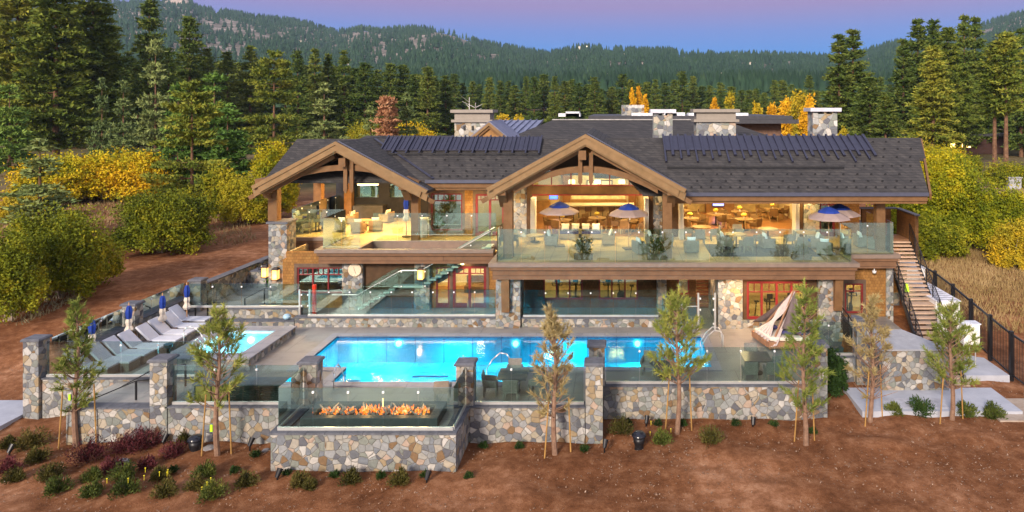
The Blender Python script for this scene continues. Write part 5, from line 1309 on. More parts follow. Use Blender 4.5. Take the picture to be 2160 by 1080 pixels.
MB().slab([(-20.6,53.2,9.2),(-12.6,53.2,9.2),(-12.9,57,9.60),(-20.7,57,9.60)],.2).build('roof', ROOF, lr); MB().box(-20,-13,54.6,56.9,0,9.1).build('wall', CEDAR, lr)
fb = thing('flat_roof_building', (6, 80, 0), 'long low flat roofed building with white rooftop units behind the rear wing', 'building')
MB().box(-2.5,18,75,92,0,10.6).build('wall', m_plain('brown render', (.16,.09,.06), .8), fb)
MB().box(-3.0,19,74,93,10.61,11.0).box(10.5,19.4,73,92.5,10.2,10.6).build('roof', m_plain('dark membrane', (.045,.045,.055), .7), fb)
for x, w_, h_ in ((-6.4,2.4,.25),(-5.6,1.5,.45),(4.3,1.0,.5),(8.0,1.2,.3),(1.7,5.0,.28),(13.2,1.4,.3),(5.4,2.2,.35),(9.6,3.0,.22)):
    MB().box(x, x+w_, 76, 78, 10.9, 11.0+h_).build('rooftop_unit', m_plain('white rooftop metal', (.72,.74,.80), .4), fb)
c = MB().box(.6,3.2,79,81,10.9,12.2).build('chimney', CHST, fb); 
MB().box(3.8,6.4,79,81,10.9,11.5).build('chimney', CHST, fb)
# ------------------------------------------------------------------ interior rooms of the upper floor
hp(MB().box(-7.0,3.1,44.21,54.5,FL-.12,FL-.015).box(3.101,12.9,44.31,54.5,FL-.12,FL-.015), 'room_floor', WOODFLOOR)
hp(MB().box(-7.0,3.1,54.5,54.6,FL,8.6).box(3.12,13,54.5,54.6,FL,7.0).box(-7.1,-7.0,44.6,54.5,FL,8.6).box(3.0,3.12,44.6,54.5,FL,8.6).box(12.9,13.0,44.6,54.5,FL,7.0), 'room_wall', ROOMWALL)
hp(MB().box(-7.0,3.1,44.3,54.5,7.2,7.3) if False else MB().box(-6.99,2.99,44.3,54.5,8.55,8.65).box(3.13,12.9,44.31,54.5,6.95,7.05), 'room_ceiling', m_plain('room ceiling', (.70,.60,.42), .8))
hp(MB().box(4.0,12.8,54.40,54.49,FL,5.0), 'wainscot', m_plain('wainscot', (.45,.33,.15), .6))
hp(MB().box(7.0,9.2,53.6,54.39,FL,6.9), 'feature_wall', m_plain('brown feature wall', (.22,.10,.03), .6))
for x, p in ((-4.5,47.0),(-1.6,47.4),(1.2,47.0),(-3.2,51.5),(0.2,51.5)): lamp('room_light', (x, p, 8.45), 190, WARM, size=1.2)
for x, y in ((5.2,46.4),(7.8,46.4),(10.6,46.4),(5.2,50.5),(8,50.5),(10.8,50.5)): lamp('room_light', (x, y, 6.88), 120, WARM, size=1.2)
for x, y in ((-9.0,42.6),(-8.5,44.5),(-11.6,43)): lamp('room_light', (x, y, 3.2), 150, WARM, size=.9)
for x, y in ((-4,43),(0,43),(3.5,43.5),(8,39.5),(9.8,41.5),(14,40.4)): lamp('room_light', (x, y, 3.2), 95, (1,.66,.22), size=.9)
lamp('terrace_light_and_fill', (-9.4, 42.6, 6.85), 90, (1,.66,.26), size=.5); lamp('terrace_light_and_fill', (-7.6, 42.6, 6.85), 50, (1,.66,.26), size=.5)  # two lamps added to brighten the upper left wall
for x in (-9.3,): lamp('room_light', (x, 46.4, 6.8), 60, WARM, size=1)
# terrace downlights under the eaves (the photo shows the floor lit yellow)
for x, y, z, p in ((-19.2,44.0,7.3,230),(-16.3,46.8,7.2,330),(-14.0,44.6,7.2,230),(-19,48.2,7.0,170),(-15.3,48.2,7.0,110)): lamp('terrace_light_and_fill', (x, y, z), p, (1,.60,.20), size=.5)
for x, y, z, p in ((-4.4,42.6,7.2,90),(-1.6,42.6,8.0,100),(1.2,42.6,7.2,90),(5.4,42.6,6.68,90),(8.6,42.6,6.68,90),(12.0,42.8,6.68,80)): lamp('terrace_light_and_fill', (x, y, z), p, (1,.66,.24), size=.5)
for x, y, z, p in ((6.6,35.5,2.75,60),(8.8,35.5,2.75,60),(5.0,38.6,2.7,22),(-9,39.8,2.75,18)): lamp('deck_downlight', (x, y+.75, z), p, (1,.60,.26), size=.3)
lamp('stair_light', (16.6, 41.6, 6.6), 50, (1,.66,.40), size=.5)
# wall lanterns
def lantern(x, y, z, label, s=1.0, power=10):
    r = thing('wall_lantern', (x, y, z), label, 'lantern', 'wall lanterns of the clubhouse')
    MB().box(x-.16*s,x+.16*s,y-.34*s,y-.02,z-.28*s,z+.28*s).build('glass_body', LAMPM, r)
    mb = MB().tap(x-.21*s,x+.21*s,y-.39*s,y-.0,z+.281*s,z+.42*s,.1).box(x-.19*s,x+.19*s,y-.37*s,y,z-.33*s,z-.281*s)
    for a in (-.17*s,.145*s): mb.box(x+a,x+a+.025*s,y-.36*s,y-.335*s,z-.28*s,z+.28*s)
    mb.build('frame', m_plain('lantern metal', (.03,.02,.015), .5), r); lamp('lantern_light', (x, y-.55*s, z-.1), power, (1,.55,.2), r=.12)
    return r
lantern(PX(583,41.4),41.49,PZ(578,41.4),'lit wall lantern on the front of the tall stone pillar at left',1.0,14)
lantern(-21.3,41.9,PZ(572,41.9),'lit wall lantern on the left side of the tall stone pillar',1.0,8)
lantern(-11.5,40.64,PZ(577,40.6),'lit wall lantern on the stone pier behind the glass stair',1.0,14)
pl = thing('path_lantern', (PX(551,46),46,0), 'small standing lantern with a candle on the garden wall cap', 'lantern')
x = PX(551,46); MB().box(x-.14,x+.14,45.9,46.2,1.1,1.14).box(x-.14,x+.14,45.9,46.2,1.55,1.6).box(x-.14,x-.11,45.9,45.93,1.14,1.55).box(x+.11,x+.14,45.9,45.93,1.14,1.55).build('frame', BLACK, pl)
MB().cyl((x,46.05,1.14),(x,46.05,1.35),.04).build('candle', m_plain('white candle', (.8,.8,.8), .5), pl)
wall(x-.5,x+.5,45.6,46.5,-.2,1.1,'short wall under the standing lantern by the path')
# clock
ck = thing('wall_clock', (PX(748,40.55),40.55,PZ(569,40.55)), 'round cream wall clock with dark ticks and hands on the stone pier', 'clock')
x, z = PX(748,40.55), PZ(569,40.55); MB().cyl((x,40.59,z),(x,40.54,z),.42,.42,32).build('rim', m_plain('clock rim', (.20,.13,.08), .5), ck)
MB().cyl((x,40.539,z),(x,40.53,z),.385,.385,32).build('face', m_plain('clock face', (.70,.58,.42), .6, var=.03), ck)
mb = MB()
for k in range(12): a = k*math.pi/6; mb.beam((x+.31*math.sin(a),40.525,z+.31*math.cos(a)),(x+.36*math.sin(a),40.525,z+.36*math.cos(a)),.006,.025,(0,1,0))
mb.build('ticks', BLACK, ck)
for a, l in ((math.radians(160),.26),(math.radians(-18),.18)): MB().beam((x,40.52,z),(x+l*math.sin(a),40.52,z+l*math.cos(a)),.006,.03,(0,1,0)).build('hand', BLACK, ck)
# ------------------------------------------------------------------ deck glass
g1 = 'glass railings around the upper decks'
def rail(a, b, n, label, z0=FL, z1=5.45, base=False): return glass_run(a, b, z0, z1, n, label, base=base, group=g1, name='glass_railing', cat='glass railing')
rail((-6.35,36.8),(12.55,36.8),15,'long glass railing on the front of the main deck',FL-.02)
rail((12.6,36.85),(12.6,38.7),1,'short side glass railing at the right end of the main deck')
rail((-6.4,36.85),(-6.4,41.0),3,'side glass railing at the left end of the main deck')
rail((12.7,38.8),(15.65,38.8),2,'front glass railing of the small right deck beside the outer stair')
rail((15.65,38.85),(15.65,43.0),3,'side glass railing of the small right deck beside the outer stair')
rail((-20.7,43.85),(-17.35,43.85),3,'glass railing in front of the covered terrace beside the tall pillar')
rail((-17.25,40.4),(-15.05,40.4),2,'glass railing on the front of the stair head corner at left')
rail((-17.25,40.45),(-17.25,43.8),2,'side glass railing left of the stair slot corner')
rail((-15.0,42.35),(-7.4,42.35),5,'glass railing behind the stair slot')
rail((-20.75,44.0),(-20.75,53.5),7,'glass railing along the left side of the covered terrace')
# ------------------------------------------------------------------ glass stair up to the left deck
ss = thing('deck_stair', (-15.2, 41, 0), 'open grey stair with a mid landing and glass sides rising to the left deck', 'stair')
TR = m_noise('precast tread', [(.3,(.40,.42,.41)),(.7,(.52,.54,.52))], 4, .7)
Y0, Y1 = 40.45, 41.95; n1 = 8
for i in range(n1):
    f = (i+1)/n1; x = -15.25+2.4*(i/n1); MB().box(x, x+.36, Y0+.12, Y1-.3, 1.42*f-.09, 1.42*f).build('tread', TR, ss)
MB().box(-12.8,-11.35,Y0+.1,Y1-.3,1.30,1.45).build('landing', TR, ss)
n2 = 12
for i in range(n2):
    f = (i+1)/n2; x = -11.35+3.9*(i/n2); MB().box(x, x+.38, Y0+.12, Y1-.3, 1.45+(FL-1.45)*f-.09, 1.45+(FL-1.45)*f).build('tread', TR, ss)
STR = m_plain('dark steel stringer', (.03,.045,.05), .5)
for y in ((Y0+Y1)/2-.1,): MB().beam((-15.3,y,-.05),(-12.7,y,1.15),.16,.3).beam((-12.75,y,1.15),(-11.4,y,1.15),.16,.28).beam((-11.45,y,1.15),(-7.3,y,3.45),.16,.3).build('stringer', STR, ss)
for y, lab in ((Y0,'front'),):
    for a, b, za, zb2, n in ((-15.3,-12.8,-.05,1.3,2),(-12.78,-11.4,1.28,1.28,1),(-11.38,-7.35,1.3,3.6,3)):
        for i in range(n):
            xa, xb = a+(b-a)*i/n+.01, a+(b-a)*(i+1)/n-.01; z_a, z_b = za+(zb2-za)*i/n, za+(zb2-za)*(i+1)/n
            MB().add([(xa,y-.01,z_a),(xb,y-.01,z_b),(xb,y+.01,z_b),(xa,y+.01,z_a),(xa,y-.01,z_a+1.25),(xb,y-.01,z_b+1.25),(xb,y+.01,z_b+1.25),(xa,y+.01,z_a+1.25)],[(3,2,1,0),(4,5,6,7),(0,1,5,4),(1,2,6,5),(2,3,7,6),(3,0,4,7)]).build('glass_panel', SGLASS, ss)
            for q, (cx_, cz) in enumerate(((xa+.12, z_a+1.0),(xa+.12, z_a+.15))): MB().box(cx_-.03,cx_+.03,y-.04,y+.04,cz-.03,cz+.03).build('clamp', CLAMP, ss)
MB().tube([(-16.7,Y0-.07,.95),(-15.2,Y0-.07,.95),(-12.8,Y0-.07,2.30),(-12.6,Y0-.07,2.38),(-11.5,Y0-.07,2.38),(-11.3,Y0-.07,2.48),(-7.4,Y0-.07,4.68)],.028).build('handrail', STEEL, ss)
MB().tube([(-15.2,Y1-.27,.95),(-12.8,Y1-.27,2.30),(-11.4,Y1-.27,2.38),(-7.4,Y1-.27,4.68)],.025).build('handrail', STEEL, ss)
# ------------------------------------------------------------------ outer stair on the right
os_ = thing('outer_stair', (16.6, 38, -1.2), 'long straight open stair with pale treads and dark steel sides, right of the clubhouse', 'stair')
def sp_(f): # centre line from top to bottom
    return (17.55-1.75*f, 43.0-10.1*f)
PTR = m_noise('pale tread wood', [(.3,(.40,.28,.20)),(.7,(.50,.37,.28))], 5, .7)
NT_ = 30
def sz(f): return FL - (FL+1.05)*f
for i in range(NT_):
    f = (i+.5)/NT_; x, y = sp_(f); 
    if i == 15: MB().box(x-.8,x+.8,y-.45,y+.3,sz(f)-.08,sz(f)).build('landing', PTR, os_); continue
    MB().box(x-.74, x+.74, y-.19, y+.13, sz(f)-.075, sz(f)).build('tread', PTR, os_)
for s in (-.8, .8):
    (xa, ya), (xb, yb) = sp_(0), sp_(1)
    MB().beam((xa+s,ya,sz(0)-.2),(xb+s,yb,sz(1)-.2),.08,.34).build('stringer', BLACK, os_)
    for hh in (1.0, .8, .6, .4): MB().beam((xa+s,ya,sz(0)+hh),(xb+s,yb,sz(1)+hh),.045 if hh == 1 else .02,.05 if hh == 1 else .02).build('rail_bar', BLACK, os_)
    for k in range(9):
        f = k/8; x, y = sp_(f); MB().box(x+s-.025,x+s+.025,y-.025,y+.025,sz(f)-.1,sz(f)+1.0).build('baluster_post', BLACK, os_)
lw_ = thing('landing_wall', (17.9, 43.6, FL), 'cedar shingled parapet wall at the head of the outer stair', 'parapet')
MB().box(16.0,17.9,44.8,45.0,FL-.2,5.35).box(18.35,18.55,42.2,45.0,FL-.9,5.3).build('wall', m_brick('dark cedar', (.10,.05,.018), (.14,.07,.026), (.04,.02,.01), .17, .17, .006, 1, .8), lw_)
MB().box(15.9,18.3,44.7,45.1,5.351,5.42).box(18.28,18.62,42.1,45.1,5.301,5.38).build('cap', GUTTER, lw_)
hp(MB().box(16.3,18.34,43.05,44.79,3.3,FL), 'deck_slab', FASCIA)
# perimeter fence right
fe = thing('perimeter_fence', (19.2, 42, -.6), 'long black metal fence with square posts along the dry grass on the right', 'fence')
yy = [26.5,28.7,30.9,33.4,35.3,37.2,39.2,41.4,43.8,46.5,49.5,53,57]
for y in yy: z = gzf(19.2,y); MB().box(19.12,19.28,y-.08,y+.08,z-.2,z+2.3).build('post', BLACK, fe)
for a, b in zip(yy, yy[1:]):
    za, zb3 = gzf(19.2,a), gzf(19.2,b)
    MB().beam((19.2,a,za+2.15),(19.2,b,zb3+2.15),.07,.09).build('rail', BLACK, fe); MB().beam((19.2,a,za+.2),(19.2,b,zb3+.2),.05,.06).build('rail', BLACK, fe)
    mb = MB(); n = int((b-a)/.13)
    for k in range(1, n): f = k/n; y = a+(b-a)*f; z = za+(zb3-za)*f; mb.box(19.192,19.208,y-.01,y+.01,z+.2,z+2.15)
    mb.build('mesh_panel', BLACK, fe)
# equipment on the right pad
def unit(name, x0, x1, y0, y1, z0, z1, label, legs=0, stripes=0, cat='equipment cabinet'):
    r = thing(name, ((x0+x1)/2, (y0+y1)/2, z0-legs), label, cat)
    MB().box(x0,x1,y0,y1,z0,z1).build('cabinet', WHITE, r, bevel=.02); MB().box(x0-.04,x1+.04,y0-.04,y1+.04,z1+.001,z1+.05).build('lid', m_plain('pale lid', (.66,.68,.76), .4), r)
    MB().box(x0+.08,x1-.08,y0-.012,y0-.001,z0+.1,z1-.1).build('door', m_plain('cabinet door', (.74,.73,.68), .5), r)
    MB().box((x0+x1)/2-.08,(x0+x1)/2+.08,y0-.03,y0-.013,z1-.3,z1-.24).build('vent', BLACK, r)
    if legs:
        for x in (x0+.1,(x0+x1)/2,x1-.1): MB().cyl((x,(y0+y1)/2,z0-legs),(x,(y0+y1)/2,z0),.03).build('conduit', STEEL, r)
    if stripes:
        mb = MB()
        for k in range(stripes): a = y0+(y1-y0)*(k+.5)/stripes; mb.box(x0+.05,x1-.05,a-.06,a+.06,z1+.051,z1+.06)
        mb.build('fan_slots', m_plain('slot grey', (.32,.33,.42), .5), r)
unit('electrical_cabinet', 17.35,18.15,34.3,34.8,.10,1.12,'pale electrical cabinet standing on thin conduits on the grey pad', legs=1.1)
unit('electrical_cabinet', 16.75,17.3,35.4,35.9,-.1,1.35,'taller pale cabinet behind the one on conduits', legs=.6)
unit('condenser_unit', 17.3,18.6,37.2,41.0,-.2,1.45,'long white condenser unit with dark slots on top beside the outer stair', stripes=9, cat='condenser')
unit('tool_box', 17.6,18.7,41.6,43.4,1.2,2.2,'dark grey blue box unit high beside the outer stair', legs=1.4)
cm_ = thing('dome_camera', (PX(1847,38.7),38.65,PZ(576,38.7)), 'white dome camera under the right deck', 'camera'); x, z = PX(1847,38.7), PZ(576,38.7)
MB().lathe([(.001,-.12),(.09,-.09),(.12,0),(.12,.03),(.001,.04)],(x,38.9,z+.05),12).build('dome', WHITE, cm_); MB().cyl((x,38.9,z+.07),(x,38.9,z+.25),.03).build('bracket', WHITE, cm_)
# ================================================================== FURNITURE
def make_lounger():
    r = thing('sun_lounger', (0,0,0), 'x', 'sun lounger', 'wicker sun loungers in a row along the left fence')
    MB().tap(0,2.1,0,.76,0,.36,-.0).build('base', WICKER, r, bevel=.02)
    c = MB().box(.78,2.12,-.01,.77,.365,.46).build('seat_cushion', CUSH, r, bevel=.03)
    MB().beam((.80,.38,.42),(.12,.38,1.10),.76,.11,(0,0,1)).build('back_cushion', CUSH, r, bevel=.03)
    MB().beam((.78,.38,.34),(.10,.38,1.0),.70,.05,(0,0,1)).build('back_frame', m_plain('dark wicker', (.10,.085,.08), .8), r)
    MB().box(.15,.19,.1,.14,.3,.95).box(.15,.19,.62,.66,.3,.95).build('back_strut', m_plain('dark wicker', (.10,.085,.08), .8), r)
    return Proto(r)
LG = make_lounger()
ordn = ['farthest','second farthest','third farthest','fourth farthest','fifth farthest','third nearest','second nearest','nearest']
for i, (y, dx_) in enumerate(((37.15,-.35),(36.0,0),(34.95,.05),(33.95,.12),(32.9,.0),(32.0,-.08),(31.1,-.15),(30.62,-.6))[:8]):
    if i == 7: y = 30.55-.2+.05
    LG.put((-24.0+dx_, y, 0), 0, f'grey wicker sun lounger with pale cushions, {ordn[i]} of the row along the left fence')
def make_side_table():
    r = thing('side_table', (0,0,0), 'x', 'side table', 'low brown side tables between loungers')
    MB().cyl((0,0,.40),(0,0,.45),.28,.28,14).build('tabletop', m_plain('brown table', (.09,.05,.035), .5), r); MB().cyl((0,0,0),(0,0,.40),.05,.05,8).build('leg', BLACK, r)
    return Proto(r)
STB = make_side_table()
for i, y in enumerate((36.86,35.84,33.86,32.84)): STB.put((-23.2,y-.02,0), 0, ('brown side table between the two farthest loungers','brown side table third gap area by the rear loungers','brown side table between the fourth and fifth lounger','brown side table between the middle loungers in front')[i])
def make_closed_umbrella():
    r = thing('closed_umbrella', (0,0,0), 'x', 'umbrella', 'closed blue and cream umbrellas')
    MB().cyl((0,0,0),(0,0,2.2),.028).build('pole', OAK, r)
    w1 = lambda k, z: 1+.14*(-1)**k
    MB().lathe([(.10,1.55),(.13,1.70),(.15,1.9),(.10,2.15),(.03,2.22)],(0,0,0),12,w1).build('blue_top', BLUEC, r, smooth=False)
    MB().lathe([(.02,.86),(.13,.90),(.20,1.02),(.11,1.22),(.15,1.4),(.125,1.56)],(0,0,0),12,w1).build('cream_skirt', CREAMCLOTH, r)
    MB().cyl((0,0,2.2),(0,0,2.36),.035,.02).build('finial', OAK, r); MB().cyl((0,0,0),(0,0,.06),.25,.25,14).build('base', m_plain('umbrella base', (.12,.08,.06), .5), r)
    return Proto(r)
CU = make_closed_umbrella()
for x, y, l in ((-24.1,31.6,'closed umbrella, blue above cream, nearest to the front corner pillar'),(-24.0,33.85,'closed umbrella, blue above cream, in front of the middle fence pillar'),(-23.5,35.6,'closed umbrella, blue above cream, third along the lounger row'),(-23.55,37.7,'closed umbrella, blue above cream, farthest of the lounger row')): CU.put((x,y,0), 0, l)
CU.put((PX(866,44.8),43.9,FL), .4, 'closed umbrella, blue above pink grey, beside the right post of the left gable', None, (1.1,1.1,1.13))
def make_open_umbrella():
    r = thing('open_umbrella', (0,0,0), 'x', 'umbrella', 'open two tone umbrellas on the main deck')
    n = 8; R = 1.2
    def oct_(r0, z0, r1, z1): return MB().lathe([(r0,z0),(r0-.0,z0+.10),(r1,z1)],(0,0,0),n)
    mb = MB(); vs = []; 
    mb.lathe([(R,1.98),(R*.98,2.06),(R*.72,2.22),(.42,2.42)],(0,0,0),8,lambda k,z: 1.0); mb.build('canopy', CANVAS, r)
    MB().lathe([(.64,2.33),(.54,2.44),(.25,2.58),(.02,2.66)],(0,0,0),8,lambda k,z: 1.0).build('blue_vent', BLUEC, r)
    MB().cyl((0,0,0),(0,0,2.66),.028).cyl((0,0,2.64),(0,0,2.72),.03,.02).build('pole', OAK, r)
    mb = MB()
    for k in range(8): a = k*math.pi/4; mb.beam((0,0,2.52),((R-.02)*math.cos(a),(R-.02)*math.sin(a),2.0),.02,.02)
    mb.build('ribs', OAK, r); MB().box(-.3,.3,-.3,.3,0,.07).build('base', m_plain('umbrella base', (.12,.08,.06), .5), r)
    return Proto(r)
OU = make_open_umbrella()
OU.put((PX(1180,41),41,FL), .2, 'open umbrella with a blue crown, left one in front of the bar opening', None, 1)
OU.put((PX(1326,40.4),40.2,FL), .3, 'open umbrella with a blue crown, right one in front of the bar opening', None, 1)
OU.put((PX(1748,38.9),38.9,FL), .2, 'open umbrella with a blue crown, front one of the overlapping pair at the right', None, 1)
OU.put((PX(1770,40.2),40.2,FL), .35, 'open umbrella with a blue crown, rear one of the overlapping pair at the right', None, 1)
def make_chair(name, mat, arms=True, legc=None, label='x', cat='chair', h=.92):
    r = thing(name, (0,0,0), label, cat)
    MB().box(-.30,.30,-.28,.28,.36,.46).build('seat', mat, r, bevel=.02)
    MB().prismx([(.22,.46),(.30,.46),(.36,h),(.29,h)],-.30,.30).build('backrest', mat, r, bevel=.02)
    if arms:
        for s in (-1,1): MB().prismx([(-.26,.461),(.25,.461),(.29,.70),(-.24,.64)], s*.30-.035, s*.30+.035).build('armrest', mat, r, bevel=.01)
    for a in (-.27,.27):
        for b in (-.25,.25): MB().box(a-.03,a+.03,b-.03,b+.03,0,.36).build('leg', legc or mat, r)
    return Proto(r)
def make_club(name, mat, cmat, pmats, label='x', two=False, cat='lounge chair'):
    w_ = 1.5 if two else .82
    r = thing(name, (0,0,0), label, cat)
    MB().box(-w_/2,w_/2,-.38,.38,.06,.34).build('base', mat, r, bevel=.02)
    MB().box(-w_/2,w_/2,.30,.42,.341,.74).build('backrest', mat, r, bevel=.03)
    for s in (-1,1): MB().box(s*(w_/2-.05)-.05,s*(w_/2-.05)+.05,-.38,.295,.341,.60).build('armrest', mat, r, bevel=.02)
    n = 2 if two else 1
    for i in range(n):
        x0 = -w_/2+.11+i*(w_-.22)/n; MB().box(x0+.005,x0+(w_-.22)/n-.005,-.37,.28,.342,.48).build('seat_cushion', cmat, r, bevel=.03)
        MB().pillow((x0+(w_-.22)/n/2,.14,.70),.50,.46,.20,rx=1.25).build('pillow', pmats[i % len(pmats)], r, smooth=True)
    return Proto(r)
PALEP = m_plain('ice blue pillow', (.66,.76,.86), .9, var=.04); ROYAL = m_plain('royal pillow', (.03,.12,.36), .9)
CH = make_chair('deck_chair', WICKER); TC = make_chair('dining_chair', CHAIRWOOD, True, m_plain('light chair leg', (.5,.36,.18), .5))
CLn = make_club('lounge_chair', TANWICK, NAVY, [CREAM]); SFn = make_club('garden_sofa', TANWICK, NAVY, [CREAM, CREAM], two=True, cat='sofa')
CLb = make_club('lounge_chair', WICKER, ROYAL, [PALEP]); 
def make_table(name, rad, h, mat, cat='table', square=False, leg=BLACK):
    r = thing(name, (0,0,0), 'x', cat)
    (MB().box(-rad,rad,-rad,rad,h-.05,h) if square else MB().cyl((0,0,h-.05),(0,0,h),rad,rad,24)).build('tabletop', mat, r)
    MB().cyl((0,0,.03),(0,0,h-.05),.05,.05,8).build('pedestal', leg, r); MB().cyl((0,0,0),(0,0,.03),rad*.5,rad*.5,14).build('foot', leg, r)
    return Proto(r)
DARKTOP = m_plain('dark table top', (.06,.07,.08), .3)
PT = make_table('patio_table', .62, .74, DARKTOP, square=True); RT = make_table('round_table', .62, .76, TABLETOP, leg=m_plain('dark pedestal', (.04,.02,.01), .5)); CT = make_table('coffee_table', .55, .42, m_plain('tan table', (.30,.22,.13), .5))
def at(px, py, z): 
    Y = YG(py, z); return (PX(px, Y), Y, z)
PI = math.pi
# pool side sets
x, y = -4.35, 29.0
PT.put((x,y,0), 0, 'dark square patio table between the fire pit and the front tree')
CH.put((x-.9,y-.3,0), PI/2+.1, 'grey wicker chair left of the front patio table','chairs around the front patio table'); CH.put((x+.05,y-.85,0), PI, 'grey wicker chair with its back to the camera at the front patio table','chairs around the front patio table')
CH.put((x+1.0,y-.1,0), -PI/2-.2, 'grey wicker chair turned sideways at the right of the front patio table','chairs around the front patio table'); CH.put((x-.1,y+.95,0), 0, 'grey wicker chair behind the front patio table','chairs around the front patio table')
CH.put((-7.1,28.1,0), PI+.1, 'lone grey wicker chair behind the right end of the fire pit')
x, y = 6.3, 31.0
PT.put((x,y,0), 0, 'dark square patio table at the right behind the long front wall')
CH.put((x,y+.95,0), 0, 'wicker chair behind the right patio table','chairs around the right patio table'); CH.put((x-.45,y-.9,0), PI, 'left of two wicker chairs with backs to the camera at the right patio table','chairs around the right patio table')
CH.put((x+.5,y-.9,0), PI, 'right of two wicker chairs with backs to the camera at the right patio table','chairs around the right patio table'); CH.put((x+1.05,y,0), -PI/2, 'wicker chair at the right side of the right patio table','chairs around the right patio table')
CH.put((1.45,30.9,0), -.3, 'low dark wicker chair by the pool edge behind the centre right tree'); PT.put((2.1,30.6,0), .3, 'low patio table by the pool edge behind the centre right tree', None, (.8,.8,.7))
# tent-like canopy day bed
cb = thing('canopy_daybed', (8.1, 35.5, 0), 'day bed under a wooden tripod frame draped with pale curtains and dark canopy', 'day bed')
cx_, cy_ = 8.35, 34.9; apex = (PX(1675,35.2), 35.2, PZ(613,35.2)); 
base = [(7.1,35.6,.05),(7.55,33.8,.05),(10.0,33.8,.05),(9.9,36.3,.05)]
for p in base: MB().beam(p, apex, .08, .08).build('frame_pole', m_plain('daybed wood', (.30,.15,.08), .5), cb)
MB().slab([(7.0,35.6,.42),(7.5,33.75,.42),(9.4,33.75,.42),(9.2,35.8,.42)],.30).build('bed_base', m_plain('daybed wood', (.30,.15,.08), .5), cb)
MB().slab([(7.15,35.5,.60),(7.6,33.9,.60),(9.2,33.9,.60),(9.0,35.6,.60)],.17).build('mattress', m_plain('cream mattress', (.75,.68,.58), .9, var=.03), cb, bevel=.04)
MB().pillow((8.5,34.3,.75),.6,.45,.2).build('pillow', NAVY, cb); MB().pillow((7.9,35.0,.78),.6,.45,.2,rz=.5).build('pillow', NAVY, cb)
def drape(a0, a1, b0, b1, mat, fold=.10, nf=9, name='curtain', pin=None):
    a0, a1, b0, b1 = map(Vector, (a0,a1,b0,b1)); vs = []; n, m_ = 28, 14
    for i in range(n+1):
        for j in range(m_+1):
            u, v = i/n, j/m_; w_ = 1
            if pin: w_ = 1-pin*math.exp(-((v-.62)/.16)**2)
            uu = .5+(u-.5)*w_
            t_, b_ = a0.lerp(a1, uu), b0.lerp(b1, uu); p = t_.lerp(b_, v); p.y += fold*v*math.sin(u*nf*2*math.pi)*.6; p.x += .25*fold*math.cos(u*nf*6)*v; p.z -= .16*math.sin(v*math.pi)*(.4)
            vs.append(p)
    o = MB().add(vs, [(i*(m_+1)+j,(i+1)*(m_+1)+j,(i+1)*(m_+1)+j+1,i*(m_+1)+j+1) for i in range(n) for j in range(m_)]).build(name, mat, cb, smooth=True)
    s_ = o.modifiers.new('thick','SOLIDIFY'); s_.thickness = .012; return o
PINKC = m_plain('sheer curtain', (.52,.44,.41), .9, var=.03); DKC = m_plain('taupe canopy', (.14,.10,.095), .9)
ap = Vector(apex)
drape(ap+Vector((-.02,0,0)), ap+Vector((.02,-.1,-.05)), (7.1,35.4,.45), (7.5,33.95,.40), PINKC, .14, 5, pin=.75)
drape(ap+Vector((-.04,-.02,-.6)), ap+Vector((.1,-.1,-.5)), (7.45,33.9,.15), (7.85,33.65,.30), PINKC, .10, 4, pin=.6)
drape(ap, ap+Vector((.03,-.03,0)), (8.1,33.75,1.1), (10.0,34.4,.7), DKC, .05, 4, 'canopy')
drape(ap, ap+Vector((.03,.03,0)), (7.0,35.7,.8), (9.9,36.3,.8), DKC, .05, 4, 'canopy')
drape(ap+Vector((.02,-.02,0)), ap+Vector((.05,0,0)), (9.3,33.9,.5), (10.0,35.0,.4), PINKC, .12, 4)
# white cabinet (service stand) on left deck
pd = thing('service_stand', at(889,501,FL), 'white rectangular host stand on the left deck behind the glass', 'stand'); x, y, z = at(889,501,FL)
MB().box(x-.36,x+.36,y,y+.55,z+.14,z+1.05).build('cabinet', WHITE, pd, bevel=.02); MB().box(x-.30,x+.30,y+.03,y+.5,z,z+.14).build('plinth', WHITE, pd)
MB().box(x-.46,x+.46,y-.08,y+.6,z+1.051,z+1.12).tap(x-.46,x+.46,y-.08,y+.6,z+1.121,z+1.2,.05).build('top', WHITE, pd); MB().box(x-.2,x+.2,y-.012,y-.001,z+.35,z+.8).build('door', m_plain('off white door', (.68,.68,.68), .5), pd)
pc = thing('folding_stand', (PX(893,43.9),43.8,FL), 'small folding wooden stand against the shingle wall on the left deck', 'stand'); x = PX(893,43.9)
MB().box(x-.35,x+.35,43.7,43.74,FL+.75,FL+.8).box(x-.35,x+.35,43.7,43.95,FL+.45,FL+.5).box(x-.35,x-.31,43.7,43.74,FL,FL+.75).box(x+.31,x+.35,43.7,43.74,FL,FL+.75).build('frame', CHAIRWOOD, pc)
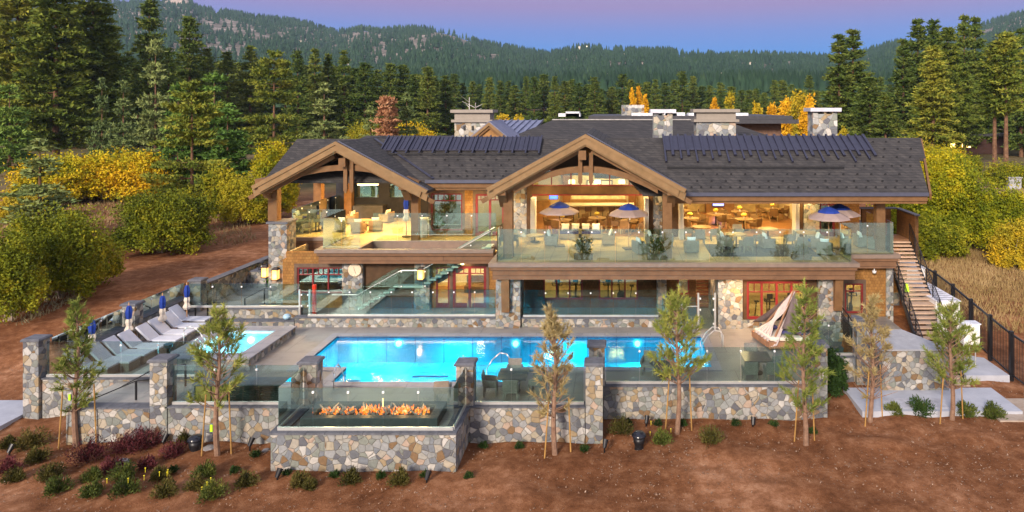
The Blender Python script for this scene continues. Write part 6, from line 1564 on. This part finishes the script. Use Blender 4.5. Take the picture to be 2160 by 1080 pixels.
# covered left terrace
gl1 = 'lounge chairs on the covered left terrace'
spots = [ # px, py(base), rot, kind, label
 (648,492,-PI/2+.3,CH,'grey wicker chair nearest the tall pillar on the left terrace'),(622,488,PI/2,CLn,'lounge chair half hidden by the tall pillar on the left terrace'),
 (684,484,-PI/2,CH,'grey wicker chair behind the glass corner on the left terrace'),
 (757,490,PI,CLn,'lounge chair with its back to the camera behind the left glass corner'),(793,486,PI+.2,CLn,'lounge chair with its back to the camera, second from the left glass corner'),
 (740,471,-PI/2,CLn,'lounge chair with a cream pillow turned sideways behind the front pair'),(815,468,-PI/2-.3,CLn,'lounge chair turned sideways at the right post of the left gable'),
 (762,461,0,SFn,'sofa with navy seats and cream pillows facing the camera on the left terrace'),(700,457,0,SFn,'sofa with cream pillows near the left posts of the terrace'),
 (822,456,-.3,SFn,'sofa with cream pillows before the dark hearth wall'),(664,452,PI/2,CLn,'lounge chair with a yellow lit pillow near the left fence of the terrace'),
 (790,452,.3,CLn,'lounge chair behind the sofa in the middle of the left terrace'),
 (843,452,-PI/2,TC,'tan armchair right of the far round table on the left terrace'),(806,449,PI/2,TC,'tan armchair left of the far round table on the left terrace')]
for px, py, rz, p, l in spots: p.put(at(px,py,FL), rz, l, gl1 if p is CLn else None)
RT.put(at(824,449,FL), 0, 'far round table on the left terrace'); PT.put(at(666,488,FL), 0, 'small dark table between wicker chairs near the tall pillar'); CT.put(at(768,476,FL), 0, 'low coffee table in the middle of the left terrace')
# main deck furniture
md = [(1163,517,PI/2,CLb,'lounge chair left of the firepit group in front of the bar'),(1203,503,0,SFn,'left navy sofa with cream pillow facing the camera in front of the bar'),(1246,503,0,SFn,'right navy sofa with cream pillow facing the camera in front of the bar'),
 (1283,515,-PI/2,CLn,'lounge chair turned sideways right of the two navy sofas'),(1352,534,PI/2+.4,CLb,'round backed chair with pale pillows at the middle of the main deck'),(1375,517,PI/2,CLb,'second chair with pale pillows behind the middle one'),
 (1405,520,-PI/2,CLb,'chair half hidden by the plant reflection, middle of the main deck'),(1458,532,PI,CLb,'lounge chair with pale and blue pillows, back to the camera'),
 (1535,531,PI-.3,CH,'left of the two grey chairs with backs to the camera at the front table'),(1574,531,PI+.3,CH,'right of the two grey chairs with backs to the camera at the front table'),(1528,520,PI/2,CLb,'chair with a royal blue and pale pillow behind the front table'),
 (1557,506,0,CH,'tall backed grey chair behind the front table'),(1600,520,-PI/2,CH,'grey chair right of the front table'),
 (1452,503,PI/2,CH,'grey chair left of the table at the left side of the right opening'),(1508,507,-PI/2,CH,'grey chair right of the table at the left side of the right opening'),(1475,514,PI,CH,'grey chair before the table at the left side of the right opening'),
 (1618,523,PI/2+.2,CLb,'chair with two pale pillows in the right half of the main deck'),(1665,520,-PI/2,CH,'grey chair behind the second glass panel from the right'),(1690,532,PI,CH,'grey chair with its back to the camera near the right end of the main deck'),
 (1720,522,-PI/2,CLb,'chair with pale pillows under the overlapping umbrellas'),(1740,536,PI-.4,CLb,'chair with a long pale pillow near the right corner of the main deck'),
 (1818,520,PI/2,CLb,'left chair with pale pillows on the small right deck'),(1842,524,-PI/2-.3,CLb,'right chair with pale pillows on the small right deck'),(1083,520,PI/2,CH,'grey chair at the left end of the main deck')]
for px, py, rz, p, l in md: p.put(at(px,py,FL), rz, l, 'seats on the main deck')
for px, py, p, l in ((1225,520,CT,'low coffee table in front of the navy sofas'),(1553,520,RT,'round table between grey chairs at the front of the main deck'),(1480,503,RT,'round table at the left side of the right opening'),(1390,524,CT,'low table in the middle of the main deck'),(1128,510,CT,'low table at the left end of the main deck'),(1700,516,RT,'round table under the overlapping umbrellas'),(1620,508,RT,'round table before the right opening')):
    p.put(at(px,py,FL), 0, l)
for i, (px, py) in enumerate(((1127,545),(1067,548))): pass
struct(MB().box(5.3,11.4,38.2,41.6,FL-.019,FL-.005).build('outdoor_rug', m_plain('dark blue rug', (.05,.06,.09), .9)))
# planters with shrubs on the deck edge (seen behind the glass)
for i, (px, hh, k) in enumerate(((1231,.95,'shrub'),(1385,1.05,'shrub'),(1690,.5,'shrub'))):
    y = 37.5; x = PX(px, y); bush('deck_plant', x, y, FL+.25, .45, .3, hh, 500, k, ('dark leafy plant in the trough behind the glass in front of the sofas','larger dark plant in the trough behind the glass, middle of the deck','low dark plant in the trough near the right end of the main deck')[i], 'plant', size=.14, seed=90+i, nst=9)
    t_ = thing('planter_box', (x, y, FL), ('planter box in front of the sofas','planter box in the middle of the main deck','planter box near the right end of the main deck')[i], 'planter'); MB().tap(x-.5,x+.5,y-.2,y+.2,FL,FL+.28,-.03).build('box', m_plain('planter brown', (.12,.09,.07), .7), t_)
# bar and dining rooms
br = thing('bar_counter', (-1.6, 50.5, FL), 'long bar counter with a glowing pale top inside the centre opening', 'bar')
MB().box(-4.0,1.1,50.2,51.1,FL,FL+1.08).build('front', m_plain('bar front', (.34,.25,.13), .6), br); MB().box(-4.2,1.3,49.95,51.2,FL+1.081,FL+1.16).build('countertop', m_plain('pale stone top', (.80,.72,.52), .3, var=.03), br)
bb = thing('back_bar', (-1.6, 54.3, FL), 'lit back bar with shelves and two small screens on the wall behind the counter', 'cabinet')
MB().box(-3.6,.8,54.0,54.45,FL,FL+1.0).build('cabinet', m_plain('bar wood', (.28,.15,.05), .5), bb); MB().box(-3.3,.5,54.30,54.45,FL+1.6,FL+1.66).build('shelf', m_plain('pale stone top', (.80,.72,.52), .3), bb)
MB().box(-3.5,.7,54.44,54.49,FL+1.0,FL+2.9).build('back_panel', m_plain('cream panel', (.80,.70,.45), .6), bb)
for x in (-2.35,-1.25): MB().box(x,x+.95,54.36,54.43,FL+1.95,FL+2.5).build('screen_frame', BLACK, bb); MB().box(x+.08,x+.87,54.345,54.359,FL+2.02,FL+2.43).build('screen', m_emit('pale screen', (.6,.5,.33), .8), bb)
for x in (-4.2,.95): hp(MB().box(x,x+.6,53.9,54.5,FL,7.1), 'column', m_plain('brown feature wall', (.22,.10,.03), .6))
rb_ = random.Random(4); 
for k in range(16):
    x = -3.2+k*.22; bt = MB().cyl((x,54.36,FL+1.661),(x,54.36,FL+1.66+rb_.uniform(.18,.26)),.035).cyl((x,54.36,FL+1.86),(x,54.36,FL+1.98),.014).build('bottle', m_plain('bottle glass %d' % (k % 3), ((.1,.05,.02),(.05,.1,.03),(.4,.3,.1))[k % 3], .2)); tag(bt, 'bottle standing on the lit shelf behind the bar', 'bottle', 'bottles on the back bar shelf')
def make_stool():
    r = thing('bar_stool', (0,0,0), 'x', 'bar stool', 'row of bar stools at the bar counter')
    MB().cyl((0,0,.72),(0,0,.80),.23,.23,14).build('seat', CHAIRWOOD, r); MB().prismx([(-.22,.80),(-.15,.80),(-.17,1.12),(-.24,1.12)],-.24,.24).build('backrest', m_plain('dark stool back', (.10,.05,.025), .5), r, bevel=.02)
    for a, b in ((-.17,-.17),(.17,-.17),(.17,.17),(-.17,.17)): MB().cyl((a*1.2,b*1.2,0),(a,b,.72),.02).build('leg', BLACK, r)
    return Proto(r)
S_ = make_stool()
for k in range(6): S_.put((-3.75+k*.86,49.6,FL), 0, 'brown bar stool at the bar counter, '+['leftmost of the row','second from the left','third from the left','third from the right','second from the right','rightmost of the row'][k])
mn = thing('monitor', (-3.0,50.6,FL+1.1), 'small blue lit screen at the left of the bar', 'screen'); MB().box(-5.0,-4.4,51.5,51.54,FL+1.4,FL+1.75).build('screen', m_emit('blue screen', (.05,.12,.9), 3), mn); MB().box(-5.04,-4.36,51.541,51.58,FL+1.36,FL+1.79).build('housing', BLACK, mn)
tv = thing('television', (PX(1515,53.4),53.5,FL+1.9), 'small blue lit television in the right dining room', 'television'); x = PX(1515,53.5); z = PZ(428,53.5)
MB().box(x-.42,x+.42,53.44,53.47,z-.22,z+.24).build('screen', m_emit('tv screen', (.18,.22,.75), 2.5), tv); MB().box(x-.46,x+.46,53.471,53.53,z-.27,z+.28).build('housing', BLACK, tv)
for i, (x, w_) in enumerate(((4.6,.9),(6.1,.8),(11.2,.9),(9.8,.7))):
    pf = thing('picture_frame', (x,54.4,FL+2.6), ['dark framed picture at the left of the dining room wall','second framed picture on the dining room wall','framed picture at the right of the dining room wall','narrow framed picture beside the brown feature wall'][i], 'picture'); MB().box(x,x+w_,54.37,54.39,FL+2.1,FL+2.7).build('frame', BLACK, pf); MB().box(x+.07,x+w_-.07,54.355,54.369,FL+2.17,FL+2.63).build('picture', m_plain('picture paper', (.6,.5,.3), .7), pf)
def dine(x, y, lab, n=4, rot=0.3):
    RT.put((x,y,FL), 0, f'round dining table {lab}')
    for k in range(n):
        a = rot+k*2*PI/n; sd_ = ['far','far right','right','near right','near','near left','left','far left'][int(round(a/(PI/4))) % 8]; TC.put((x+.92*math.sin(a),y+.92*math.cos(a),FL), -a, f'tan chair, {sd_} side of the dining table {lab}', f'chairs at the dining table {lab}')
    v = thing('table_lamp', (x,y,FL+.76), f'small glowing vase lamp on the dining table {lab}', 'table lamp'); MB().cyl((x,y,FL+.761),(x,y,FL+.9),.06,.04).build('vase', WHITE, v)
    MB().lathe([(.03,.9),(.16,.97),(.19,1.06),(.1,1.14),(.01,1.16)],(x,y,FL),9,lambda k,z: 1+.2*(k%2)).build('flowers', m_plain('yellow flowers', (.75,.55,.08), .8), v)
dine(-3.6,45.9,'left of the bar stools'); dine(-1.3,46.8,'before the bar centre',4,.8); dine(.9,45.8,'behind the right umbrella'); 
dine(5.0,46.6,'nearest left in the dining room',4,.5); dine(4.8,50.3,'far left in the dining room',4,.2); dine(8.6,46.3,'nearest right in the dining room',4,.8); dine(8.9,49.6,'middle right in the dining room',4,.1); dine(7.0,48.4,'central in the dining room',3,.6); dine(11.6,51,'far right in the dining room',3,1.2)
sl = thing('shelving', (-6.3,53,FL), 'wooden shelving at the far left of the bar room', 'shelf')
MB().box(-6.8,-5.2,53.6,54.4,FL,FL+.95).build('cabinet', m_plain('bar wood', (.28,.15,.05), .5), sl); MB().box(-6.8,-5.2,54.0,54.4,FL+1.5,FL+1.56).build('shelf', m_plain('bar wood', (.28,.15,.05), .5), sl)
for i, (x, y) in enumerate(((-3.3,51.0),(-1.4,51.0),(.4,51.0))):
    pn = thing('pendant_lamp', (x,y,7.2), ['left','middle','right'][i]+' glowing pendant lamp above the bar counter', 'lamp', 'pendant lamps over the bar'); MB().cyl((x,y,6.6),(x,y,7.2),.012).build('cord', BLACK, pn); MB().lathe([(.26,0),(.24,.25),(.2,.28)],(x,y,6.3),14).build('shade', LAMPW, pn)
hl = thing('bar_heater', (PX(776,47),47,7.0), 'long glowing heater bar hanging under the left gable ceiling', 'heater'); x = PX(776,45); MB().box(x-.65,x+.65,44.9,45.1,PZ(389,45)-.05,PZ(389,45)+.05).build('element', m_emit('heater glow', (1,.62,.25), 5), hl); MB().box(x-.7,x+.7,44.88,45.12,PZ(389,45)+.051,PZ(389,45)+.12).build('housing', BLACK, hl)
# gym machines behind the lower windows
def make_bike():
    r = thing('exercise_bike', (0,0,0), 'x', 'exercise bike')
    MB().beam((0,-.5,.06),(0,.5,.06),.1,.06).beam((-.25,-.45,.04),(.25,-.45,.04),.06,.06).beam((-.25,.45,.04),(.25,.45,.04),.06,.06).beam((0,.35,.06),(0,.45,1.25),.07,.07).beam((0,-.25,.06),(0,-.35,.9),.06,.06).build('frame', BLACK, r)
    MB().cyl((-.04,.3,.35),(.04,.3,.35),.26,.26,18).build('flywheel', BLACK, r); MB().box(-.12,.12,-.48,-.22,.9,.98).build('saddle', BLACK, r, bevel=.02)
    MB().tube([(-.28,.25,1.15),(-.3,.4,1.2),(-.28,.5,1.05),(.28,.5,1.05),(.3,.4,1.2),(.28,.25,1.15)],.03).build('handlebar', BLACK, r); MB().box(-.16,.16,.44,.49,1.2,1.48).build('console', BLACK, r)
    return Proto(r)
BK = make_bike()
for x, y, rz, l in ((7.6,39.0,PI/2,'exercise bike seen side on in the leftmost pane of the studio window'),(8.6,39.0,PI,'exercise bike facing the camera in the second pane of the studio window'),(9.8,39.2,PI,'exercise bike partly behind the draped day bed in the studio window'),(13.6,40.2,PI,'exercise bike behind the small right window'),
    (-3.6,42.4,PI,'gym bike behind the leftmost gym window'),(-2.5,42.6,PI,'gym bike behind the third gym window'),(-.5,42.6,PI,'gym bike behind the fourth gym window'),(.6,42.4,PI/2,'gym bike behind the last gym window')): BK.put((x,y,.03), rz, l)
rk = thing('weight_rack', (-1.9,43,0), 'tall black gym rack between the two groups of gym windows', 'gym rack'); MB().box(-2.2,-2.1,42.6,42.7,0,2.6).box(-1.3,-1.2,42.6,42.7,0,2.6).box(-2.2,-1.2,42.6,42.7,2.5,2.6).build('frame', BLACK, rk)
for k in range(3): MB().box(-2.1,-1.3,42.55,42.75,.4+k*.5,.5+k*.5).build('shelf', BLACK, rk)
dm = struct(MB().box(-9.6,-8.1,38.9,40.2,.021,.03).build('door_mat', m_plain('grey blue mat', (.16,.19,.23), .9)))
lf = thing('lobby_sofa', (-9,44,0), 'dark sofa in the lit lobby behind the red double doors', 'sofa'); MB().box(-9.8,-8.0,44.2,45,.02,.45).build('seat', m_plain('brown sofa', (.12,.06,.03), .7), lf, bevel=.05); MB().box(-9.8,-8.0,45.0,45.2,.02,.95).build('backrest', m_plain('brown sofa', (.12,.06,.03), .7), lf, bevel=.05)

# ================================================================== FRONT PLANTING
def young_pine(px, pyb, ytop, hw, seed, kind, label, lean=0, bare=0, dens=1.0, first=.28):
    z0 = -1.33; Y = YG(pyb, z0); x0 = PX(px, Y); z0 = gzf(x0, Y); h = PZ(ytop, Y)-z0; R = hw*1.2*Y/F
    rs = np.random.RandomState(seed); r = thing('young_pine', (x0, Y, z0), label, 'tree', 'young staked pines in front of the pool wall')
    mb = MB(); ph = rs.rand()*6; 
    def tr(f): return Vector((x0+lean*f+.06*math.sin(f*7+ph), Y+.05*math.cos(f*6+ph), z0-.1+(h+.05)*f))
    for k in range(8): mb.cyl(tr(k/8), tr((k+1)/8), .095*(1-k/8)**.8+.018, .095*(1-(k+1)/8)**.8+.014, 8, False)
    C = []; D_ = []
    def tuft(p, d, s=1.0, n=26):
        p = np.array(p); d = np.array(d)/ (np.linalg.norm(d)+1e-9)
        c = p[None]-d[None]*rs.uniform(0, .26*s, n)[:, None]
        v = rs.normal(0, .62, (n, 3))+d[None]*1.15; v /= np.linalg.norm(v, axis=1)[:, None]
        C.append(c); D_.append(v*rs.uniform(.17, .31, n)[:, None]*s)
    nw = int(11*dens)+3
    for w_ in range(nw):
        f = first+(1-first)*(w_+.3*rs.rand())/nw; base = tr(f); 
        L_ = R*(1.0-.86*((f-first)/(1-first))**1.1)*rs.uniform(.75, 1.15)*(.75+.5*min(1,(f-first)*4))
        nb = rs.randint(4, 8)
        for b in range(nb):
            a = rs.rand()*6.28; up = .35+.5*f+rs.normal(0, .14); l = L_*rs.uniform(.6, 1.1)
            p0 = np.array(base); pts = [p0]; dirv = np.array([math.cos(a), math.sin(a), up])
            for s_ in range(3):
                dirv = dirv+np.array([0, 0, .16])+rs.normal(0, .10, 3); pts.append(pts[-1]+dirv/np.linalg.norm(dirv)*l/3)
            for u, v, ra, rb2 in zip(pts, pts[1:], (.022,.017,.012), (.017,.012,.008)): mb.cyl(tuple(u), tuple(v), ra, rb2, 4, False)
            if rs.rand() < bare*(1.15-f): continue
            tuft(pts[3], dirv, 1.0, 30)
            for s_ in range(max(1, int(l*3.2))):
                q = rs.uniform(.35, 1); i = min(2, int(q*3)); pp = pts[i]+(pts[i+1]-pts[i])*(q*3-i)
                side = rs.normal(0, 1, 3); side[2] = abs(side[2])*.6+.3; side /= np.linalg.norm(side); e = pp+side*rs.uniform(.10, .28)+dirv*.1
                mb.cyl(tuple(pp), tuple(e), .008, .006, 3, False); tuft(e, side+dirv*.8, rs.uniform(.8, 1.05), 22)
    tuft(np.array(tr(1.0)), [0,0,1], 1.2, 40); tuft(np.array(tr(.96)), [0,0,1], 1.1, 30)
    C = np.concatenate(C); D_ = np.concatenate(D_); off = np.array([x0, Y, z0])
    V = tris(C, D_, .016*np.ones(len(C)), rs); leaf_mesh('crown', V-off, fol(kind), r)
    mb.build('trunk', m_noise('young pine bark', [(.3,(.16,.09,.06)),(.7,(.30,.19,.13))], 6, .9), r)
    return r
TR_ = [
 (161,935,641,52,1,'young','leftmost young staked pine in front of the steps',0,.1,1.0,.24),
 (459,962,655,66,2,'young','young staked pine with sparse tufts between the gate pillar and the fire pit',0,.62,1.1,.34),
 (1172,958,656,60,3,'youngbrown','browning young staked pine right of the fire pit',-.1,.35,1.2,.26),
 (1430,912,628,72,4,'young','fullest young staked pine in front of the right end of the pool',0,.15,1.25,.36),
 (1697,937,612,66,5,'young','young staked pine before the draped day bed',0,.25,1.2,.16),
 (1838,888,628,62,6,'youngbrown','thin half bare young pine in front of the sloping concrete top',.05,.8,1.3,.18),
 (2008,886,648,66,7,'young','rightmost young staked pine before the outer stair',-.05,.15,1.2,.28)]
for a in TR_: young_pine(*a)
STK = Proto((lambda r: (MB().cyl((0,0,-.2),(0,0,2.35),.030,.026,7).build('pole', m_plain('yellow stake wood', (.36,.20,.055), .7), r), r)[1])(thing('tree_stake', (0,0,0), 'x', 'stake', 'yellow stakes beside the young pines')))
names = ['leftmost young pine','sparse pine before the cabinets','browning pine by the fire pit','fullest pine at the pool end','pine before the day bed','half bare pine','rightmost young pine']
for i, (pts, h) in enumerate(((((124,940),(203,935)),1),(((425,965),(488,958)),1.02),(((1149,965),(1204,955)),.9),(((1404,905),(1459,905)),1),(((1676,928),(1718,928)),1.02),(((1825,896),(1861,878)),.95),(((1983,892),(2031,883)),.95))):
    for j, (px, py) in enumerate(pts):
        Y = YG(py, -1.33); s = STK.put((PX(px,Y),Y,-1.33), 0, ('left' if j == 0 else 'right')+' yellow stake of the '+names[i], None, (1,1,h)); s.rotation_euler = ((.0,(.07,-.04)[j],0))
def shrub(px, py, r_, kind, label, group, h=1.25, n=None, size=.10, cat='shrub', name='shrub'):
    Y = YG(py, -1.33); x = PX(px, Y); R = r_*Y/F; z = gzf(x, Y)
    seed = int(px*7+py) % 9999; rs = np.random.RandomState(seed); t_ = thing(name, (x, Y, z), label, cat, group)
    n = n or int(900+1500*R)
    a = rs.rand(n)*6.28; el = rs.beta(1.3, 1.6, n)*1.45+.1; l = R*h*rs.uniform(.35, 1.0, n)*(.75+.25*np.sin(a*3+seed))
    d0 = np.stack([np.cos(a)*np.cos(el)*.95, np.sin(a)*np.cos(el)*.95, np.sin(el)*1.05], 1); c = d0*l[:, None]
    dd = d0+rs.normal(0, .45, (n, 3)); dd[:, 2] += .3; dd *= (size*rs.uniform(.6, 1.3, n)/np.linalg.norm(dd, axis=1))[:, None]
    leaf_mesh('foliage', tris(c, dd, size*.2*np.ones(n), rs), fol(kind), t_)
    mb = MB()
    for _ in range(14):
        a, e = rs.rand()*6.28, rs.uniform(.3, 1.4); l = R*h*rs.uniform(.7, 1.0); mb.cyl((x,Y,z-.03),(x+l*math.cos(a)*math.cos(e),Y+l*math.sin(a)*math.cos(e),z+l*math.sin(e)),.009,.004,4,False)
    mb.build('stems', m_plain('shrub stems', (.14,.09,.05), .9), t_); return t_
g_ = 'green brown shrubs planted in the front mulch'
G1 = [(64,928,34,0),(78,962,25,0),(105,1004,26,0),(119,1033,27,1),(194,1007,21,1),(194,1040,23,1),(261,1004,28,1),(264,1037,31,1),(336,1004,20,0),(350,1040,28,0),(433,1000,25,1),(414,1026,22,0),(447,1044,31,1),(519,1018,24,0),(392,926,24,0),(511,914,28,0),(325,908,14,1),
 (632,1018,23,0),(740,1012,24,0),(843,1014,24,0),(1312,907,28,0),(1395,928,23,1),(1498,928,28,0),(18,925,20,0),(30,1005,22,0),(655,1024,14,0)]
posn = lambda px, py: ('far left' if px < 150 else 'left' if px < 300 else 'centre left' if px < 560 else 'below the fire pit' if px < 1000 else 'right of centre')
ORDN = ['first','second','third','fourth','fifth','sixth','seventh','eighth','ninth','tenth','eleventh','twelfth','thirteenth']
rowof = lambda py: 'front' if py > 1013 else 'middle' if py > 980 else 'rear'
for i, (px, py, r_, k) in enumerate(G1):
    s = shrub(px, py+6, r_*1.0, ['shrub','shrubgreen'][k], f"{'greener' if k else 'brownish'} low shrub in the mulch, {posn(px,py)}, number {i+1} counted from the left bed", g_)
    near = 'the leftmost pine' if px < 300 else 'the sparse pine' if px < 560 else 'the fire pit wall' if px < 1000 else 'the fullest pine'
    rk_ = sorted([g[0] for g in G1 if rowof(g[1]) == rowof(py)]).index(px)
    s['label'] = f"{'greener' if k else 'brownish'} low shrub, {ORDN[rk_]} from the left in the {rowof(py)} row, by {near}"
for i, (px, py, r_, l) in enumerate(((189,965,40,'largest dark red barberry bush at the left'),(262,945,32,'dark red barberry bush in the middle of the red group'),(302,938,34,'tall dark red barberry bush against the stone wall'),(311,978,18,'small dark red barberry in front of the taller one'),(364,955,24,'thin reddish barberry at the right of the group'),(17,980,24,'red barberry at the left edge of the picture'),(235,985,22,'low red barberry beside the flat pale stone'),(325,925,22,'red barberry tip touching the stone wall'))):
    shrub(px, py+8, r_, 'red', l, 'dark red barberries in the left bed', 1.35, size=.09)
T1 = [(364,992),(494,993),(539,959),(605,1000),(706,1002),(803,1004),(896,1003),(988,1005),(1020,940),(1095,941),(1232,948),(1388,893),(1551,893),(1632,896),(1325,893),(1440,893),(1715,910)]
for i, (px, py) in enumerate(T1): 
    s = shrub(px, py+4, 15, 'tuft', 'dark green low tuft', 'small dark green tufts in the mulch', .9, 900, .07, 'tuft', 'low_tuft')
    s['label'] = 'small dark green tuft ' + ['beside the middle shrubs left of the fire pit','left of the fire pit corner','just left of the fire pit wall','below the left end of the fire pit','below the fire pit, second from its left end','below the middle of the fire pit','below the right part of the fire pit','just right of the fire pit corner','beside the fire pit wall on its right','left of the browning pine','right of the browning pine','left of the fullest pine','right of the fullest pine along the wall','left of the day bed pine along the wall','behind the shrub right of the pool corner pillar','behind the right stake of the fullest pine','right of the day bed pine'][i]
for i, (px, py, r_) in enumerate(((1885,868,21),(1942,868,30),(2037,870,24),(2094,874,25))):
    shrub(px, py+6, r_, 'shrubgreen' if i != 1 else 'tuft', ['dark green shrub at the left front of the pale slab','widest dark green shrub in front of the pale slab','dark green shrub beside the rightmost pine','dark green shrub at the right corner of the pale slab'][i], 'shrubs along the pale slab', 1.2, size=.12)
gbush(1762,842,34,752,'tuft','dark dense evergreen bush beside the right end pillar',n=6000,size=.16,z=-1.33,seed=77,nst=5,name='evergreen_bush')
def yflowers():
    rs = np.random.RandomState(8)
    for i, (px, py) in enumerate(((263,1022),(447,1020),(334,990),(325,895),(1395,900))):
        Y = YG(py+30, -1.33); x = PX(px, Y); z = PZ(py, Y); mb = MB()
        for _ in range(4):
            a, b, c = x+rs.normal(0,.25), Y+rs.normal(0,.15), z+rs.normal(0,.16); mb.cyl((a,b,c-.16),(a,b,c),.006,.006,3,False); mb.pillow((a,b,c),.045,.045,.04,n=2)
        tag(mb.build('yellow_flowers', m_plain('yellow petals', (.85,.70,.02), .7)), 'cluster of tiny yellow flowers '+['on the large shrub at the left','on the greener shrub by the sparse pine','on the mid sized shrub in the left bed','rising above the red barberry by the wall','on the shrub by the fullest pine'][i], 'flowers')
yflowers()
def bollard(px, py, label, s=1.0):
    Y = YG(py, -1.33); x = PX(px, Y); z = gzf(x, Y); r = thing('garden_speaker', (x,Y,z), label, 'garden speaker')
    MB().lathe([(.20*s,-.05),(.17*s,.05),(.23*s,.22),(.25*s,.42),(.001,.42)],(x,Y,z),18).build('body', BLACK, r, smooth=True)
    MB().lathe([(.30*s,.46),(.30*s,.50),(.20*s,.60),(.001,.63)],(x,Y,z),18).build('dome', m_plain('black gloss', (.012,.013,.02), .2), r, smooth=True); MB().cyl((x,Y,z+.42),(x,Y,z+.46),.14*s).build('neck', BLACK, r)
bollard(412,952,'dark mushroom shaped garden speaker beside the sparse pine at left',.95); bollard(1348,944,'dark mushroom shaped garden speaker right of the pool corner pillar',.95)
def spot(px, py, label):
    Y = YG(py, -1.33); x = PX(px, Y); z = gzf(x, Y); r = thing('garden_spotlight', (x,Y,z), label, 'spotlight', 'black spike spotlights in the mulch')
    MB().cyl((x,Y,z-.1),(x,Y,z+.16),.03).build('spike', BLACK, r); MB().cyl((x,Y-.05,z+.15),(x+.05,Y+.12,z+.40),.07,.11,12).build('head', BLACK, r)
for px, py, l in ((527,948,'spike spotlight left of the fire pit wall'),(345,940,'spike spotlight by the red barberries'),(585,1015,'spike spotlight below the left corner of the fire pit'),(1275,952,'spike spotlight at the foot of the pool corner pillar'),(1363,900,'spike spotlight beside the left stake of the fullest pine'),(1588,903,'spike spotlight against the long front wall'),(20,950,'spike spotlight at the far left edge of the bed'),(900,1020,'spike spotlight below the right part of the fire pit')): spot(px, py, l)
def rock(px, py, s, label, seed):
    Y = YG(py, -1.33); x = PX(px, Y); z = gzf(x, Y); rs = np.random.RandomState(seed)
    q = rs.uniform(.8, 1.2, 40); mb = MB().lathe([(s*.9,-.05),(s,.08*s),(s*.8,.3*s),(s*.3,.42*s),(.001,.43*s)],(x,Y,z),9,lambda k,zz: q[int(k*3+zz*9) % 40]); tag(mb.build('boulder', m_noise('grey boulder', [(.3,(.16,.15,.15)),(.7,(.34,.32,.32))], 3, .9)), label, 'rock')
rock(440,948,.30,'rounded pale boulder beside the garden speaker at left',1); rock(256,976,.28,'flat pale stone among the red barberries',2); rock(21,1004,.18,'small pale stone at the left edge of the bed',3); rock(205,562,.4,'pale stone at the foot of the left bushes',4); rock(560,950,.14,'small stone by the fire pit wall',5)
# green tag signs on the walls
for i, (px, py, Y) in enumerate(((446,903,27.28),(147,838,30.13))):
    x, z = PX(px, Y), PZ(py, Y); r = thing('marker_tag', (x,Y,z), ['yellow green marker hanging on the front wall behind the sparse pine','yellow green marker on the upper wall behind the leftmost pine'][i], 'marker'); MB().box(x-.05,x+.05,Y-.02,Y-.004,z-.14,z+.14).build('plate', m_plain('lime plastic', (.45,.85,.02), .5), r)
x, Y = PX(1890,38.5), 38.5; z = PZ(572,38.5)
r = thing('safety_cone', (16.75,39.5,.9), 'lime green safety marker on the outer stair beside the deck corner', 'marker'); zz = sz((43.0-38.6)/10.1); MB().tap(16.2,16.42,38.5,38.72,zz,zz+.42,.06).build('body', m_plain('lime plastic', (.45,.85,.02), .5), r)
# haze: even thin air round everything
hz, t, b = _new('haze'); t.nodes.remove(b); pv = t.nodes.new('ShaderNodeVolumePrincipled'); pv.inputs['Color'].default_value = (.55,.75,1.0,1); pv.inputs['Density'].default_value = .00007; pv.inputs['Anisotropy'].default_value = 0
t.links.new(pv.outputs[0], t.nodes['Material Output'].inputs['Volume'])
if HAZE: 
    o = MB().box(-2600,2600,-70,3300,-160,620).build('haze', hz); o['kind'] = 'stuff'
